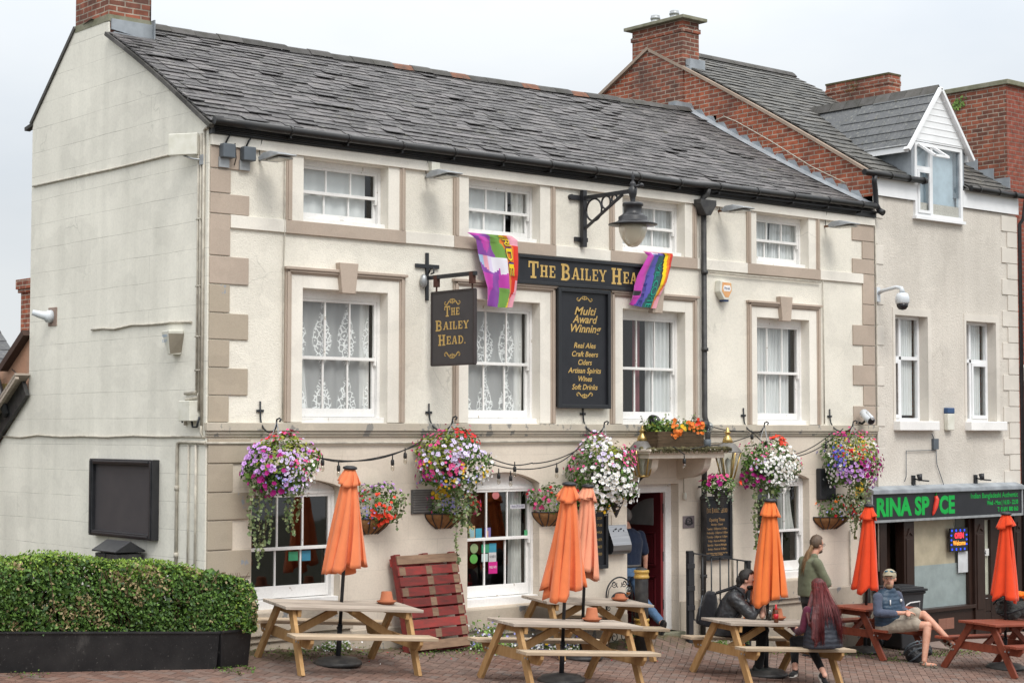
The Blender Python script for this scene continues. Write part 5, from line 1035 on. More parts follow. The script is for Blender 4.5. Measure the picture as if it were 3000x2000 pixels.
mb=MB(); mb.tube([a+d*.141,a+d*.15],[.06,.055],14); mb.build('lens',[m_board],r)
mb=MB(); mb.tube([a-d*.05-Vector((0,0,.06)),(a.x+.05,-.10,a.z-.1),(a.x+.08,0,a.z-.08)],.02,7); mb.build('mount',[m_iron],r)
mb=MB(); p=wy(1271,490,-.07); mb.box(p.x-.07,p.x+.07,-.12,-.04,p.z-.06,p.z+.06); tag(mb.build('cable_box',[m_whitep],org=p,bevel=.008),'small cream cable box under the gutter between the first two top windows','cable box')
mb=MB(); p=wy(1241,823,-.05); mb.ellip((p.x,-.05,p.z),.05,.05,.09); tag(mb.build('bulkhead_lamp',[m_zinc],org=p),'small round lamp beside the cross-shaped sign bracket','lamp')
# vents, ash bin, wall things
r=root('wall_vent','dark louvred vent in the wall between the yellow wall basket and the red pallet','vent',(3.2,0,1.98))
mb=MB(); mb.box(3.03,3.37,-.02,0,1.82,2.13); mb.build('frame',[pm('grey_vent_frame',(.12,.115,.11),.6)],r)
mb=MB()
for i in range(9): mb.box(3.05,3.35,-.035,-.02,1.84+.032*i,1.862+.032*i)
mb.build('louvre',[pm('vent_slat',(.2,.19,.18),.6)],r)
r=root('extractor_vent','black louvred extractor cover behind the blue and yellow flower basket','vent',(11.29,0,2.0))
mb=MB(); mb.box(11.09,11.49,-.09,0,1.80,2.30); mb.build('cover',[m_black],r,bevel=.02)
mb=MB()
for i in range(18): mb.box(11.13,11.45,-.10,-.088,1.87+.022*i,1.883+.022*i)
mb.build('louvre',[m_iron],r)
r=root('ash_bin','curved brushed steel cigarette bin on the wall between award board and door','ash bin',(6.67,0,1.3))
mb=MB(); P=[(0,1.55),(0,1.14),(-.11,1.16),(-.145,1.2),(-.15,1.28),(-.12,1.36),(-.07,1.46),(-.03,1.56)]; mb.prism(P,lambda a,b,d:(d,a,b),6.50,6.86); mb.build('body',[m_steel],r,bevel=.005)
mb=MB(); mb.prism([(a*1.0-.0,b) for a,b in P],lambda a,b,d:(d,a,b),6.496,6.5); mb.build('side_panel',[m_iron],r)
mb=MB(); 
for i in range(5): c=Vector((6.58+.05*i,-.062-.004*(i%2),1.475+.03*(i%2))); mb.ellip(c,.012,.012,.012,8,6)
mb.build('stub_hole',[m_board],r)
r=root('pull_cord','cream pull cord with a pear-shaped knob above the letter plaque','cord',(8.05,0,2.1))
mb=MB(); mb.tube([(8.07,-.01,2.2),(8.07,-.012,1.98)],.005,5); mb.build('cord',[m_cable],r); mb=MB(); mb.ellip((8.07,-.03,1.93),.03,.03,.06); mb.build('knob',[m_whitep],r)
# yellow warning sign half hidden
p=wy(2520,1440,-.02); mb=MB(); mb.box(p.x-.10,p.x+.10,-.015,0,p.z-.16,p.z+.16); r=tag(mb.build('warning_sign',[pm('yellow_sign_plate',(.75,.45,.02),.5)],org=p),'yellow warning plate half hidden by the trailing basket at the pub corner','sign')
p=wy(2520,1466,-.02); mb=MB(); mb.box(p.x-.09,p.x+.09,-.015,0,p.z-.09,p.z+.09); r=tag(mb.build('parking_plate',[m_white],org=p),'small white plate under the yellow warning plate','sign')
# stickers inside the bar window
Z3=lambda x,y:(1340+x/3.136,1380+y/3.136)
def stick(x0,y0,x1,y1,name,lab,col,y=.155,txt=None,tc=None,rnd_=False,ts=.05):
    a=wy(*Z3(x0,y0),y); b=wy(*Z3(x1,y1),y); mb=MB()
    if rnd_:
        c=(a+b)/2; rx=abs(b.x-a.x)/2; rz=abs(b.z-a.z)/2; vs=[(c.x+rx*math.cos(g),y,c.z+rz*math.sin(g)) for g in [2*PI*i/20 for i in range(20)]]; mb.add(vs+[(q[0],y+.001,q[2]) for q in vs],[tuple(range(20)),tuple(range(39,19,-1))])
    else: mb.box(a.x,b.x,y,y+.001,b.z,a.z)
    o=tag(mb.build(name,[pm(name+'_ink',col,.5)],org=(a+b)/2),lab,'sticker')
    if txt:
        mb=MB(); put_text(mb,txt,((a.x+b.x)/2,y-.002,(a.z+b.z)/2-.01),ux,vz,ts,width=abs(b.x-a.x)*.8); mb.build('lettering',[pm('sticker_text',tc or (.8,.8,.8),.5)],o)
    return o
stick(320,185,385,255,'round_sticker','round red and white sticker high in the bar window',(.6,.2,.2),.152,rnd_=True); stick(485,305,622,340,'window_card','white strip card on the bar window glass',(.62,.62,.66),.152,'Hands Off Our Ales',(.1,.1,.2))
stick(104,502,162,610,'beer_poster','orange and white beer poster in the lower corner of the upper sash',(.60,.40,.18),.152); stick(110,525,156,605,'beer_poster','pale blue inset poster on the orange beer poster',(.3,.5,.55),.150); stick(168,525,224,618,'leaflet','torn pale blue leaflet beside the beer poster',(.06,.35,.5),.152); stick(252,518,306,622,'pint_poster','purple poster with a pint glass in the bar window',(.22,.18,.42),.152); stick(262,545,285,620,'pint_poster','small beige pint picture on the purple poster',(.6,.35,.22),.150)
stick(118,665,190,750,'round_badge','round pale green badge on the lower sash, upper of two',(.3,.4,.2),.195,rnd_=True); stick(115,762,186,845,'round_badge','round bright green badge on the lower sash, lower of two',(.12,.4,.08),.195,rnd_=True); stick(223,672,292,745,'green_sticker','green square sticker at the top of the lower sash',(.06,.32,.18),.195); stick(293,662,357,742,'blue_sticker','blue square sticker beside the green one in the bar window',(.06,.32,.45),.195)
stick(223,758,280,828,'pale_sticker','pale blue blank sticker below the green square',(.5,.62,.6),.195); stick(288,745,357,828,'text_sticker','white sticker printed with small dark text',(.6,.6,.6),.195,'NO UNDER 18',(.05,.05,.08)); stick(286,832,366,935,'wifi_sticker','bright pink sticker reading FREE WIFI',(.62,.02,.25),.195,'FREE WIFI',(.8,.8,.8)); stick(615,540,656,600,'exit_sticker','small green and white sticker by the white curtain in the bar window',(.1,.45,.2),.152)
Z1=lambda x,y:(700+x/2.614-0,1350+y/2.614)
for (x0,y0,x1,y1,nm,lab,cl) in ((380,693,452,760,'green_sticker','green window sticker in the corner bar window behind the parasol',(.05,.3,.15)),(481,685,548,760,'blue_sticker','blue window sticker next to the green one behind the parasol',(.05,.25,.38))):
    a=wy(*Z1(x0,y0),.195); b=wy(*Z1(x1,y1),.195); mb=MB(); mb.box(a.x,b.x,.195,.196,b.z,a.z); tag(mb.build(nm,[pm(nm+'_b',cl,.5)],org=(a+b)/2),lab,'sticker')
# ------------------------------------------------------------------ flags hung from the window sills
fm={k:fabric('flag_'+k,c,.05) for k,c in dict(violet=(.24,.07,.34),magenta=(.50,.06,.38),green=(.16,.32,.07),yellow=(.80,.60,.02),red=(.66,.04,.025),orange=(.72,.2,.03),pink=(.72,.34,.42),lilac=(.62,.55,.72),sky=(.36,.5,.68),blue=(.10,.09,.36),teal=(.03,.10,.10),black=(.03,.03,.035),white=(.7,.68,.74),green2=(.02,.28,.20),navy=(.03,.03,.20)).items()}
FN=list(fm); FX={k:i for i,k in enumerate(FN)}
def flag(name,lab,rows,y0,amp,colour,text):
    # rows: pixel outline rows (x left, y left, x right, y right) down the cloth, on the plane y = y0
    R_=[(wy(a,b,y0),wy(c,d,y0)) for a,b,c,d in rows]; mb=MB(); nu,nv=46,60; m=len(R_)-1
    def S(u,v):
        t=v*m; i=min(int(t),m-1); g=t-i; g=g*g*(3-2*g); l=R_[i][0].lerp(R_[i+1][0],g); r=R_[i][1].lerp(R_[i+1][1],g); p=l.lerp(r,u)
        p.y=y0-amp*(.25+.75*v)*(.6*math.sin(u*8+v*3.0)+.4*math.sin(u*17-v*4)+.3*math.sin(v*9+u*3))-.03*v; p.z-=.02*math.sin(u*PI)*v; return p
    vs=[S(i/nu,j/nv) for j in range(nv+1) for i in range(nu+1)]
    mb.v=[tuple(p) for p in vs]
    for j in range(nv):
        for i in range(nu):
            o=j*(nu+1)+i; mb.f.append((o,o+1,o+nu+2,o+nu+1)); mb.m.append(FX[colour((i+.5)/nu,(j+.5)/nv)]); mb.r.append(.5); mb.sm.append(True)
    f=mb.build(name,[fm[k] for k in FN],org=R_[0][0]); tag(f,lab,'flag')
    for k,(s_,uc,du,v0,v1,hgt,mk,bold) in enumerate(text):
        mt=MB(); vv,ff=text_geo(s_,1.0,0,bold); xs=[a[0] for a in vv]; w=max(xs)-min(xs); lo=min(xs)
        mt.add([S(uc+du*((a[0]-lo)/w)+(a[1]-.35)*hgt, v0+(a[0]-lo)/w*(v1-v0))+Vector((-.004,-.010-.004*k,0)) for a in vv],ff); mt.build('lettering',[fm[mk]],f)
    return f
def c1(u,v):
    w_=u+.06*math.sin(v*7)+.03*math.sin(v*15+u*6)
    if .50<v<.72:                                  # pale swirl with pink and sky bands
        q=(v-.50)+.30*abs(u-.30)
        if q<.17 and u<.66: return 'sky' if u<.10 else ('pink' if u<.22 else ('lilac' if u<.34 else 'white'))
        if .72>u>.52 and q<.25: return 'white'
    if v<.06 and u<.3: return 'magenta'
    if w_>.86: return 'pink' if math.sin(v*9)>.1 else 'red'
    if w_>.76: return 'orange' if v<.62 else 'red'
    if w_>.68: return 'yellow' if v<.16 or v>.9 else 'orange'
    if w_>.44: return 'green' if (v<.56 or v>.78) else 'magenta'
    if v>.70: return 'magenta' if u+.7*(v-.7)<.30 else ('violet' if u<.52 else 'green')
    return 'magenta' if math.hypot((u-.22)*1.3,(v-.30)*1.1)<.16 or (v<.14 and u<.2) else 'violet'
K3f=lambda *p:[v for a in p for v in K3(*a)]
flag('pride_flag','rainbow pride flag draped from the sill of the second upper window',[K3f((527,880),(935,915)),K3f((560,905),(990,955)),K3f((605,945),(988,1010)),K3f((625,1080),(985,1130)),K3f((655,1220),(982,1290)),K3f((690,1380),(972,1450)),K3f((688,1545),(945,1568))],-.13,.05,c1,[('PRIDE',.70,.12,.07,.66,.17,'navy',.045),('PRIDE',.70,.12,.07,.66,.17,'yellow',.012)])
def c2(u,v):
    w_=u+.05*math.sin(v*6+1)
    if v<.05: return 'pink' if u<.6 else 'orange'
    if v>.74 and w_<.24: return 'magenta' if v>.78 else 'black'
    if w_<.27: return 'magenta'
    if w_<.50: return 'blue' if v>.10 else 'lilac'
    if w_<.72: return 'teal' if v>.14 else 'blue'
    if w_<.76: return 'black'
    if w_<.84: return 'yellow'
    if w_<.91: return 'orange'
    return 'red' if v<.62 else 'pink'
K5f=lambda *p:[v for a in p for v in K5(*a)]
flag('welcome_flag','striped rainbow flag reading WELCOME HERE beside the street lamp',[K5f((370,652),(608,672)),K5f((405,690),(612,690)),K5f((360,775),(590,770)),K5f((320,850),(565,840)),K5f((285,940),(540,930)),K5f((258,1030),(510,1010)),K5f((236,1075),(480,1115))],-.15,.06,c2,[('HERE',.38,-.02,.50,.97,.19,'navy',.0),('WELCOME',.62,-.02,.26,.99,.17,'green2',.0)])
# ------------------------------------------------------------------ picnic tables
def picnic(name,label,pos,yaw,mt,ml,ms,L=1.78,group='picnic tables',W=.62):
    x,y,z=pos; e=.4; tx=math.atan2(gz(x+e*math.cos(yaw),y+e*math.sin(yaw))-gz(x-e*math.cos(yaw),y-e*math.sin(yaw)),2*e); ty=math.atan2(gz(x-e*math.sin(yaw),y+e*math.cos(yaw))-gz(x+e*math.sin(yaw),y-e*math.cos(yaw)),2*e)
    r=root(name,label,'picnic table',(x,y,z),(ty,-tx,yaw),group)
    H=.74; mb=MB(); pw=W/5
    for i in range(5): mb.box(-L/2-random.uniform(0,.008),L/2+random.uniform(0,.008),-W/2+pw*i+.003,-W/2+pw*(i+1)-.003,H-.036+random.uniform(-.001,.001),H)
    mb.build('tabletop',[mt],r,local=True,bevel=.006)
    xe=L/2-.136; 
    mb=MB()
    for s in(-1,1): mb.box(s*(xe-.05)-.022,s*(xe-.05)+.022,-W/2+.03,W/2-.03,H-.12,H-.037)
    mb.box(-.03,.03,-W/2+.05,W/2-.05,H-.075,H-.037); mb.build('batten',[ml],r,local=True,bevel=.004)
    for sx in(-1,1):
        for sy in(-1,1):
            mb=MB(); mb.bar((sx*(xe-.004),sy*.17,H-.04),(sx*(xe-.004),sy*.59,.0),.044,.098,up=(sx,0,0)); 
            mb=MB(); t=Vector((0,sy*.42,-.70)).normalized(); mb.obox((sx*xe,sy*.375,.355),(1,0,0),t,Vector((1,0,0)).cross(t),.024,.41,.048); mb.build('leg',[ml],r,local=True,bevel=.005)
        mb=MB(); x0=sx*(xe-.05); P=[(-.655,.43),(.655,.43),(.655,.385),(.60,.315),(-.60,.315),(-.655,.385)]; mb.prism(P,lambda a,b,d:(d,a,b),x0-.022,x0+.022); mb.build('seat_support',[ml],r,local=True,bevel=.004)
        mb=MB(); mb.bar((sx*.10,0,H-.07),(sx*(xe-.07),0,.37),.09,.045,up=(0,1,0)); mb.build('brace',[ml],r,local=True,bevel=.004)
        mb=MB()
        for sy in(-1,1):
            for q in(-.025,.035): mb.cyl((sx*(xe+.024),sy*(.335+q+.1),.37),(sx*(xe+.030),sy*(.335+q+.1),.37),.012,n=8)
        mb.build('bolt',[m_zinc],r,local=True)
    for sy in(-1,1):
        mb=MB(); Ls=L/2+.033
        for q in(0,1): a=sy*(.665-.115*q); b=sy*(.665-.115*q-.109); mb.box(-Ls,Ls,min(a,b),max(a,b),.43,.47)
        mb.build('seat',[ms],r,local=True,bevel=.006)
    return r
T=[(1.11,-1.13),(5.57,-.52),(3.14,-2.75),(6.74,-2.74)]; TY=[-7.1,-6.8,-9.5,-8.6]; R=math.radians
TL=['pine picnic table beside the hedge planter, with one orange parasol and a flowerpot','pine picnic table by the pub door, holding a glass of beer','pine picnic table in front of the two overlapping parasols','pine picnic table with a couple seated at it']
tabs=[picnic('picnic_table',TL[i],(*T[i],gz(*T[i])),R(TY[i]),m_greyw,m_pine,m_palew) for i in range(4)]
T5=(11.30,-.88); T6=(11.95,-2.85)
tabs.append(picnic('picnic_table','red stained picnic table where the man in the cap sits',(*T5,gz(*T5)),R(12),m_redw,m_redw2,m_redw)); tabs.append(picnic('picnic_table','red stained picnic table with a large rucksack on it',(*T6,gz(*T6)),R(4.8),m_redw,m_redw2,m_redw))
def tloc(i,lx,ly,lz=.74):
    bpy.context.view_layer.update(); return tabs[i].matrix_world@Vector((lx,ly,lz))
# ------------------------------------------------------------------ parasols
def parasol(label,base,top,mat,rb=.29,hc=1.18,seed=0,phase=0,n=8,hole=False):
    rnd=random.Random(seed); b=Vector(base); t=Vector(top); r=root('parasol',label,'parasol',b,group='folded parasols'); ax=(t-b).normalized(); Lp=(t-b).length
    mb=MB(); mb.lathe([(.0,.0),(.285,0),(.29,.03),(.27,.05),(.25,.055),(.235,.075),(.09,.095),(.05,.11),(0,.11)],b,32); mb.build('base',[m_blackw],r)
    mb=MB(); mb.tube([b+ax*.05,b+ax*.48],.03,12); mb.tube([b+ax*.46,b+ax*(Lp-.05)],.021,10); mb.tube([b+ax*.44+Vector((0,0,0)),b+ax*.44+Vector((-.06,-.03,0))],.012,6); mb.build('pole',[m_iron],r)
    side=ax.cross(Vector((0,1,0))).normalized(); fw=side.cross(ax)
    offs=[rnd.uniform(-.6,.6) for _ in range(n)]; amp=[rnd.uniform(.55,1.4) for _ in range(n)]; drop=[rnd.uniform(-.05,.05) for _ in range(n)]
    tilt=rnd.uniform(0,6.28)
    def canopy(z0,z1,ra,rbm,rows,pl,seg,edge=.0,flare=1.0,name='canopy'):
        mb=MB(); N=n*seg; vs=[]
        for j in range(rows+1):
            v=j/rows; R=ra+(rbm-ra)*(v**flare); pz=Lp-z0-(z1-z0)*v
            for i in range(N):
                th=2*PI*i/N; k=i//seg; f=(i%seg)/seg
                c=(1-f**1.25*.98) if f<.86 else (1-.86**1.25*.98)+(f-.86)/.14*(.86**1.25*.98)   # the cloth falls away from each rib and folds back sharply
                nb=(k+1)%n; am=amp[k]*(1-f)+amp[nb]*f
                rr=R*(1-pl*(.35+.65*v)*(1-c)*am)*(1+(.13*v*v*math.cos(th-tilt-1.5) if edge else 0))
                sw=(offs[k]*(1-f)+offs[nb]*f)*v*.9+.35*v*math.sin(2*PI*f)
                bil=.07*R*math.sin(2*PI*f*1.5+k*2.1)*v
                dz=edge*v*v*(.5+.5*math.cos(th-tilt))+(drop[k]*(1-f)+drop[nb]*f)*v+ (-.095*(1-c)*v*v*amp[k] if edge else .012*v*(1-c))
                a=th+sw+phase; q=b+ax*(pz-dz)+(side*math.cos(a)+fw*math.sin(a))*(rr+bil)
                vs.append(q)
        mb.add(vs,[(j*N+i,j*N+(i+1)%N,(j+1)*N+(i+1)%N,(j+1)*N+i) for j in range(rows) for i in range(N)],sm=True)
        o=mb.build(name,[mat],r); s=o.modifiers.new('thick','SOLIDIFY'); s.thickness=.004; s.offset=-1; return o
    canopy(.07,hc,.07,rb,22,.62,12,.17,1.0)
    canopy(.03,.21,.06,.145,6,.34,10,.0,1.0,'vent_cap')
    mb=MB(); mb.tube([b+ax*(Lp-.045),b+ax*(Lp-.035),b+ax*(Lp-.015),b+ax*Lp],[.055,.085,.085,.05],16); mb.build('finial',[m_iron],r)
    mb=MB(); q=b+ax*(Lp-hc*.72)
    if hole: mb.tube([b+ax*(Lp-.34)+fw*-.10,b+ax*(Lp-.2)+fw*-.11],[.05,.03],8)
    return r
def ptop(px,py,base,k=0.0):
    # the top lies in the vertical plane through the base that faces the viewer: same distance along the view
    d=ray(px,py); B=np.array(base)-CAM; dist=B@FWD; return Vector(CAM+d*(dist/(d@FWD)))
PB=[wg(989,1947),wg(1703,1929),wg(1644,1997),wg(2244,1979),wg(2534,1911),wg(2945,1959)]
PT=[(1026,1364),(1723,1418),(1668,1411),(2256,1460),(2546,1476),(2947,1499)]
PM=[m_or5,m_or2,m_or1,m_or3,m_or4,m_or4]
PL=['folded orange parasol beside the hedge','folded paler faded orange parasol behind another one','folded orange parasol overlapping the faded one','folded orange parasol beside the seated couple, gaping open near its top','folded bright vermilion parasol behind the man in the cap','folded bright vermilion parasol rising from the table with the rucksack']
for i in range(6):
    b=Vector(PB[i]); b.z=gz(b.x,b.y)+.004; t=ptop(*PT[i],b); parasol(PL[i],b,t,PM[i],rb=[.275,.215,.262,.265,.215,.205][i],hc=[1.16,1.10,1.24,1.25,1.20,1.20][i],seed=20+i,phase=[.3,.1,.5,.9,.2,.6][i])
# ------------------------------------------------------------------ things on the tables
def pot(p,label,s=1.0):
    r=root('flowerpot',label,'flowerpot',p,group='upturned flowerpots on saucers')
    mb=MB(); mb.lathe([(.0,.004),(.085,.004),(.11,.03),(.118,.032),(.118,.042),(.10,.042),(.085,.02),(0,.018)],p,24); mb.build('saucer',[m_terra],r)
    mb=MB(); mb.lathe([(.088,.02),(.09,.05),(.078,.052),(.062,.145*s),(.058,.15*s),(0,.15*s)],p,24); mb.build('pot',[m_terra],r)
pot(tloc(0,.62,.10),'upturned terracotta pot on the table beside the hedge'); pot(tloc(2,.42,.08),'upturned terracotta pot on the front middle table',1.08); pot(tloc(1,.55,.02),'low upturned terracotta pot beside the beer glass',.66); pot(tloc(3,.28,.18),'upturned terracotta pot beside the dark pint')
p=tloc(1,.74,.08); r=root('beer_glass','stemmed glass with a little amber beer on the far table','glass',p)
mb=MB(); mb.lathe([(.0,.0),(.035,.002),(.034,.006),(.006,.012),(.005,.06),(.028,.085),(.036,.13),(.033,.19),(.031,.19),(.034,.13),(.026,.088),(0,.07)],p,18); mb.build('glass_body',[m_drink],r)
n=NT('amber_beer'); n.col((.5,.14,.02)); n.b.inputs['Transmission Weight'].default_value=.5; m_beer=n.set(.1)
mb=MB(); mb.lathe([(0,.072),(.026,.09),(.033,.118),(0,.118)],p,18); mb.build('beer',[m_beer],r)
p=tloc(3,-.03,-.16); r=root('beer_bottle','brown beer bottle with red label and red foil neck','bottle',p)
mb=MB(); mb.lathe([(0,.002),(.028,.002),(.031,.01),(.031,.125),(.026,.15),(.013,.18),(.012,.225),(.013,.23),(0,.235)],p,18); n=NT('brown_glass'); n.col((.10,.028,.008)); mb.build('bottle_glass',[n.set(.08,0,.6)],r)
mb=MB(); mb.lathe([(.0315,.05),(.0318,.05),(.0318,.115),(.0315,.115)],p,18); mb.lathe([(.019,.165),(.0145,.18),(.0135,.232),(.0,.237)],p,18); mb.build('red_label',[pm('red_foil',(.5,.01,.02),.35)],r)
p=tloc(3,.08,.10); r=root('pint_glass','pint glass of black stout behind the bottle','glass',p)
mb=MB(); mb.lathe([(0,.002),(.032,.002),(.044,.15),(.043,.15),(.03,.01),(0,.01)],p,18); mb.build('glass_body',[m_drink],r)
mb=MB(); mb.lathe([(0,.008),(.030,.008),(.038,.105),(0,.105)],p,18); mb.build('stout',[pm('stout',(.012,.006,.004),.15)],r)
p=tloc(3,.70,-.1); r=root('water_glass','clear empty glass by the elbow of the red-haired woman','glass',p)
mb=MB(); mb.lathe([(0,.002),(.03,.002),(.038,.11),(.037,.11),(.029,.01),(0,.01)],p,18); mb.build('glass_body',[m_drink],r)
# ------------------------------------------------------------------ pallet leaning on the wall
base=Vector((3.20,-.28,gz(3.2,-.28))); r=root('pallet','weathered red double pallet leaning against the wall','pallet',base)
up=Vector((-.02,.26,1.10)).normalized(); rt=Vector((1,.10,-.06)); rt=(rt-up*rt.dot(up)).normalized(); nn=rt.cross(up).normalized()   # nn points to the viewer (-y)
if nn.y>0: nn=-nn
PW,PHt=1.08,1.24
def pb(mb,u0,u1,v0,v1,d0,d1,m=0): mb.obox(base+rt*((u0+u1)/2)+up*((v0+v1)/2)+nn*((d0+d1)/2),rt,up,nn,abs(u1-u0)/2,abs(v1-v0)/2,abs(d1-d0)/2,m)
for i in range(9):
    v0=.02+i*(PHt-.02)/9+random.uniform(-.006,.006); mb=MB(); pb(mb,-PW/2+random.uniform(-.01,.01),PW/2+random.uniform(-.01,.01),v0,v0+.112,.115,.137); d=mb.build('deck_board',[m_palraw if i in(0,8) else m_pal],r,bevel=.003)
    mb=MB()
    if i not in(0,8):
        for u in(-PW/2+.07,0.0,PW/2-.07): 
            if random.random()<.8: pb(mb,u-.055,u+.05,v0+.004,v0+.108,.1372,.139)
        mb.build('bare_patch',[m_palraw],d)
for u in(-PW/2+.05,0,PW/2-.05): mb=MB(); pb(mb,u-.045,u+.045,0,PHt,.022,.112); mb.build('bearer',[m_pal],r,bevel=.004)
for v in(.05,.6,1.15): mb=MB(); pb(mb,-PW/2,PW/2,v-.05,v+.05,0,.02); mb.build('back_board',[m_pal],r)
# ------------------------------------------------------------------ railing, bollard, welcome arch, wheelie bin
r=root('handrail','black iron handrail beside the ramp at the pub door','railing',(8.6,-.35,-.2))
y=-.35; A=wy(2018,1617,y); B=wy(2190,1645,y); 
mb=MB(); mb.bar((A.x-.04,y,A.z),(B.x+.06,y,B.z),.05,.02); mb.bar((A.x-.02,y,A.z-.95),(B.x,y,B.z-1.0),.04,.02); mb.build('rail',[m_black],r)
n=7
for i in range(n):
    t=i/(n-1); x=A.x+.10+(B.x-A.x-.14)*t; zt=A.z+(B.z-A.z)*(t); mb=MB(); mb.tube([(x,y,zt),(x,y,zt-.97)],.011,8); 
    if i%2: mb.lathe([(.011,0),(.018,.02),(.011,.04)],(x,y,zt-.55),8)
    mb.build('baluster',[m_black],r)
for x,w_ in((A.x-.0,.03),(A.x+.05,.022),(B.x,.035)):
    zt=A.z if x<B.x-.1 else B.z; mb=MB(); mb.box(x-w_,x+w_,y-w_,y+w_,gz(x,y)-.05,zt+.02); mb.build('post',[m_black],r)
mb=MB()
for z in(.12,.40,.72): mb.box(A.x-.07,A.x+.08,y-.045,y-.02,A.z-.95+z,A.z-.95+z+.07)
mb.build('clamp',[m_black],r)
p=Vector(wg(1880,1905)); r=root('bollard','black bollard with two gold bands in front of the door','bollard',p); R0=.095
mb=MB(); mb.lathe([(0,0),(R0,0),(R0,1.10),(R0*.8,1.14),(0,1.16)],p,20); mb.build('post',[m_blackw],r)
for z in(.33,1.0):
    mb=MB(); mb.lathe([(R0+.002,z),(R0+.014,z+.01),(R0+.014,z+.035),(R0+.004,z+.045),(R0+.004,z+.075),(R0+.014,z+.085),(R0+.014,z+.11),(R0+.002,z+.12)],p,20); mb.build('gold_band',[pm('gold_paint',(.55,.34,.08),.35)],r)
c=wy(1780,1870,-.12); zb=gz(c.x,-.2); r=root('welcome_trellis','arched wrought iron planter stand with an oval WELCOME plate by the door','garden ornament',(c.x+.08,-.2,zb))
xa,xb=wy(1776,1700,-.2).x,wy(1852,1700,-.2).x; xc=(xa+xb)/2; ha=(xb-xa)/2; zt=wy(1812,1690,-.2).z; y=-.2
mb=MB(); mb.tube([(xa,y,zb)]+[(xc-ha*math.cos(PI*i/16),y,zt-ha*.95+ha*.95*math.sin(PI*i/16)) for i in range(17)]+[(xb,y,zb)],.011,8)
def spi(cx,cz,R,s,a0,turn=1.4):
    return [(cx+s*(R*(1-.75*i/20))*math.cos(a0+2*PI*turn*i/20),y,cz+(R*(1-.75*i/20))*math.sin(a0+2*PI*turn*i/20)) for i in range(21)]
for s in(-1,1):
    mb.tube(spi(xc+s*.10,zt-.09,.055,s,PI*.9),.006,6); mb.tube([(xc+s*.03,y,zt-.14),(xc+s*.10,y,zt-.06),(xc+s*.2,y,zt-.16),(xc+s*(ha-.02),y,zt-.32)],.006,6); mb.tube(spi(xc+s*(ha-.05),zt-.42,.04,-s,PI*.5),.006,6); mb.tube(spi(xc+s*.1,zb+.12,.08,s,0),.007,6)
mb.tube([(xa,y,zb+.3),(xb,y,zb+.3)],.008,6); mb.tube([(xa,y,zb+.3),(xa,y-.2,zb+.3),(xb,y-.2,zb+.3),(xb,y,zb+.3)],.008,6); mb.build('frame',[m_iron],r)
mb=MB(); vs=[(xc+.155*math.cos(g),y-.01,zt-.29+.085*math.sin(g)) for g in [2*PI*i/28 for i in range(28)]]; mb.add(vs+[(a,b+.014,c_) for a,b,c_ in vs],[tuple(range(28)),tuple(range(55,27,-1))]+[(i,28+i,28+(i+1)%28,(i+1)%28) for i in range(28)]); pl=mb.build('name_plate',[pm('slate_plate',(.045,.05,.055),.5)],r)
mb=MB(); put_text(mb,'WELCOME',(xc,y-.013,zt-.315),ux,vz,.07,bold=.001,width=.25); mb.build('lettering',[pm('copper_lettering',(.42,.2,.1),.4)],pl)
# wheelie bin
p=Vector((12.66,-.42,gz(12.66,-.42))); r=root('wheelie_bin','dark grey wheelie bin with a white council sticker beside the shop window','wheelie bin',p,(0,0,R(-8)))
mb=MB(); P0=[(-.20,-.24,.04),(.20,-.24,.04),(.20,.24,.04),(-.20,.24,.04)]; P1=[(-.275,-.28,.93),(.275,-.28,.93),(.275,.30,.93),(-.275,.30,.93)]
mb.add(P0+P1,[(3,2,1,0),(4,5,6,7),(0,1,5,4),(1,2,6,5),(2,3,7,6),(3,0,4,7)]); mb.box(-.295,.295,-.30,.32,.90,.95); mb.build('body',[m_bin],r,local=True,bevel=.02)
mb=MB(); mb.box(-.30,.30,-.33,.33,.952,.985); mb.box(-.27,.27,-.27,.30,.985,1.01); mb.box(-.22,.22,-.12,.14,1.01,1.03)
for i in range(3): mb.box(-.28,.28,-.34+.0*i,-.32,.955+.008*i,.958+.008*i)
mb.build('lid',[m_bin],r,local=True,bevel=.012)
for s in(-1,1): mb=MB(); mb.cyl((s*.22,.24,.10),(s*.27,.24,.10),.10,n=20); mb.build('wheel',[m_iron],r,local=True)
mb=MB(); mb.tube([(-.2,.34,.96),(-.2,.38,.98),(.2,.38,.98),(.2,.34,.96)],.016,8); mb.build('handle',[m_bin],r,local=True)
fy=lambda z:-.24-.04*(z-.04)/.89-.004
mb=MB(); zs=.52
n=14; arc=[(-.16+.0,zs)]+[(-.16+.0*i,zs+.0) for i in()]
mb.add([(-.17,fy(zs),zs),(.17,fy(zs),zs),(.17,fy(zs+.07),zs+.07),(-.17,fy(zs+.07),zs+.07)],[(0,1,2,3)])
mb.tube([(-.165,fy(zs+.07),zs+.07),(-.16,fy(zs+.16),zs+.16),(-.12,fy(zs+.22),zs+.22),(-.04,fy(zs+.25),zs+.25),(.17,fy(zs+.26),zs+.26)],.012,6); mb.tube([(.17,fy(zs+.12),zs+.12),(.17,fy(zs+.26),zs+.26)],.003,4)
V=[(-.09,.19),(-.03,.19),(-.03,.14),(-.06,.11),(-.09,.14)]; mb.add([(a,fy(zs+b)-.001,zs+b) for a,b in V],[tuple(range(5))]); st=mb.build('council_sticker',[m_wlet],r,local=True)
mb=MB(); v,f=text_geo('Shropshire',.06,bold=.001); mb.add([(.06+a*.62,fy(zs+.14+b),zs+.14+b) for a,b,_ in v],f); v,f=text_geo('Council',.03); mb.add([(.1+a,fy(zs+.10+b),zs+.10+b) for a,b,_ in v],f); mb.build('lettering',[m_wlet],st,local=True)
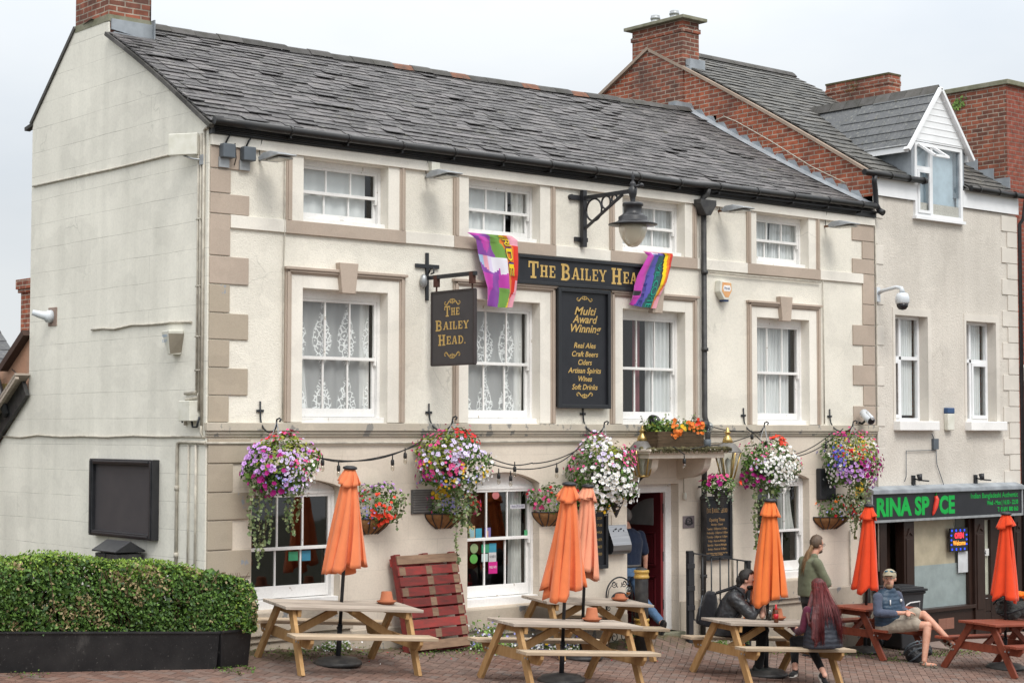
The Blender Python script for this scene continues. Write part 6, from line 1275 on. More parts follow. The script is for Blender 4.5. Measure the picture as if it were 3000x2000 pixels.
# ------------------------------------------------------------------ black hedge planters
def planter(label,p0,p1,h,d,name='planter'):
    p0=Vector(p0);p1=Vector(p1); u=(p1-p0).normalized(); n_=Vector((-u.y,u.x,0)); r=root(name,label,'planter',(p0+p1)/2,group='black hedge planters')
    L=(p1-p0).length; mb=MB(); z0,z1=-.02,h
    k=max(1,int(L/1.2))
    def pt(a,b,z,g=0): q=p0+u*a+n_*b; return (q.x,q.y,q.z+z)
    t=.02; A=[pt(.03,.03,z0),pt(L-.03,.03,z0),pt(L-.03,d-.03,z0),pt(.03,d-.03,z0)]; B=[pt(0,0,h),pt(L,0,h),pt(L,d,h),pt(0,d,h)]; C=[pt(t,t,h),pt(L-t,t,h),pt(L-t,d-t,h),pt(t,d-t,h)]; D_=[pt(t+.03,t+.03,h-.12),pt(L-t-.03,t+.03,h-.12),pt(L-t-.03,d-t-.03,h-.12),pt(t+.03,d-t-.03,h-.12)]
    mb.add(A+B+C+D_,[(3,2,1,0)]+[(i,(i+1)%4,4+(i+1)%4,4+i) for i in range(4)]+[(4+i,4+(i+1)%4,8+(i+1)%4,8+i) for i in range(4)]+[(8+i,8+(i+1)%4,12+(i+1)%4,12+i) for i in range(4)]); mb.build('box',[m_planter],r,bevel=.008)
    mb=MB(); mb.bar(Vector(pt(0,-.006,h-.012)),Vector(pt(L,-.006,h-.012)),.02,.028); mb.build('rim',[m_planter],r,bevel=.006)
    mb=MB(); mb.add(D_,[(0,1,2,3)]); mb.build('soil',[m_soil],r); return r
n=NT('worn_black_planter'); k=n.mixc(n.ramp(n.noise(3,6),[(.4,0),(.75,1)]),(.010,.010,.011),(.024,.023,.023)); k=n.mixc(n.ramp(n.noise(26,6,rough=.8),[(.60,0),(.70,.6)]),k,(.20,.19,.18)); k=n.mixc(n.ramp(n.noise(2.2,7,n.mapped((1,1,.5)),.8),[(.58,0),(.74,.6)]),k,(.09,.085,.08)); n.col(k); n.bump(n.noise(30,4),.1); m_planter=n.set(.42,0,.4)
planter('long black planter holding the box hedge',(-5.2,-1.02,gz(-5.2,-1)+.01),(-.43,-1.075,gz(-.4,-1.07)),.42,.58); planter('short black planter at the table end of the hedge',(-.42,-1.09,gz(-.42,-1.09)),(.075,-.93,gz(.07,-.9)),.425,.55)
# ------------------------------------------------------------------ festoon lights
def swag(p,q,sag,n=16): return [p.lerp(q,i/n)-Vector((0,0,sag*4*(i/n)*(1-i/n))) for i in range(n+1)]
def festoon(label,segs,bulbs):
    r=root('festoon_lights',label,'string lights',segs[0][0],group='festoon lights along the wall'); mb=MB()
    for p,q,s in segs: mb.tube(swag(Vector(p),Vector(q),s),.008,5)
    mb.build('cable',[m_bcable],r)
    for px,py,y in bulbs:
        a=wy(px,py,y); mb=MB(); mb.tube([a+Vector((0,0,.06)),a],.008,5); mb.tube([a,a-Vector((0,0,.015)),a-Vector((0,0,.06)),a-Vector((0,0,.075))],[.014,.022,.024,.018],8); h=mb.build('lamp_holder',[m_bcable],r)
        mb=MB(); mb.lathe([(.014,-.07),(.022,-.09),(.026,-.115),(.018,-.14),(0,-.15)],a,10); mb.build('bulb',[m_bulb],h)
m_bulb=glass('clear_bulb_glass',(.85,.83,.78),2.5)
W=lambda px,py,y=-.30: wy(px,py,y)
festoon('festoon string of bulbs between the first two flower baskets',[(W(865,1300),W(945,1342),.03),(W(945,1342),W(1085,1347),.02),(W(1085,1347),W(1235,1290),.04),(W(865,1302),W(1000,1352),.05),(W(1000,1352),W(1230,1300),.05)],[(945,1345,-.30),(992,1362,-.30),(1150,1345,-.30),(1187,1325,-.30)])
festoon('festoon string of bulbs between the second and third flower baskets',[(W(1415,1330),W(1505,1362),.02),(W(1505,1362),W(1560,1355),.01),(W(1415,1350),W(1630,1358),.09),(W(1630,1358),W(1705,1300),.03),(W(1560,1357),W(1690,1318),.04)],[(1461,1385,-.30),(1496,1392,-.30),(1508,1365,-.30),(1631,1368,-.30)])
festoon('loose festoon wires around the porch and the white basket',[(W(2005,1313,-.79),W(2075,1302,-.79),.02),(W(1972,1308,-.79),W(2005,1330,-.79),.0),(W(2075,1305),W(2200,1275),.03),(W(2075,1245,-.1),W(2180,1262,-.2),.03),(W(2200,1262),W(2250,1310),.0),(W(2320,1338),W(2430,1290),.05),(W(2310,1335),W(2440,1265),.06),(W(2430,1290),W(2470,1255),.0)],[(2005,1342,-.79),(2203,1272,-.30),(2420,1300,-.30)])
# ------------------------------------------------------------------ foliage and flowers
rs=np.random.RandomState(3)
def nrm(a): return a/np.maximum(1e-9,np.linalg.norm(a,axis=1,keepdims=True))
def np_mesh(name,mats,V,Fl,mi,rv,parent=None,org=None,fsz=4,smooth=False):
    V=np.asarray(V,float); o0=np.array(ORG[parent.name]) if parent is not None else (np.array(org,float) if org is not None else np.zeros(3))
    me=bpy.data.meshes.new(name); nF=len(Fl); me.vertices.add(len(V)); me.vertices.foreach_set('co',(V-o0).astype(np.float32).ravel())
    me.loops.add(nF*fsz); me.loops.foreach_set('vertex_index',np.asarray(Fl,np.int32).ravel()); me.polygons.add(nF)
    me.polygons.foreach_set('loop_start',np.arange(0,nF*fsz,fsz,dtype=np.int32)); 
    try: me.polygons.foreach_set('loop_total',np.full(nF,fsz,np.int32))
    except Exception: pass
    for m in mats: me.materials.append(m)
    me.polygons.foreach_set('material_index',np.asarray(mi,np.int32)); at=me.attributes.new('rnd','FLOAT','FACE'); at.data.foreach_set('value',np.asarray(rv,np.float32))
    me.update(calc_edges=True); me.validate()
    ob=bpy.data.objects.new(name,me); COL.objects.link(ob)
    if parent is not None: ob.parent=parent; ORG[ob.name]=Vector(o0)
    else: ob.location=Vector(o0); ORG[ob.name]=Vector(o0)
    return ob
def leaves(name,mats,P,N,size,parent=None,org=None,ratio=.55,mi=None,jit=.6,org_=None,clump=0):
    P=np.asarray(P,float); n=len(P); N=nrm(np.asarray(N,float)+rs.normal(0,jit,(n,3)))
    A=nrm(np.cross(N,rs.normal(0,1,(n,3)))); B=np.cross(N,A); s=(np.asarray(size)*np.exp(rs.normal(0,.25,n)))[:,None]
    V=np.stack([P-A*s*.5,P+B*s*ratio*.5+N*s*.12,P+A*s*.5-N*s*.08,P-B*s*ratio*.5+N*s*.12],1).reshape(-1,3)
    Fl=np.arange(4*n).reshape(n,4); return np_mesh(name,mats,V,Fl,np.zeros(n) if mi is None else mi,rs.rand(n),parent,org)
def flowers(name,P,N,size,mi,mats,eyes,parent):
    P=np.asarray(P,float); n=len(P); N=nrm(N+rs.normal(0,.32,(n,3))); A=nrm(np.cross(N,rs.normal(0,1,(n,3)))); B=np.cross(N,A); s=np.asarray(size)[:,None]*np.exp(rs.normal(0,.15,n))[:,None]
    V=[P-N*s*.18]; k=5
    for i in range(2*k):
        g=PI*i/k; r=1.0 if i%2==0 else .74; V.append(P+(A*math.cos(g)+B*math.sin(g))*s*.5*r+N*s*.06*rs.normal(0,.7,(n,1)))
    for i in range(4): g=PI/2*i; V.append(P+(A*math.cos(g)+B*math.sin(g))*s*.11-N*s*.05)
    nv=len(V); V=np.stack(V,1).reshape(-1,3); o=np.arange(n)[:,None]*nv; Fl=[];M_=[];rv=[]; r0=rs.rand(n)
    for i in range(2*k): Fl.append(np.concatenate([o,o+1+i,o+1+(i+1)%(2*k)],1)); M_.append(mi); rv.append(r0)
    for q in((0,1,2),(0,2,3)): Fl.append(np.concatenate([o+2*k+1+j for j in q],1)); M_.append(np.asarray(eyes)); rv.append(r0)
    return np_mesh(name,mats,V,np.concatenate(Fl),np.concatenate(M_),np.concatenate(rv),parent,None,3)
FK=list(F.keys()); FM=[F[k] for k in FK]; FI={k:i for i,k in enumerate(FK)}
E1=Vector(RGT); E1.z=0; E1.normalize(); E2=Vector((-E1.y,E1.x,0)); E1=np.array(E1); E2=-np.array(E2)     # E2 points towards the street
if E2[1]>0: E2=-E2
EZ=np.array([0,0,1.])
def plant_mass(r,c,rx,ry,rz,zones,nleaf,leafm_,lsize,lime=None,back=True):
    c=np.array(c); d=nrm(rs.normal(0,1,(nleaf,3))); rad=(.55+.45*rs.rand(nleaf)**.5)*(1+.16*np.sin(d[:,0]*5+c[0])*np.cos(d[:,2]*4+c[0]*2))
    L=np.stack([d[:,0]*rx*rad,d[:,1]*ry*rad,d[:,2]*rz*rad],1); P=c+L[:,:1]*E1+L[:,1:2]*E2+L[:,2:]*EZ; N=d[:,:1]*E1+d[:,1:2]*E2+d[:,2:]*EZ
    mi=np.zeros(nleaf)
    if lime:
        (lu,lw,ls)=lime; mi=((np.hypot(d[:,0]-lu,d[:,2]-lw)<ls)&(rs.rand(nleaf)<.75)).astype(float)
    leaves('foliage',[leafm_,m_lime],P,N+EZ*.3,lsize,r,mi=mi)
    PP=[];NN=[];SS=[];MM=[];EE=[]
    for (col,n,cu,cw,su,sw,size,eye) in zones:
        u=rs.normal(cu,su,n); w_=rs.normal(cw,sw,n); q=np.hypot(u,w_); k=np.where(q>1.04,1.04/np.maximum(q,1e-6)*(.9+.12*rs.rand(n)),1); u*=k; w_*=k
        dep=np.sqrt(np.maximum(0,1.08-u*u-w_*w_)); sgn=np.where(rs.rand(n)<.86,1,-1); dd=np.stack([u,dep*sgn,w_],1); R_=1.0+.10*rs.rand(n)+.12*np.sin(u*5+c[0])*np.cos(w_*4+c[0]*2)
        PP.append(c+(dd[:,:1]*rx*E1+dd[:,1:2]*ry*E2+dd[:,2:]*rz*EZ)*R_[:,None]); NN.append(nrm(dd[:,:1]*E1+dd[:,1:2]*E2+dd[:,2:]*EZ*.8+EZ*.25)); SS.append(np.full(n,size)); MM.append(np.full(n,FI[col])); EE.append(np.full(n,FI[eye]))
    if PP: flowers('blossoms',np.concatenate(PP),np.concatenate(NN),np.concatenate(SS),np.concatenate(MM),FM,np.concatenate(EE),r)
def trail(r,name,c,starts,mat,size,per=55):
    P=[];N=[];mb=MB()
    for (u,dpt,z0,ln,wob) in starts:
        ph=rs.rand()*6; n=int(per*ln); pts=[]
        for i in range(max(6,n)):
            t=i/max(6,n); q=np.array(c)+E1*(u+wob*math.sin(t*5+ph)*t)+E2*(dpt+.03*math.sin(t*7+ph))+EZ*(z0-ln*t); 
            if i%3==0: pts.append(q)
            P.append(q+rs.normal(0,.022*(1.25-t),3)); N.append(E2+rs.normal(0,.4,3))
        if len(pts)>1: mb.tube(pts,.003,4)
    o=leaves(name,[mat],P,N,size,r,ratio=.85,jit=.5); mb.build('stem',[m_stem],o); return o
def hook_bracket(x,zt,hx,hy,hz,label):
    mb=MB()
    P=[(x,-.015,zt),(x,-.02,zt-.14)]+[(x+(hx-x)*t,-.02+(hy+.02)*(.5-.5*math.cos(PI*t)),zt-.14-.19*math.sin(PI*t)**.8+(hz+.02-(zt-.14))*t) for t in [i/10 for i in range(1,11)]]
    P+= [(hx+.02,hy-.03,hz+.035),(hx+.02,hy-.06,hz+.02),(hx,hy-.055,hz-.01)]
    mb.tube(P,.011,7); mb.box(x-.05,x+.05,-.02,-.004,zt-.13,zt-.10); tag(mb.build('basket_bracket',[m_iron],org=(x,0,zt)),label,'bracket','iron flower basket brackets')
def hang_basket(label,blab,bx,hook,cpx,rpx,zones,trails,lime=None,nleaf=1700,leaf=None):
    hy=-.42; h=wy(*hook,hy); hook_bracket(bx,wy(0,0).z*0+3.24,h.x,hy,h.z,blab)
    d=ray(*cpx); dist=(np.array(h)-CAM)@FWD; c=Vector(CAM+d*(dist/(d@FWD))); k=dist/FPX
    rx,rz=rpx[0]*k,rpx[1]*k; r=root('hanging_basket',label,'hanging basket',(h.x,hy,c.z-rz),group='large hanging flower baskets')
    mb=MB(); 
    for g in(0.3,2.4,4.5): mb.tube([h,(h.x+.17*math.cos(g),hy+.17*math.sin(g),c.z+.02)],.0045,4)
    mb.build('chain',[m_zinc],r)
    mb=MB(); mb.lathe([(0,-.22),(.10,-.20),(.17,-.10),(.19,.02),(.17,.02),(0,.0)],(h.x,hy,c.z),18); mb.build('basket_bowl',[m_iron],r)
    plant_mass(r,c,rx,min(rx*.8,.38),rz,zones,nleaf,leaf or m_leaf,.055,lime)
    if trails: trail(r,'trailing_ivy',c,[(a*k,b,e*k,l*k,w_) for a,b,e,l,w_ in trails],m_ivy,.045)
    return r
Z=lambda col,n,cu,cw,su,sw,size=.055,eye=None: (col,int(n*(.82 if col=='white' else .66)),cu,cw,su,sw,size,eye or {'lil':'eye','pale':'eye','mag':'mag','white':'yeye','pink':'mag'}.get(col,col))
hang_basket('hanging basket of lilac and magenta petunias over the corner window','iron hook holding the lilac flower basket',.74,(811,1233),(822,1368),(112,94),
  [Z('lil',64,-.55,.25,.28,.26,.065),Z('mag',40,-.45,-.45,.3,.25,.065),Z('lil',20,-.1,-.15,.35,.25,.06),Z('mag',14,.15,.1,.3,.3,.06),Z('red',24,-.25,.95,.22,.08,.05),Z('pink',30,.15,.98,.3,.1,.045),Z('pink',34,.75,.35,.18,.3,.04),Z('pale',120,.45,-.1,.28,.38,.036),Z('lav',50,.25,-.3,.3,.3,.03),Z('white',40,.8,-.45,.14,.3,.045),Z('lil',34,.35,.45,.25,.16,.055)],
  [(-70,.1,-60,205,.03),(-55,.18,-60,235,.02),(-40,.12,-70,190,.03),(-78,.2,-50,150,.03),(-20,.15,-70,150,.03),(25,.15,-60,130,.04),(45,.2,-50,150,.03),(60,.1,-50,110,.03),(35,.22,-60,95,.02)],(.15,.55,.8))
hang_basket('hanging basket with red geraniums and pale petunias, long ivy trailing past the wall vent','iron hook of the basket below the hanging sign',3.31,(1327,1227),(1322,1350),(112,96),
  [Z('red',44,.35,.85,.26,.1,.055),Z('pink',60,-.45,.75,.3,.3,.04),Z('pale',120,.25,.2,.42,.26,.06),Z('pink',70,-.2,-.25,.5,.2,.05),Z('yellow',60,.25,-.35,.45,.25,.035),Z('white',90,.7,-.5,.24,.24,.045),Z('mag',20,-.75,-.35,.2,.2,.05),Z('lav',60,.0,-.55,.4,.2,.03),Z('pink',26,-.85,-.15,.12,.25,.04)],
  [(10,.12,-60,120,.04),(30,.18,-60,160,.03),(60,.15,-50,150,.03),(20,.2,-60,240,.03),(40,.22,-60,130,.02),(75,.12,-50,110,.03),(50,.2,-40,180,.02),(-30,.15,-70,60,.03)],(-.55,.55,.85))
hang_basket('hanging basket massed with white petunias beside the drinks board','iron hook of the white basket below the drinks board',6.04,(1771,1241),(1768,1387),(102,106),
  [Z('white',260,.2,-.35,.42,.38,.064),Z('pale',60,-.1,.55,.42,.25,.058),Z('pink',70,.75,.55,.22,.24,.045),Z('pink',40,-.8,.4,.15,.3,.042),Z('white',46,.0,.8,.3,.12,.055),Z('yellow',16,.1,-1.0,.3,.1,.04),Z('pink',26,-.4,.95,.3,.1,.04)],
  [(-62,.12,-40,110,.03),(-50,.18,-60,150,.03),(-70,.16,-60,90,.02),(-40,.2,-60,110,.02),(-55,.1,-50,180,.03)],(.2,.9,.55),1900)
hang_basket('hanging basket of white petunias with scarlet top and trailing ivy','iron hook of the white basket with a scarlet top',9.38,(2240,1242),(2248,1366),(88,82),
  [Z('white',230,.45,.0,.34,.36,.05),Z('scar',44,.4,.9,.2,.1,.06),Z('mag',34,-.6,-.3,.2,.22,.065),Z('pink',40,-.45,.65,.35,.22,.042),Z('pale',30,-.35,.1,.2,.2,.04),Z('white',60,.6,-.55,.25,.16,.045),Z('pink',14,1.0,.2,.08,.12,.035)],
  [(-35,.12,-50,190,.03),(-20,.18,-50,140,.03),(-5,.15,-50,150,.03),(10,.2,-50,110,.03),(-40,.2,-40,215,.03),(5,.1,-50,130,.03),(-15,.22,-40,120,.02)],None,1600)
hang_basket('hanging basket of blue, yellow and magenta flowers next to the restaurant','iron hook of the blue and yellow flower basket',11.43,(2500,1238),(2490,1350),(86,88),
  [Z('lil',90,.0,-.35,.4,.2,.062),Z('mag',100,.7,-.2,.22,.32,.058),Z('blue',70,-.5,.15,.2,.22,.045),Z('white',54,-.72,-.25,.18,.28,.05),Z('red',50,.15,.35,.32,.18,.04),Z('pink',50,.1,.95,.42,.1,.045),Z('mag',16,-.3,.85,.15,.1,.055),Z('yellow',40,.2,.5,.3,.2,.032),Z('white',16,.85,.55,.12,.15,.05),Z('lil',24,.75,-.75,.15,.15,.055)],
  [(0,.12,-60,150,.04),(20,.18,-60,190,.03),(35,.15,-60,160,.03),(10,.2,-50,175,.03),(45,.1,-60,140,.03),(28,.22,-50,215,.02),(-10,.15,-50,110,.03)],(.25,.5,.85),1700)
# wall troughs of coir and iron straps
def wall_trough(label,px0,px1,py,hpx,zones,lime=None,tr=None,lf=None):
    a=wy(px0,py,-.10); b=wy(px1,py,-.10); w_=b.x-a.x; c=Vector(((a.x+b.x)/2,-.0,a.z)); h=.20; r=root('wall_basket',label,'wall basket',(c.x,0,c.z-h),group='half-round wall baskets')
    mb=MB(); n=12; vs=[]; rows=6
    for j in range(rows+1):
        t=j/rows; s=math.sin(PI/2*(1-t*.93)) if False else math.cos(t*PI/2*.96)
        for i in range(n+1): g=PI*i/n; vs.append((c.x-w_/2*math.cos(g)*(.35+.65*s),-.19*math.sin(g)*s-.005,c.z-h*t))
    mb.add(vs,[(j*(n+1)+i,(j+1)*(n+1)+i,(j+1)*(n+1)+i+1,j*(n+1)+i+1) for j in range(rows) for i in range(n)],sm=True); mb.build('coir_liner',[m_coir],r)
    mb=MB()
    for i in range(0,n+1,2):
        g=PI*i/n; mb.tube([(c.x-w_/2*math.cos(g)*(.35+.65*math.cos(t*PI/2*.96))*1.01,-.195*math.sin(g)*math.cos(t*PI/2*.96)-.01,c.z-h*t) for t in [k/6 for k in range(7)]],.007,5)
    mb.tube([(c.x-w_/2*math.cos(PI*i/n),-.197*math.sin(PI*i/n)-.008,c.z) for i in range(n+1)],.008,5); mb.build('iron_strap',[m_iron],r)
    cc=Vector((c.x,-.12,c.z+hpx*.4)); plant_mass(r,cc,w_*.62,.17,hpx*.62,zones,650,lf or m_leaf,.05,lime)
    if tr: trail(r,'trailing_ivy',cc,tr,m_ivy,.042)
    return r
wall_trough('wall basket of scarlet begonias and blue lobelia beside the parasol by the hedge',1048,1150,1520,.46,[Z('scar',44,.35,-.35,.25,.22,.06),Z('lav',60,-.45,-.35,.25,.25,.03),Z('red',24,-.5,.4,.3,.3,.04),Z('lil',26,.3,.75,.5,.18,.05),Z('scar',16,.1,.1,.4,.3,.045)],None,[(.30,.05,.05,.36,.05),(.36,.05,.1,.30,.05),(.26,.1,0,.22,.04)])
wall_trough('wall basket of yellow begonias and blue lobelia under the second basket',1258,1365,1505,.34,[Z('yellow',26,-.35,.55,.2,.2,.075),Z('lav',80,.15,.0,.25,.3,.03),Z('pink',20,-.8,.0,.15,.3,.045),Z('red',20,.8,.2,.14,.35,.06),Z('pink',16,.9,-.2,.1,.3,.05)])
wall_trough('wall basket of orange begonias and pink fuchsias next to the two overlapping parasols',1572,1672,1500,.38,[Z('orange',30,.35,.1,.3,.25,.085),Z('pink',36,-.55,.05,.25,.4,.045),Z('red',14,-.1,.5,.5,.25,.05),Z('lav',12,.2,-.1,.2,.2,.03)])
wall_trough('wall basket of mixed red fuchsias beside the black extractor vent',2396,2492,1515,.36,[Z('red',40,.45,-.1,.3,.3,.05),Z('pink',24,-.7,.1,.2,.4,.04),Z('orange',12,-.1,.4,.3,.2,.05),Z('lav',20,.2,-.3,.3,.2,.03),Z('red',20,.95,-.3,.1,.4,.06)],None,[(.30,.05,.2,.45,.04),(.26,.08,.1,.35,.04),(.34,.05,.15,.5,.03)])
def cone_basket(label,px,py,y,h,rad,zones,tr,sc=1,hz=2.5):
    a=wy(px,py,y); r=root('cone_basket',label,'hanging basket',(a.x,y,a.z-h),group='wicker cone baskets'); mb=MB(); prof=[]
    for i in range(13): t=i/12; prof += [(rad*(.06+.94*t)+.006,-h+h*t),(rad*(.06+.94*t),-h+h*t+h/26)]
    mb.lathe(prof,a,16,sm=False); mb.build('wicker_cone',[m_wick],r)
    mb=MB(); mb.tube([(a.x,y,hz),(a.x-rad*.7,y,a.z)],.004,4); mb.tube([(a.x,y,hz),(a.x+rad*.7,y,a.z)],.004,4); mb.build('chain',[m_iron],r)
    plant_mass(r,a+Vector((0,0,.06)),.27*sc,.2*sc,.17*sc,zones,560,m_leaf,.042)
    if tr: trail(r,'trailing_foliage',a,tr,m_sage,.03)
    return r
cone_basket('wicker cone basket of pink petunias hanging under the brass lantern',2110,1432,-.62,.34,.15,[Z('pink',24,-.3,.6,.45,.25,.075),Z('mag',10,-.2,.3,.4,.3,.07),Z('white',50,-.2,-.5,.5,.3,.018),Z('scar',8,1.0,.1,.06,.1,.06)],[(.1,.1,.0,.2,.03),(.15,.05,.0,.22,.03),(-.2,.1,0,.28,.03),(-.05,.15,0,.30,.02)])
cone_basket('wicker cone basket tip showing under the white flower basket',1805,1460,-.45,.26,.12,[Z('yellow',12,0,-.2,.5,.3,.04),Z('white',20,.3,.1,.5,.3,.05)],None,.7)
# the begonia trough on the porch
r=TROUGH; zc=2.93
P=np.stack([rs.uniform(6.78,7.80,900),rs.uniform(-.72,-.40,900),2.88+np.abs(rs.normal(0,.07,900))],1); leaves('foliage',[m_leaf,m_lime],P,np.tile(EZ,(900,1))+E2*.4,.055,r,mi=(rs.rand(900)<.25).astype(float))
for x in(6.72,6.95,7.25,7.70): pass
mb=MB(); P=[];N=[]
for (x,h_,lx) in ((6.82,.22,-.18),(6.86,.16,-.1),(7.2,.24,-.05),(7.35,.2,.05),(7.62,.25,.1),(7.70,.28,.06),(7.66,.18,.16),(7.5,.16,0)):
    for i in range(26): t=i/26; q=np.array([x+lx*t,-.5-.05*t,2.88+h_*t]); P.append(q+rs.normal(0,.018,3)); N.append(EZ)
    mb.tube([(x,-.5,2.88),(x+lx,-.55,2.88+h_)],.004,4)
o=leaves('sprig',[m_leaf],P,N,.035,r); mb.build('stem',[m_stem],o)
PP=[];MM=[]
for (x,z,n,c) in ((7.12,2.97,12,'orange'),(7.16,2.86,12,'orange'),(7.10,2.84,8,'orange'),(7.27,2.93,9,'yellow'),(7.43,2.99,10,'orange'),(7.46,2.94,8,'orange'),(7.60,3.0,6,'scar'),(7.66,2.96,9,'orange'),(7.62,2.90,5,'orange')):
    for i in range(n): PP.append(np.array([x,-.76,z])+rs.normal(0,.028,3)); MM.append(FI[c])
flowers('blossoms',PP,np.tile(E2+EZ*.3,(len(PP),1)),np.full(len(PP),.052),np.array(MM),FM,np.array(MM),r)
# ------------------------------------------------------------------ box hedge
def hedge():
    r=root('box_hedge','clipped green box hedge growing in the black planters','hedge',(-2.6,-.78,.45))
    x0,x1=-5.1,.08
    def topz(x): return 1.16-.0*x+.03*math.sin(x*2.1)+.02*math.sin(x*5.3)
    n=44000; P=np.zeros((n,3)); N=np.zeros((n,3)); X=rs.uniform(x0,x1,n); f=rs.rand(n)
    TZ=1.14+.035*np.sin(X*2.1)+.025*np.sin(X*5.3+1); base=.25-.068*X-.03; end=np.clip((x1-X)/.95,0,1); rnd_=np.sqrt(np.clip(1-(1-end)**2,0,1)); zt=.40+(TZ-.40)*(.52+.48*rnd_); yf=-1.05+.10*(1-rnd_)
    lump=.05*np.sin(X*3.7)+.045*np.sin(X*9+2)+.035*np.sin(X*15+f*9)
    u=rs.rand(n); 
    fr=f<.58; tp=(f>=.58)&(f<.86); ins=f>=.86
    P[:,0]=X
    zz=.40+(zt-.40)*u; bul=.07*np.sin(PI*np.clip(u,0,1))+lump*u
    depth=np.abs(rs.normal(0,.055,n))
    P[fr,1]=(yf-bul+depth)[fr]; P[fr,2]=(base+zz)[fr]; N[fr]=[0,-1,.35]
    P[tp,1]=(yf+.02+(-.48-yf)*u)[tp]; P[tp,2]=(base+zt+.02*np.sin(X*7+u*9)-depth*.8)[tp]; N[tp]=[0,-.1,1]
    P[ins,1]=rs.uniform(-1.0,-.55,n)[ins]; P[ins,2]=(base+zz)[ins]; N[ins]=[0,-1,.3]
    m=6500; e=rs.rand(m); ang=rs.uniform(-1.5,1.35,m); zE=rs.rand(m); zb=.22; tz=1.12-.40*np.clip(np.cos(ang),0,1)*zE**2
    Pe=np.stack([-.14+.27*np.cos(ang)*(1-.45*zE**2.2)+.02*rs.normal(0,1,m),-.78+.30*np.sin(ang),zb+.40+.50*zE],1); Ne=np.stack([np.cos(ang),np.sin(ang),.4+zE],1)
    P=np.concatenate([P,Pe]); N=np.concatenate([N,Ne]); n=len(P)
    hole=np.sin(P[:,0]*6.3+2)*np.sin(P[:,2]*8.1+P[:,0]*3)+.6*np.sin(P[:,0]*17+1)*np.sin(P[:,2]*15); kp=~((hole<-.60)&(rs.rand(n)<.85)); P=P[kp]; N=N[kp]; n=len(P)
    clump=np.sin(P[:,0]*4.1+1)*np.sin(P[:,2]*6+P[:,0]*2)+.5*np.sin(P[:,0]*13+P[:,2]*11)
    q=rs.rand(n); mi=np.zeros(n); mi[(P[:,2]>.25-.068*P[:,0]+.98+.05*clump)&(q<.35)]=1; mi[(P[:,0]>-.25)&(q<.25+.2*clump)]=1
    dry=(clump<-.50)&(q>.55); mi[dry]=2; mi[(q>.955)]=2
    leaves('foliage',[m_box,m_boxy,m_boxd],P,N,.038,r,mi=mi,jit=.8,ratio=.6)
    tips=1500; X=rs.uniform(x0,x1-.8,tips); TZ=1.14+.035*np.sin(X*2.1)+.025*np.sin(X*5.3+1); Pt=np.stack([X,rs.uniform(-1.08,-.55,tips),.22-.068*X+TZ+rs.rand(tips)*.05],1); leaves('shoot',[m_boxy],Pt,np.tile([0,-1,.2],(tips,1)),.035,r,jit=.5,ratio=.4)
    nb=7000; X=rs.uniform(x0,-.05,nb); endb=np.clip((x1-X)/.5,0,1); u=rs.rand(nb); Pb=np.stack([X,-.80+rs.normal(0,.10,nb),.22-.068*X+.42+(.30+.36*endb)*u],1); leaves('inner_foliage',[m_box],Pb,np.tile([0,-1,.2],(nb,1)),.075,r,jit=.4)
    mb=MB()
    for i in range(260):
        x=random.uniform(x0,x1-.1); y=random.uniform(-.98,-.6); z=gz(x,-.8)+.33; p=Vector((x,y,z)); pts=[p]
        for k in range(5): p=p+Vector((random.gauss(0,.05),random.gauss(-.02,.03),.14)); pts.append(p)
        mb.tube(pts,[.009,.008,.007,.005,.004,.003],5)
    mb.build('stem',[m_stem],r)
hedge()
# ------------------------------------------------------------------ planting and weeds at the foot of the wall
def clump(label,x,y,w_,h,n,cols,cat='plant',name='wall_foot_plant',lf=None):
    z=gz(x,y); r=root(name,label,cat,(x,y,z),group=None); P=np.stack([rs.normal(x,w_*.4,n),rs.normal(y,.07,n),z+np.abs(rs.normal(0,h*.5,n))],1); leaves('foliage',[lf or m_weed],P,np.tile(EZ,(n,1))+E2*.5,.045,r)
    if cols:
        PP=[];MM=[];SS=[]
        for c,k,s in cols:
            for i in range(k): PP.append([rs.normal(x,w_*.42),rs.normal(y-.06,.06),z+abs(rs.normal(h*.5,h*.35))]); MM.append(FI[c]); SS.append(s)
        flowers('blossoms',np.array(PP),np.tile(E2+EZ*.6,(len(PP),1)),np.array(SS),np.array(MM),FM,np.array(MM),r)
clump('white alyssum growing at the wall foot behind the first parasol pole',1.75,-.18,.30,.15,200,[('white',90,.024)],'flowers')
clump('green and blue planting at the wall foot beside the pallet',4.15,-.2,.4,.30,420,[('lav',40,.03),('white',50,.025)],'flowers'); clump('low white alyssum below the middle bar window',4.75,-.25,.5,.14,340,[('white',170,.026),('blue',30,.03)],'flowers'); clump('white and yellow bedding flowers beneath the far table',5.45,-.25,.5,.14,340,[('white',150,.026),('yellow',10,.05),('blue',20,.03)],'flowers')
clump('pot of magenta petunias beside the wrought iron welcome stand',6.72,-.42,.16,.34,260,[('mag',16,.08),('red',8,.05)],'flowers',lf=m_leaf); clump('orange and red flowers at the foot of the handrail',8.75,-.45,.14,.50,260,[('orange',16,.07),('red',6,.05)],'flowers',lf=m_leaf)
clump('bright green weed at the foot of the handrail posts',8.35,-.45,.16,.12,160,None,'weed','weed'); 
P=[]
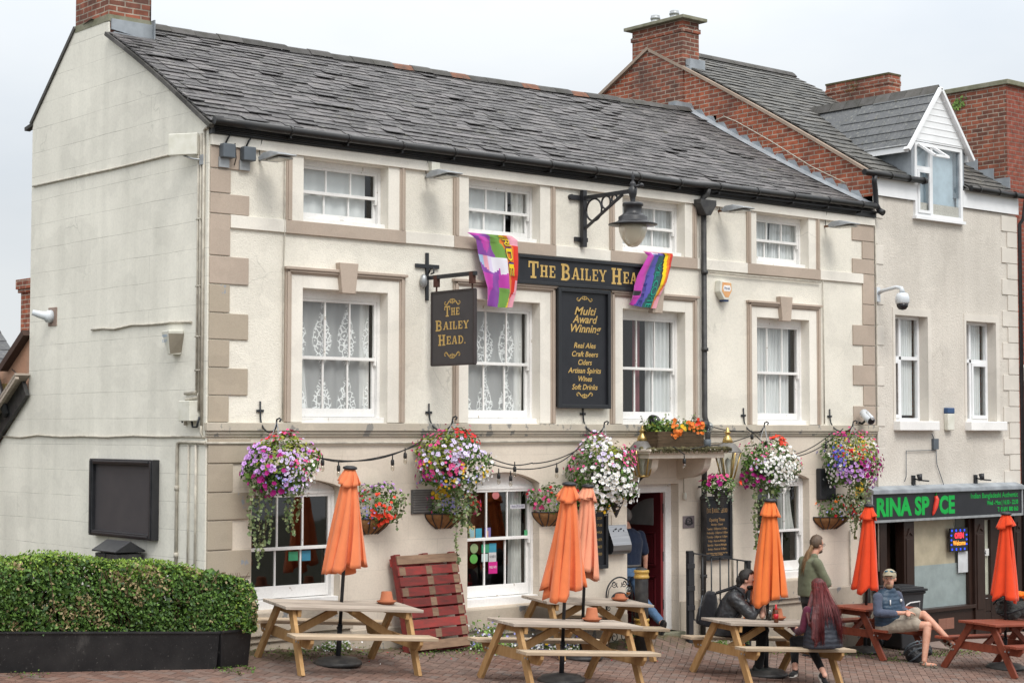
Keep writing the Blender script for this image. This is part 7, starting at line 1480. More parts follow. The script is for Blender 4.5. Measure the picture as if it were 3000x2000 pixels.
for (x,y,w_,n) in ((1.6,-.35,1.2,300),(2.9,-.5,.5,120),(3.8,-.35,.8,260),(5.2,-.4,1.0,160),(9.5,-.5,1.2,260),(11.0,-.75,1.0,420),(12.6,-1.1,1.0,420),(13.6,-.9,1.0,200),(-.4,-1.16,.15,90),(-.1,-1.0,.1,60),(-2.8,-1.12,.3,60),(10.9,-1.6,.25,120),(.9,-.45,.3,60)):
    for i in range(n):
        a=rs.normal(x,w_*.45); b=rs.normal(y,.16); b=min(b,-.05); P.append([a,b,gz(a,b)+.012+abs(rs.normal(0,.014))])
g=leaves('weeds',[m_weed,m_moss],P,np.tile(EZ,(len(P),1)),.03,None,(0,0,0),mi=(rs.rand(len(P))<.35).astype(float)); g['kind']='stuff'
P=[[rs.uniform(1.5,7),rs.uniform(-1.2,-.15),0] for _ in range(90)]; P=[[a,b,gz(a,b)+.008] for a,b,_ in P]; g=leaves('fallen_petals',[F['red'],F['white']],P,np.tile(EZ,(90,1)),.022,None,(0,0,0),mi=(rs.rand(90)<.3).astype(float)); g['kind']='stuff'
# ------------------------------------------------------------------ people
def oell(mb,c,ax,ay,az,a,b,d,nu=16,nv=12):
    c=Vector(c); vs=[]
    for i in range(nv+1):
        p=PI*i/nv
        for j in range(nu):
            g=2*PI*j/nu; vs.append(c+ax*(a*math.sin(p)*math.cos(g))+ay*(b*math.sin(p)*math.sin(g))+az*(d*math.cos(p)))
    mb.add(vs,[(i*nu+j,(i+1)*nu+j,(i+1)*nu+(j+1)%nu,i*nu+(j+1)%nu) for i in range(nv) for j in range(nu)],sm=True)
def limb(mb,pts,rad,n=14):
    pts=[Vector(p) for p in pts]; k=len(pts); P=[];R_=[]
    for i in range(k-1):
        for t in (0,.25,.5,.75): P.append(pts[i].lerp(pts[i+1],t)); R_.append(rad[i]*(1-t)+rad[i+1]*t)
    P.append(pts[-1]); R_.append(rad[-1]); mb.tube(P,R_,n)
    for p,r in zip(pts,rad): mb.ellip(p,r,r,r,14,10)
def loft(mb,secs,side,n=20):
    # secs: (centre, half width along side, half depth, front vector)
    vs=[]
    for (c,a,b,f) in secs:
        for j in range(n):
            g=2*PI*j/n; cs,sn=math.cos(g),math.sin(g); e=.8
            vs.append(Vector(c)+side*(a*math.copysign(abs(cs)**e,cs))+f*(b*math.copysign(abs(sn)**e,sn)))
    k=len(secs); mb.add(vs,[(i*n+j,i*n+(j+1)%n,(i+1)*n+(j+1)%n,(i+1)*n+j) for i in range(k-1) for j in range(n)]+[tuple(reversed(range(n))),tuple((k-1)*n+j for j in range(n))],sm=True)
def fuse(mb,name,mat,par,vox=.012,sm=3,disp=None):
    o=mb.build(name,[mat],par); m=o.modifiers.new('fuse','REMESH'); m.mode='VOXEL'; m.voxel_size=vox; m.use_smooth_shade=True
    if sm: s=o.modifiers.new('soften','SMOOTH'); s.iterations=sm; s.factor=.5
    if disp:
        tx=bpy.data.textures.new(name+'_folds','CLOUDS'); tx.noise_scale=disp[1]; d=o.modifiers.new('folds','DISPLACE'); d.texture=tx; d.strength=disp[0]; d.mid_level=.5; d.texture_coords='LOCAL'
    return o
def hand(mb,w,d,pn,side,s=1.0,curl=.5):
    # w wrist, d finger direction, pn palm normal, side = towards the thumb
    w=Vector(w); d=Vector(d).normalized(); pn=Vector(pn); pn=(pn-d*pn.dot(d)).normalized(); sd=d.cross(pn); 
    if sd.dot(Vector(side))<0: sd=-sd
    oell(mb,w+d*.045*s,d,sd,pn,.055*s,.042*s,.018*s)
    for i,L in enumerate((.070,.078,.073,.056)):
        b=w+d*.088*s+sd*(.030-.020*i)*s; a1=curl*.5; a2=curl*1.3
        p1=b+(d*math.cos(a1)+pn*math.sin(a1))*L*.45*s; p2=p1+(d*math.cos(a2)+pn*math.sin(a2))*L*.55*s; limb(mb,[b-d*.02,p1,p2],[.0095*s,.009*s,.0075*s],8)
    b=w+d*.025*s+sd*.036*s; p1=b+(sd*.7+d*.6+pn*.2).normalized()*.035*s; p2=p1+(d*.9+sd*.2+pn*.4).normalized()*.03*s; limb(mb,[b,p1,p2],[.0125*s,.011*s,.009*s],8)
def head(mb,c,f,u,s=1.0):
    f=Vector(f).normalized(); u=Vector(u); u=(u-f*u.dot(f)).normalized(); r=f.cross(u)
    oell(mb,c+u*.03*s-f*.01*s,r,f,u,.076*s,.096*s,.098*s); oell(mb,c-u*.045*s+f*.022*s,r,f,u,.058*s,.068*s,.072*s); oell(mb,c-u*.085*s+f*.055*s,r,f,u,.032*s,.028*s,.026*s)
    limb(mb,[c+u*.015*s+f*.082*s,c-u*.02*s+f*.104*s],[.009*s,.015*s],8); oell(mb,c+u*.028*s+f*.078*s,r,f,u,.055*s,.018*s,.012*s)
    for q in(-1,1): oell(mb,c+r*q*.077*s-u*.0*s-f*.008*s,r,f,u,.012*s,.022*s,.032*s)
    oell(mb,c-u*.052*s+f*.086*s,r,f,u,.026*s,.012*s,.009*s)
    return f,u,r
def face_bits(c,f,u,r,par,s=1.0,iris=(.03,.05,.07)):
    mb=MB(); 
    for q in(-1,1): oell(mb,c+r*q*.031*s+u*.012*s+f*.081*s,r,f,u,.014*s,.009*s,.008*s,10,8)
    e=mb.build('eyes',[pm('eye_white',(.6,.6,.58),.3)],par)
    mb=MB()
    for q in(-1,1): oell(mb,c+r*q*.031*s+u*.012*s+f*.089*s,r,f,u,.0065*s,.003*s,.0065*s,10,8)
    mb.build('iris',[pm('iris',iris,.2)],e)
    mb=MB(); limb(mb,[c-u*.052*s+f*.098*s-r*.022*s,c-u*.050*s+f*.101*s,c-u*.052*s+f*.098*s+r*.022*s],[.004*s,.006*s,.004*s],8); mb.build('lips',[pm('lips',(.36,.14,.12),.5)],par)
def shoe(par,ankle,d,mat,sole,s=1.0,name='shoe',pitch=0,down=.085):
    d=Vector((d[0],d[1],0)).normalized(); u=Vector((0,0,1)); d2=(d*math.cos(pitch)+u*math.sin(pitch)); u2=(u*math.cos(pitch)-d*math.sin(pitch)); r=d2.cross(u2); a=Vector(ankle)
    mb=MB(); oell(mb,a-u2*.035+d2*-.01,r,d2,u2,.042*s,.058*s,.048*s); oell(mb,a-u2*.055+d2*.075,r,d2,u2,.046*s,.105*s,.036*s); oell(mb,a-u2*.062+d2*.14,r,d2,u2,.044*s,.06*s,.026*s); o=fuse(mb,name,mat,par,.008,2)
    mb=MB(); vs=[]; n=20
    for z in(-down,-down+.028):
        for j in range(n): g=2*PI*j/n; vs.append(a+u2*z+d2*(.065+.132*math.cos(g))*s+r*(.043+.008*math.cos(g))*math.sin(g)*s)
    mb.add(vs,[tuple(reversed(range(n))),tuple(range(n,2*n))]+[(j,(j+1)%n,n+(j+1)%n,n+j) for j in range(n)]); mb.build('sole',[sole],o); return o
def hairshell(par,c,f,u,r,mat,s=1.0,face=.25,name='hair',low=-.06):
    mb=MB(); vs=[];nu,nv=28,16
    for i in range(nv+1):
        p=PI*i/nv
        for j in range(nu): g=2*PI*j/nu; x,y,z=math.sin(p)*math.cos(g),math.sin(p)*math.sin(g),math.cos(p); vs.append((x,y,z))
    keep=lambda v: (v[2]>.25+face*max(0,v[1])*1.6) or (v[1]<-.05 and v[2]>-.75) or (abs(v[0])>.5 and v[1]<.25 and v[2]>-.2)
    W_=[Vector(c)+u*.034*s-f*.012*s+r*(x*.088*s)+f*(y*.108*s)+u*(z*.110*s) for x,y,z in vs]
    W_=[w+Vector((random.gauss(0,.002),random.gauss(0,.002),random.gauss(0,.002))) for w in W_]
    fs=[(i*nu+j,(i+1)*nu+j,(i+1)*nu+(j+1)%nu,i*nu+(j+1)%nu) for i in range(nv) for j in range(nu) if all(keep(vs[k]) for k in (i*nu+j,(i+1)*nu+j,(i+1)*nu+(j+1)%nu,i*nu+(j+1)%nu))]
    mb.add(W_,fs,sm=True); o=mb.build(name,[mat],par); so=o.modifiers.new('t','SOLIDIFY'); so.thickness=.014; so.offset=-1; return o
def skin(name,c): 
    n=NT(name); k=n.mixc(n.ramp(n.noise(14,4),[(.35,0),(.7,1)]),c,(c[0]*.85,c[1]*.72,c[2]*.68)); n.col(k); n.b.inputs['Subsurface Weight'].default_value=.08; n.b.inputs['Subsurface Radius'].default_value=(.01,.004,.002); return n.set(.5,0,.35)
m_skin=skin('fair_skin',(.62,.37,.28)); m_skin2=skin('ruddy_skin',(.60,.33,.235))
def hairm(name,c,c2,stretch=(40,40,3)): return pm(name,c,.5,c2,1.2,bump=.5,bscale=5,stretch=stretch)
m_hgrey=hairm('grey_brown_hair',(.13,.085,.055),(.07,.047,.033)); m_hred=hairm('dark_red_hair',(.115,.022,.022),(.045,.012,.014)); m_hred2=pm('red_hair_strands',(.17,.03,.03),.45,(.07,.015,.018),8,rv=.4); m_hblack=hairm('black_hair',(.012,.01,.01),(.02,.017,.015)); m_hsilver=hairm('silver_hair',(.22,.2,.18),(.14,.12,.11)); m_beard=hairm('ginger_grey_beard',(.32,.19,.11),(.22,.13,.08)); m_blond=hairm('dark_blond_tail',(.26,.15,.07),(.15,.085,.04))
def quilt(name,c):
    n=NT(name); p=n.n('ShaderNodeSeparateXYZ'); n.l(n.co,p.inputs[0]); wv=n.math('SINE',n.math('ADD',n.math('MULTIPLY',p.outputs[2],105),n.math('MULTIPLY',n.noise(5,2),7))); n.col(n.mixc(n.ramp(n.noise(9,4),[(.3,0),(.7,1)]),c,tuple(x*1.4 for x in c))); n.bump(wv,.22,.010); return n.set(.45,0,.4)
m_vest=quilt('navy_quilted_fabric',(.022,.025,.034)); m_gilet=quilt('blue_gilet_fabric',(.022,.045,.075)); m_olive=fabric('sage_green_fleece',(.155,.165,.105)); m_leather=pm('black_leather',(.02,.021,.023),.38,(.035,.036,.04),7,bump=.3,bscale=20)
m_blackf=fabric('black_cloth',(.012,.012,.013)); m_navy=fabric('navy_polo_cloth',(.018,.027,.055)); m_denim=fabric('blue_denim',(.10,.18,.31)); m_greyblue=fabric('grey_blue_jersey',(.085,.10,.145)); m_maroonf=fabric('maroon_sleeve',(.10,.018,.04)); m_khaki=fabric('camouflage_shorts',(.36,.31,.25)); m_cap=fabric('beige_cap',(.40,.35,.25)); m_dkgrey=fabric('charcoal_trousers',(.04,.04,.045)); m_bag=fabric('black_rucksack_cloth',(.014,.014,.017)); m_bag2=fabric('grey_green_rucksack_cloth',(.05,.052,.05)); m_sand=pm('sandal_leather',(.22,.19,.15),.7); m_sole=pm('white_sole',(.5,.48,.44),.7); m_dsole=pm('dark_sole',(.05,.045,.04),.8)
UP=Vector((0,0,1)); RG=Vector((RGT[0],RGT[1],0)).normalized(); AW=Vector((FWD[0],FWD[1],0)).normalized()
# --- standing man in the green fleece, seen side-on
b=Vector((9.70,-1.05,gz(9.7,-1.05))); f=(RG*.93+AW*.32).normalized(); r=f.cross(UP)
pr=root('person','man with long ponytail and sage green fleece standing behind the red-haired woman','person',b)
L=lambda x,y,z:b+r*x+f*y+UP*z
mb=MB(); hc=L(0,.10,1.65); hf,hu,hr=head(mb,hc,f+UP*-.12+AW*.25,UP,1.03); limb(mb,[L(0,.0,1.42),L(0,.07,1.56)],[.062,.058])
limb(mb,[L(-.12,.24,1.06),L(.06,.25,1.07)],[.035,.028]); hand(mb,L(.07,.25,1.07),(r*.9-f*.1+UP*.1),f*-1,UP,1,.7); limb(mb,[L(.12,.22,1.12),L(-.06,.25,1.14)],[.035,.028]); hand(mb,L(-.07,.25,1.14),(r*-.9-f*.1),f*-1,UP,1,.7)
for s in(-1,1): limb(mb,[L(s*.09,-.02,.9),L(s*.10,.02,.5),L(s*.11,-.02,.10)],[.09,.058,.045])
loft(mb,[(L(0,-.01,.88),.16,.10,f),(L(0,0,1.15),.15,.10,f),(L(0,.0,1.38),.16,.09,f)],r)
fuse(mb,'body',m_skin2,pr,.0095,2)
face_bits(hc,hf,hu,hr,pr,1.03)
mb=MB(); loft(mb,[(L(0,-.02,.90),.225,.165,f),(L(0,-.02,1.0),.22,.165,f),(L(0,-.02,1.15),.205,.155,f),(L(0,-.025,1.30),.215,.14,f),(L(0,-.015,1.42),.19,.11,f),(L(0,.02,1.49),.09,.075,f)],r)
for s in(-1,1): limb(mb,[L(s*.205,-.02,1.40),L(s*.235,.13,1.10),L(s*.0,.25,1.10+.04*s)],[.078,.07,.058])
limb(mb,[L(-.08,.02,1.48),L(.08,.02,1.48)],[.05,.05]); jk=fuse(mb,'fleece_jacket',m_olive,pr,.013,3,(.014,.09))
mb=MB(); loft(mb,[(L(0,-.02,.80),.17,.12,f),(L(0,-.02,.95),.18,.13,f)],r)
for s in(-1,1): limb(mb,[L(s*.09,-.02,.88),L(s*.10,.02,.5),L(s*.11,-.02,.09)],[.105,.075,.062])
fuse(mb,'trousers',m_dkgrey,pr,.013,3,(.015,.08))
hairshell(pr,hc,hf,hu,hr,m_hgrey,1.06,.3)
mb=MB(); q=hc-hf*.10-hu*.03; limb(mb,[q,q-hf*.04-hu*.06,q-hf*.08-hu*.18,q-hf*.115-hu*.30,q-hf*.13-hu*.40],[.034,.026,.027,.022,.006]); fuse(mb,'ponytail',m_blond,pr,.009,2)
mb=MB()
for k in range(40):
    o_=Vector((random.gauss(0,.012),random.gauss(0,.012),0)); e=random.uniform(.30,.46); mb.tube([q+o_*.7,q-hf*.05-hu*.08+o_*1.6,q-hf*.09-hu*.2+o_*2,q-hf*.13-hu*e+o_*1.8],[.004,.004,.0035,.0015],4)
mb.build('hair_strands',[m_blond],pr)
mb=MB(); 
for s in(-1,1): mb.tube([hc+hu*.012+hf*.105+hr*(s*.033)+(hr*math.cos(g)*.024+hu*math.sin(g)*.019) for g in [2*PI*i/12 for i in range(13)]],.003,5); mb.tube([hc+hu*.016+hf*.10+hr*s*.058,hc+hu*.012+hr*s*.085-hf*.01],.003,5)
mb.build('glasses',[m_iron],pr)
mb=MB(); oell(mb,hc-hu*.085+hf*.05,hr,hf,hu,.055,.05,.04); fuse(mb,'beard',m_hgrey,pr,.01,1)
for s in(-1,1): shoe(pr,L(s*.11,-.03,.085),f,pm('grey_trainer',(.09,.10,.12),.6),m_dsole,1.05)
# --- red-haired woman seated on the near bench, back to the viewer
th=tabs[3]; bpy.context.view_layer.update(); MW=th.matrix_world
b=MW@Vector((.36,-.62,.47)); f=(MW.to_3x3()@Vector((.12,1,0))); f.z=0; f.normalize(); r=f.cross(UP)
pr=root('person','woman with long dark red hair and navy quilted gilet seated with her back turned','person',(b.x,b.y,gz(b.x,b.y)))
L=lambda x,y,z:b+r*x+f*y+UP*z
mb=MB(); hc=L(.02,.10,.74); hf,hu,hr=head(mb,hc,f-UP*.15,UP,.97); limb(mb,[L(.0,.04,.5),L(.01,.07,.64)],[.052,.05])
loft(mb,[(L(0,0,.06),.17,.12,f),(L(0,.02,.3),.13,.09,f),(L(0,.03,.5),.15,.08,f)],r)
hA=[L(-.16,.40,.24),L(.18,.38,.24)]
for s,h in zip((-1,1),hA): limb(mb,[L(s*.2,.20,.22),h],[.04,.027]); hand(mb,h,f-r*s*.5,-UP,UP,.92,.4)
kn=[L(-.13,.42,.06),L(.10,.44,.04)]; an=[Vector((*wg(2330,1940)[:2],0)),Vector((*wg(2403,1955)[:2],0))]
an=[L(-.30,.16,-.26),L(.03,-.02,-.335)]
for s,k,a in zip((-1,1),kn,an): limb(mb,[L(s*.09,.04,.07),k,a],[.08,.055,.036])
fuse(mb,'body',m_skin,pr,.0095,2)
mb=MB()
for s,k,a in zip((-1,1),kn,an): limb(mb,[L(s*.10,.02,.085),k,k.lerp(a,.78)],[.098,.068,.047])
loft(mb,[(L(0,-.02,.01),.20,.14,f),(L(0,-.01,.12),.19,.13,f)],r); fuse(mb,'leggings',m_blackf,pr,.012,3)
mb=MB(); loft(mb,[(L(0,-.03,.02),.265,.18,f),(L(0,-.03,.12),.262,.18,f),(L(0,-.015,.26),.235,.165,f),(L(0,.0,.42),.225,.15,f),(L(0,.02,.52),.175,.12,f),(L(0,.05,.60),.09,.08,f)],r); oell(mb,L(0,-.05,.50),r,f,UP,.11,.07,.10); fuse(mb,'quilted_gilet',m_vest,pr,.013,3,(.012,.06))
mb=MB()
for s,h in zip((-1,1),hA): limb(mb,[L(s*.20,.02,.49),L(s*.245,.05,.26),L(s*.19,.24,.20),h],[.062,.054,.05,.042])
fuse(mb,'sleeves',m_maroonf,pr,.012,3,(.01,.05))
hairshell(pr,hc,hf,hu,hr,m_hred,1.05,.35)
mb=MB(); loft(mb,[(hc+hu*.10-hf*.01,.05,.06,f),(hc+hu*.04-hf*.05,.098,.085,f),(hc-hu*.08-hf*.06,.115,.085,f),(L(-.01,-.07,.55),.15,.075,f),(L(-.02,-.11,.47),.17,.05,f),(L(-.03,-.13,.42),.10,.03,f)],r)
loft(mb,[(L(-.11,-.07,.52),.06,.05,f),(L(-.15,-.12,.40),.085,.045,f),(L(-.165,-.15,.26),.085,.035,f),(L(-.17,-.16,.14),.055,.025,f),(L(-.175,-.15,.06),.02,.012,f)],r)
for k in range(58):
    x=random.choice([random.uniform(-.26,-.10),random.uniform(-.25,-.09),random.uniform(.12,.20)]); z0=.45+random.uniform(-.05,.1); e=random.uniform(.03,.22)+(.06 if x>-.1 else 0); limb(mb,[L(x*.7,-.09,z0),L(x*.95,-.15,(z0+e)/2),L(x*1.04+random.gauss(0,.02),-.165-random.random()*.02,e)],[.013,.012,.004],6)
for k in range(7):
    x=random.uniform(-.1,.1); limb(mb,[L(x,-.10,.5),L(x*1.1,-.135,.42),L(x*1.2,-.15,.36-random.random()*.09)],[.013,.010,.003],6)
for s in(-1,1):
    for k in range(7): x=s*(.10+.022*k); limb(mb,[hc+r*s*.09-hu*.02,L(x,-.02,.46),L(x*1.06,-.08,.22+.02*k),L(x*1.08,-.09,.12+.03*k)],[.02,.022,.016,.004],6)
hh=fuse(mb,'long_hair',m_hred,pr,.008,2)
mb=MB()
for k in range(300):
    g=random.uniform(-2.9,-.25); cx_,cy_=math.cos(g),math.sin(g); p0=hc+hr*(.088*cx_)+hf*(.10*cy_-.02)+hu*random.uniform(-.02,.10); x=(.20*cx_+random.gauss(0,.03)); x=x if abs(x)>.09 or random.random()<.35 else math.copysign(.13,x)
    e=random.uniform(.05,.25)+(.20 if abs(x)<.10 else 0); y1=-.13*abs(cy_)-.05; mb.tube([p0,L(x*.75,y1-.0,.53),L(x*1.0,y1-.04,(.48+e)/2),L(x*1.08+random.gauss(0,.012),y1-.055-random.random()*.015,e)],[.0025,.003,.0025,.001],4)
mb.build('hair_strands',[m_hred2],pr)
for s,a,d,pt in ((-1,an[0],-r*.8-f*.6,.0),(1,an[1],-f*1.0+r*.35,-.85)): shoe(pr,a,d,m_blackf,m_sole,.95,'trainer',pt)
# --- man with the backpack, side-on on the far bench
b=MW@Vector((-.20,.60,.47)); f=(RG*.96+AW*-.18).normalized(); r=f.cross(UP)
pr=root('person','man in black leather jacket with a rucksack, leaning on his elbows behind the parasol','person',(b.x,b.y,gz(b.x,b.y)))
L=lambda x,y,z:b+r*x+f*y+UP*z
mb=MB(); hc=L(0,.27,.735); hf,hu,hr=head(mb,hc,f-UP*.25,UP+f*.2,1.06); limb(mb,[L(0,.16,.55),L(0,.23,.65)],[.064,.06])
loft(mb,[(L(0,0,.06),.17,.12,f),(L(0,.06,.3),.15,.10,f),(L(0,.17,.48),.17,.09,f)],r)
for s in(-1,1):
    limb(mb,[L(s*.09,.04,.07),L(s*.14,.46,.06),L(s*.10+.02,.42,-.38)],[.085,.06,.042]); limb(mb,[L(s*.16,.47,.29),L(s*.04,.44,.53)],[.04,.03]); hand(mb,L(s*.04,.44,.53),UP*.9-f*.2,-f,UP-r*s,1,.9)
fuse(mb,'body',m_skin,pr,.0095,2)
mb=MB(); loft(mb,[(L(0,-.02,.02),.235,.175,f),(L(0,-.01,.15),.235,.175,f),(L(0,.03,.32),.245,.175,f),(L(0,.08,.47),.25,.16,f),(L(0,.12,.57),.20,.125,f),(L(0,.16,.635),.10,.09,f)],r)
for s in(-1,1): limb(mb,[L(s*.225,.11,.51),L(s*.255,.33,.30),L(s*.12,.43,.44)],[.092,.078,.058]); limb(mb,[L(s*.10,.10,.605),L(s*.04,.19,.61)],[.045,.04])
fuse(mb,'leather_jacket',m_leather,pr,.011,2,(.018,.05))
mb=MB(); loft(mb,[(L(0,-.02,.01),.20,.14,f),(L(0,-.0,.12),.19,.13,f)],r)
for s in(-1,1): limb(mb,[L(s*.10,.03,.08),L(s*.14,.47,.065),L(s*.10+.02,.42,-.36)],[.105,.08,.06])
fuse(mb,'trousers',m_blackf,pr,.012,3,(.014,.06))
hairshell(pr,hc,hf,hu,hr,m_hblack,1.08,.3); mb=MB(); oell(mb,hc-hu*.07+hf*.04,hr,hf,hu,.064,.062,.05); fuse(mb,'beard',m_hblack,pr,.01,1)
mb=MB(); limb(mb,[hc-hf*.09-hu*.02,hc-hf*.08-hu*.11],[.06,.04]); fuse(mb,'hair_back',m_hblack,pr,.01,1,(.02,.03))
for s in(-1,1): shoe(pr,L(s*.10+.02,.40,-.375),f,pm('dark_trainer',(.025,.03,.028),.6),m_sole if s>0 else m_dsole,1.05,'trainer')
# the rucksack he wears
c=L(0,-.235,.36); rk=root('rucksack','black rucksack worn on the back of the man in the leather jacket','rucksack',c-UP*.22)
bd=(UP*.97+f*.12).normalized(); bf=r.cross(bd) if r.cross(bd).dot(f)<0 else -r.cross(bd)
mb=MB(); loft(mb,[(c-bd*.235,.13,.085,bf),(c-bd*.215,.15,.10,bf),(c-bd*.05,.155,.115,bf),(c+bd*.10,.15,.10,bf),(c+bd*.19,.125,.075,bf),(c+bd*.225,.08,.045,bf)],r); loft(mb,[(c-bd*.21-f*.09,.11,.05,bf),(c-bd*.18-f*.10,.12,.06,bf),(c+bd*.0-f*.095,.12,.05,bf),(c+bd*.03-f*.08,.10,.04,bf)],r); fuse(mb,'bag_body',m_bag,rk,.012,2,(.012,.05))
mb=MB()
for s in(-1,1): mb.tube([c+bd*.20+r*s*.09+f*.06,L(s*.13,.02,.615),L(s*.14,.12,.655),L(s*.17,.24,.56),L(s*.19,.25,.42),L(s*.24,.12,.25),c-bd*.16+r*s*.12+f*.05],[.014]*7,8)
mb.tube([c+bd*.21-r*.03,c+bd*.27,c+bd*.21+r*.03],.008,6); mb.build('strap',[m_bag],rk)
mb=MB(); mb.tube([c+bd*.17-bf*-.10+r*.13,c+bd*.02+bf*.11+r*.145,c-bd*.17+bf*.11+r*.13],.006,5); mb.build('zip',[m_greybox],rk)
# --- man in the cap on the red bench, legs crossed
MW5=tabs[4].matrix_world; b=MW5@Vector((-.70,-.60,.47)); f=(RG*.62-AW*.78).normalized(); r=f.cross(UP); fl=(RG*.98-AW*.20).normalized()
pr=root('person','man in beige cap, blue gilet and shorts seated with crossed legs on the red bench','person',(b.x,b.y,gz(b.x,b.y)))
L=lambda x,y,z:b+r*x+f*y+UP*z
mb=MB(); hc=L(.0,.03,.755); hdir=(-AW*.92+RG*-.30+UP*.02); hf,hu,hr=head(mb,hc,hdir,UP,1.13); limb(mb,[L(0,-.02,.54),L(0,.01,.67)],[.072,.07])
loft(mb,[(L(0,0,.06),.17,.12,f),(L(0,-.01,.3),.15,.10,f),(L(0,-.01,.5),.17,.09,f)],r)
g0=gz(b.x+.3,b.y-.3)-b.z
hL=b+fl*.06+r*-.06; hR=b+fl*.06+r*.10
k1=b+fl*.50-AW*.06+UP*.245; a1=b+fl*.83-AW*.16+UP*-.10       # crossed leg on top
k2=b+fl*.52-AW*.22+UP*.10; a2=b+fl*.44-AW*.34+UP*(g0+.10)
limb(mb,[hL+UP*.10,k1,k1.lerp(a1,.35),a1],[.088,.058,.056,.036]); limb(mb,[hR+UP*.07,k2,k2.lerp(a2,.3),a2],[.088,.06,.06,.038])
hd=L(.0,.36,.28)
for s in(-1,1): limb(mb,[L(s*.25,.10,.27),hd+r*s*.035],[.042,.029])
hand(mb,hd+r*.03,f*.5-r*.75+UP*.05,-UP,UP,1,.8); hand(mb,hd-r*.03+UP*.01,f*.5+r*.75,-UP,UP,1,.8)
oell(mb,a1+fl*.05-UP*.05,(fl*.7-UP*.7).normalized(),AW,(fl*.7+UP*.7).normalized(),.12,.042,.032); oell(mb,a2+(RG*.9-AW*.3).normalized()*.07-UP*.055,(RG*.9-AW*.3).normalized(),(AW*.9+RG*.3).normalized(),UP,.115,.043,.03)
fuse(mb,'body',m_skin2,pr,.0095,2); face_bits(hc,hf,hu,hr,pr,1.13,(.04,.06,.08))
mb=MB()
for s in(-1,1): limb(mb,[hc+hr*s*.05*1.1+hu*.030+hf*.086,hc+hr*s*.018*1.1+hu*.034+hf*.098],[.005,.007],6)
mb.build('eyebrows',[m_beard],pr)
mb=MB(); loft(mb,[(L(0,-.02,.05),.205,.15,f),(L(0,.0,.15),.215,.175,f),(L(0,.0,.30),.225,.17,f),(L(0,-.01,.44),.23,.15,f),(L(0,-.02,.54),.19,.115,f),(L(0,-.01,.62),.105,.095,f)],r); fuse(mb,'gilet',m_gilet,pr,.013,3,(.014,.06))
mb=MB()
for s in(-1,1): limb(mb,[L(s*.225,-.01,.495),L(s*.285,.03,.27),L(s*.15,.24,.265)],[.076,.066,.054])
limb(mb,[L(0,-.0,.58),L(0,.0,.64)],[.075,.07]); fuse(mb,'jersey_sleeves',m_greyblue,pr,.012,3,(.012,.05))
mb=MB(); loft(mb,[(L(0,-.02,.0),.205,.15,f),(L(0,0,.12),.20,.16,f)],r); limb(mb,[hL+UP*.10,hL.lerp(k1,.72)+UP*.07],[.115,.10]); limb(mb,[hR+UP*.06,hR.lerp(k2,.70)+UP*.035],[.11,.098]); oell(mb,hL.lerp(k1,.42)-AW*.085+UP*.06,fl,AW,UP,.10,.03,.08); fuse(mb,'cargo_shorts',m_khaki,pr,.012,2,(.02,.06))
mb=MB(); oell(mb,hc+hu*.060-hf*.01,hr,hf,hu,.102,.122,.094); fuse(mb,'cap',m_cap,pr,.010,2)
cp=[o for o in pr.children if o.name.startswith('cap')][0]
mb=MB(); oell(mb,hc+hu*.068+hf*.145,hr,hf,(hu*.93+hf*.28).normalized(),.086,.080,.010); mb.build('cap_peak',[m_cap],cp)
mb=MB(); 
for s in(-1,1): oell(mb,hc+hu*.115+hf*.075+hr*s*.034,hr,hf,hu,.030,.012,.018,12,8)
mb.tube([hc+hu*.115+hf*.08+hr*.07,hc+hu*.10-hf*.03+hr*.10],.004,5); mb.tube([hc+hu*.115+hf*.08-hr*.07,hc+hu*.10-hf*.03-hr*.10],.004,5); mb.build('sunglasses',[pm('blue_mirror_lens',(.02,.10,.16),.1)],pr)
mb=MB(); oell(mb,hc-hu*.098+hf*.06,hr,hf,hu,.058,.056,.046); oell(mb,hc-hu*.045+hf*.104,hr,hf,hu,.034,.012,.011); fuse(mb,'beard',m_beard,pr,.009,1)
mb=MB(); fl2=(RG*.9-AW*.3).normalized(); 
def sandal(a,d,u,nm='sandal'):
    q=d.cross(u); mb=MB(); vs=[]; n=18
    for z in(-.098,-.075):
        for j in range(n): g=2*PI*j/n; vs.append(a+u*z+d*(.065+.135*math.cos(g))+q*.048*math.sin(g))
    mb.add(vs,[tuple(reversed(range(n))),tuple(range(n,2*n))]+[(j,(j+1)%n,n+(j+1)%n,n+j) for j in range(n)])
    for t,h in((.02,-.03),(.10,-.045),(.15,-.055)): mb.tube([a+d*t+q*.05-u*.085,a+d*t+q*.03+u*h,a+d*t-q*.03+u*h,a+d*t-q*.05-u*.085],[.012]*4,6)
    mb.tube([a-d*.05-u*.085,a-d*.06-u*.03,a-d*.02+q*.045-u*.02],.012,6); mb.build(nm,[m_sand],pr)
sandal(a2,fl2,UP); sandal(a1,(fl*.74-UP*.55-AW*.2).normalized(),(fl*.62+UP*.78).normalized())
mb=MB(); mb.tube([hd+r*s_*.0+r*.055*math.cos(g)*.7+UP*.035*math.sin(g)-f*.045 for s_ in(1,) for g in [2*PI*i/10 for i in range(11)]],.006,5); mb.build('bracelet',[m_bcable],pr)
mb=MB(); q=L(-.12,.145,.44); mb.ellip(q,.02,.02,.025,8,6); q=L(.12,.14,.46); mb.tube([q,q-UP*.05,q-UP*.08],.01,5); mb.build('gilet_badge',[m_wlet],pr)
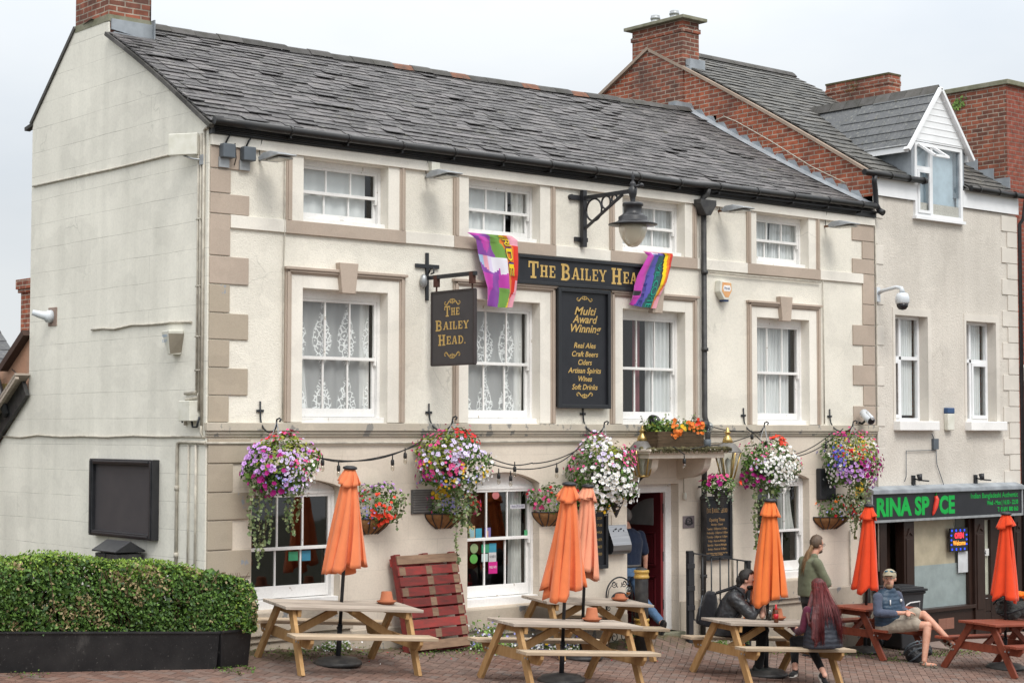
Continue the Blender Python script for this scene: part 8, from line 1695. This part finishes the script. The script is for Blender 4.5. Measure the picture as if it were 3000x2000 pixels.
# --- man stepping in through the doorway
b=Vector((7.30,.36,0)); f=Vector((.12,1,0)).normalized(); r=f.cross(UP)
pr=root('person','grey-haired man in navy polo shirt and jeans stepping in through the pub door','person',b)
L=lambda x,y,z:b+r*x+f*y+UP*z
mb=MB(); hc=L(.0,.10,1.62); hf,hu,hr=head(mb,hc,f,UP,1.02); limb(mb,[L(0,.02,1.42),L(0,.07,1.52)],[.062,.06]); loft(mb,[(L(0,0,.9),.16,.11,f),(L(0,0,1.15),.15,.1,f),(L(0,.01,1.38),.17,.09,f)],r)
for s,h in((-1,L(-.30,.12,.86)),(1,L(.30,.0,.84))): limb(mb,[L(s*.22,.0,1.34),L(s*.285,-.02,1.08),h],[.055,.043,.03]); hand(mb,h,-UP+f*.1,-r*s,f,1,.5)
an=[L(-.10,.15,.09),L(.20,-.50,.14)]; kn=[L(-.10,.10,.5),L(.15,-.08,.46)]
for s,k,a in zip((-1,1),kn,an): limb(mb,[L(s*.09,0,.88),k,a],[.09,.058,.042])
fuse(mb,'body',m_skin2,pr,.0095,2)
mb=MB(); loft(mb,[(L(0,0,.93),.185,.135,f),(L(0,0,1.1),.19,.14,f),(L(0,-.01,1.28),.21,.135,f),(L(0,0,1.4),.185,.105,f),(L(0,.03,1.47),.085,.075,f)],r)
for s in(-1,1): limb(mb,[L(s*.205,0,1.36),L(s*.27,-.015,1.13)],[.08,.072])
fuse(mb,'polo_shirt',m_navy,pr,.012,3,(.012,.08))
mb=MB(); loft(mb,[(L(0,-.0,.78),.165,.13,f),(L(0,0,.93),.175,.125,f)],r)
for s,k,a in zip((-1,1),kn,an): limb(mb,[L(s*.09,-.01,.86),k,k.lerp(a,.9)],[.105,.08,.062])
fuse(mb,'jeans',m_denim,pr,.012,3,(.018,.07))
mb=MB(); loft(mb,[(L(0,0,.915),.185,.136,f),(L(0,0,.95),.187,.138,f)],r); mb.build('belt',[pm('grey_belt',(.12,.11,.1),.5)],pr)
hairshell(pr,hc,hf,hu,hr,m_hsilver,1.04,.3); shoe(pr,an[0],f,m_blackf,m_dsole,1.05); shoe(pr,an[1],f,m_blackf,m_dsole,1.05,'shoe',-1.05)
# --- bags
def rucksack(label,c,u,fw,s,mat,n2,strap=True):
    rr=fw.cross(u).normalized(); r0=root('rucksack',label,'rucksack',c-UP*.1); mb=MB(); oell(mb,c,rr,fw,u,.17*s,.13*s,.25*s); oell(mb,c-u*.10*s+fw*.06*s,rr,fw,u,.15*s,.10*s,.13*s); oell(mb,c+u*.17*s,rr,fw,u,.15*s,.12*s,.10*s)
    for q in(-1,1): oell(mb,c+rr*q*.16*s-u*.08*s,rr,fw,u,.05*s,.07*s,.12*s)
    fuse(mb,'bag_body',mat,r0,.012,1,(.05*s,.06)); mb=MB()
    for q in(-1,1): mb.tube([c+rr*q*.10*s+u*.2*s-fw*.05*s,c+rr*q*.2*s+u*.1*s+fw*.12*s,c+rr*q*.24*s-u*.12*s+fw*.08*s,c+rr*q*.15*s-u*.24*s],.014,7)
    for k in range(4): p=c+fw*.12*s+rr*random.uniform(-.15,.15)*s; mb.tube([p+u*.2*s,p-u*.05*s+fw*.05*s,p-u*.22*s],.007,5)
    mb.build('strap',[n2],r0); return r0
q=wg(2690,1938); q=Vector(q); rucksack('small black rucksack lying on the paving by the crossed-leg man',q+UP*.13,(RG*.8+UP*.35).normalized(),(UP*.8-RG*.3-AW*.3).normalized(),.82,m_leather,m_greybox)
q=tloc(5,.60,.22,.74); rk=rucksack('large grey rucksack lying on a red table under an orange jacket',q+UP*.17,(RG*.97+UP*.1).normalized(),(UP*.9-AW*.4).normalized(),1.12,m_bag2,m_bag)
mb=MB(); 
for i in range(14): oell(mb,q+RG*(.16+random.gauss(0,.09))+UP*(.37+random.gauss(0,.025))+AW*random.gauss(0,.05),RG,AW,UP,.09,.06,.035)
o=fuse(mb,'orange_jacket',fabric('hi_vis_orange',(.85,.16,.01)),None,.012,2,(.05,.06)); tag(o,'bright orange jacket heaped on the grey rucksack','jacket')
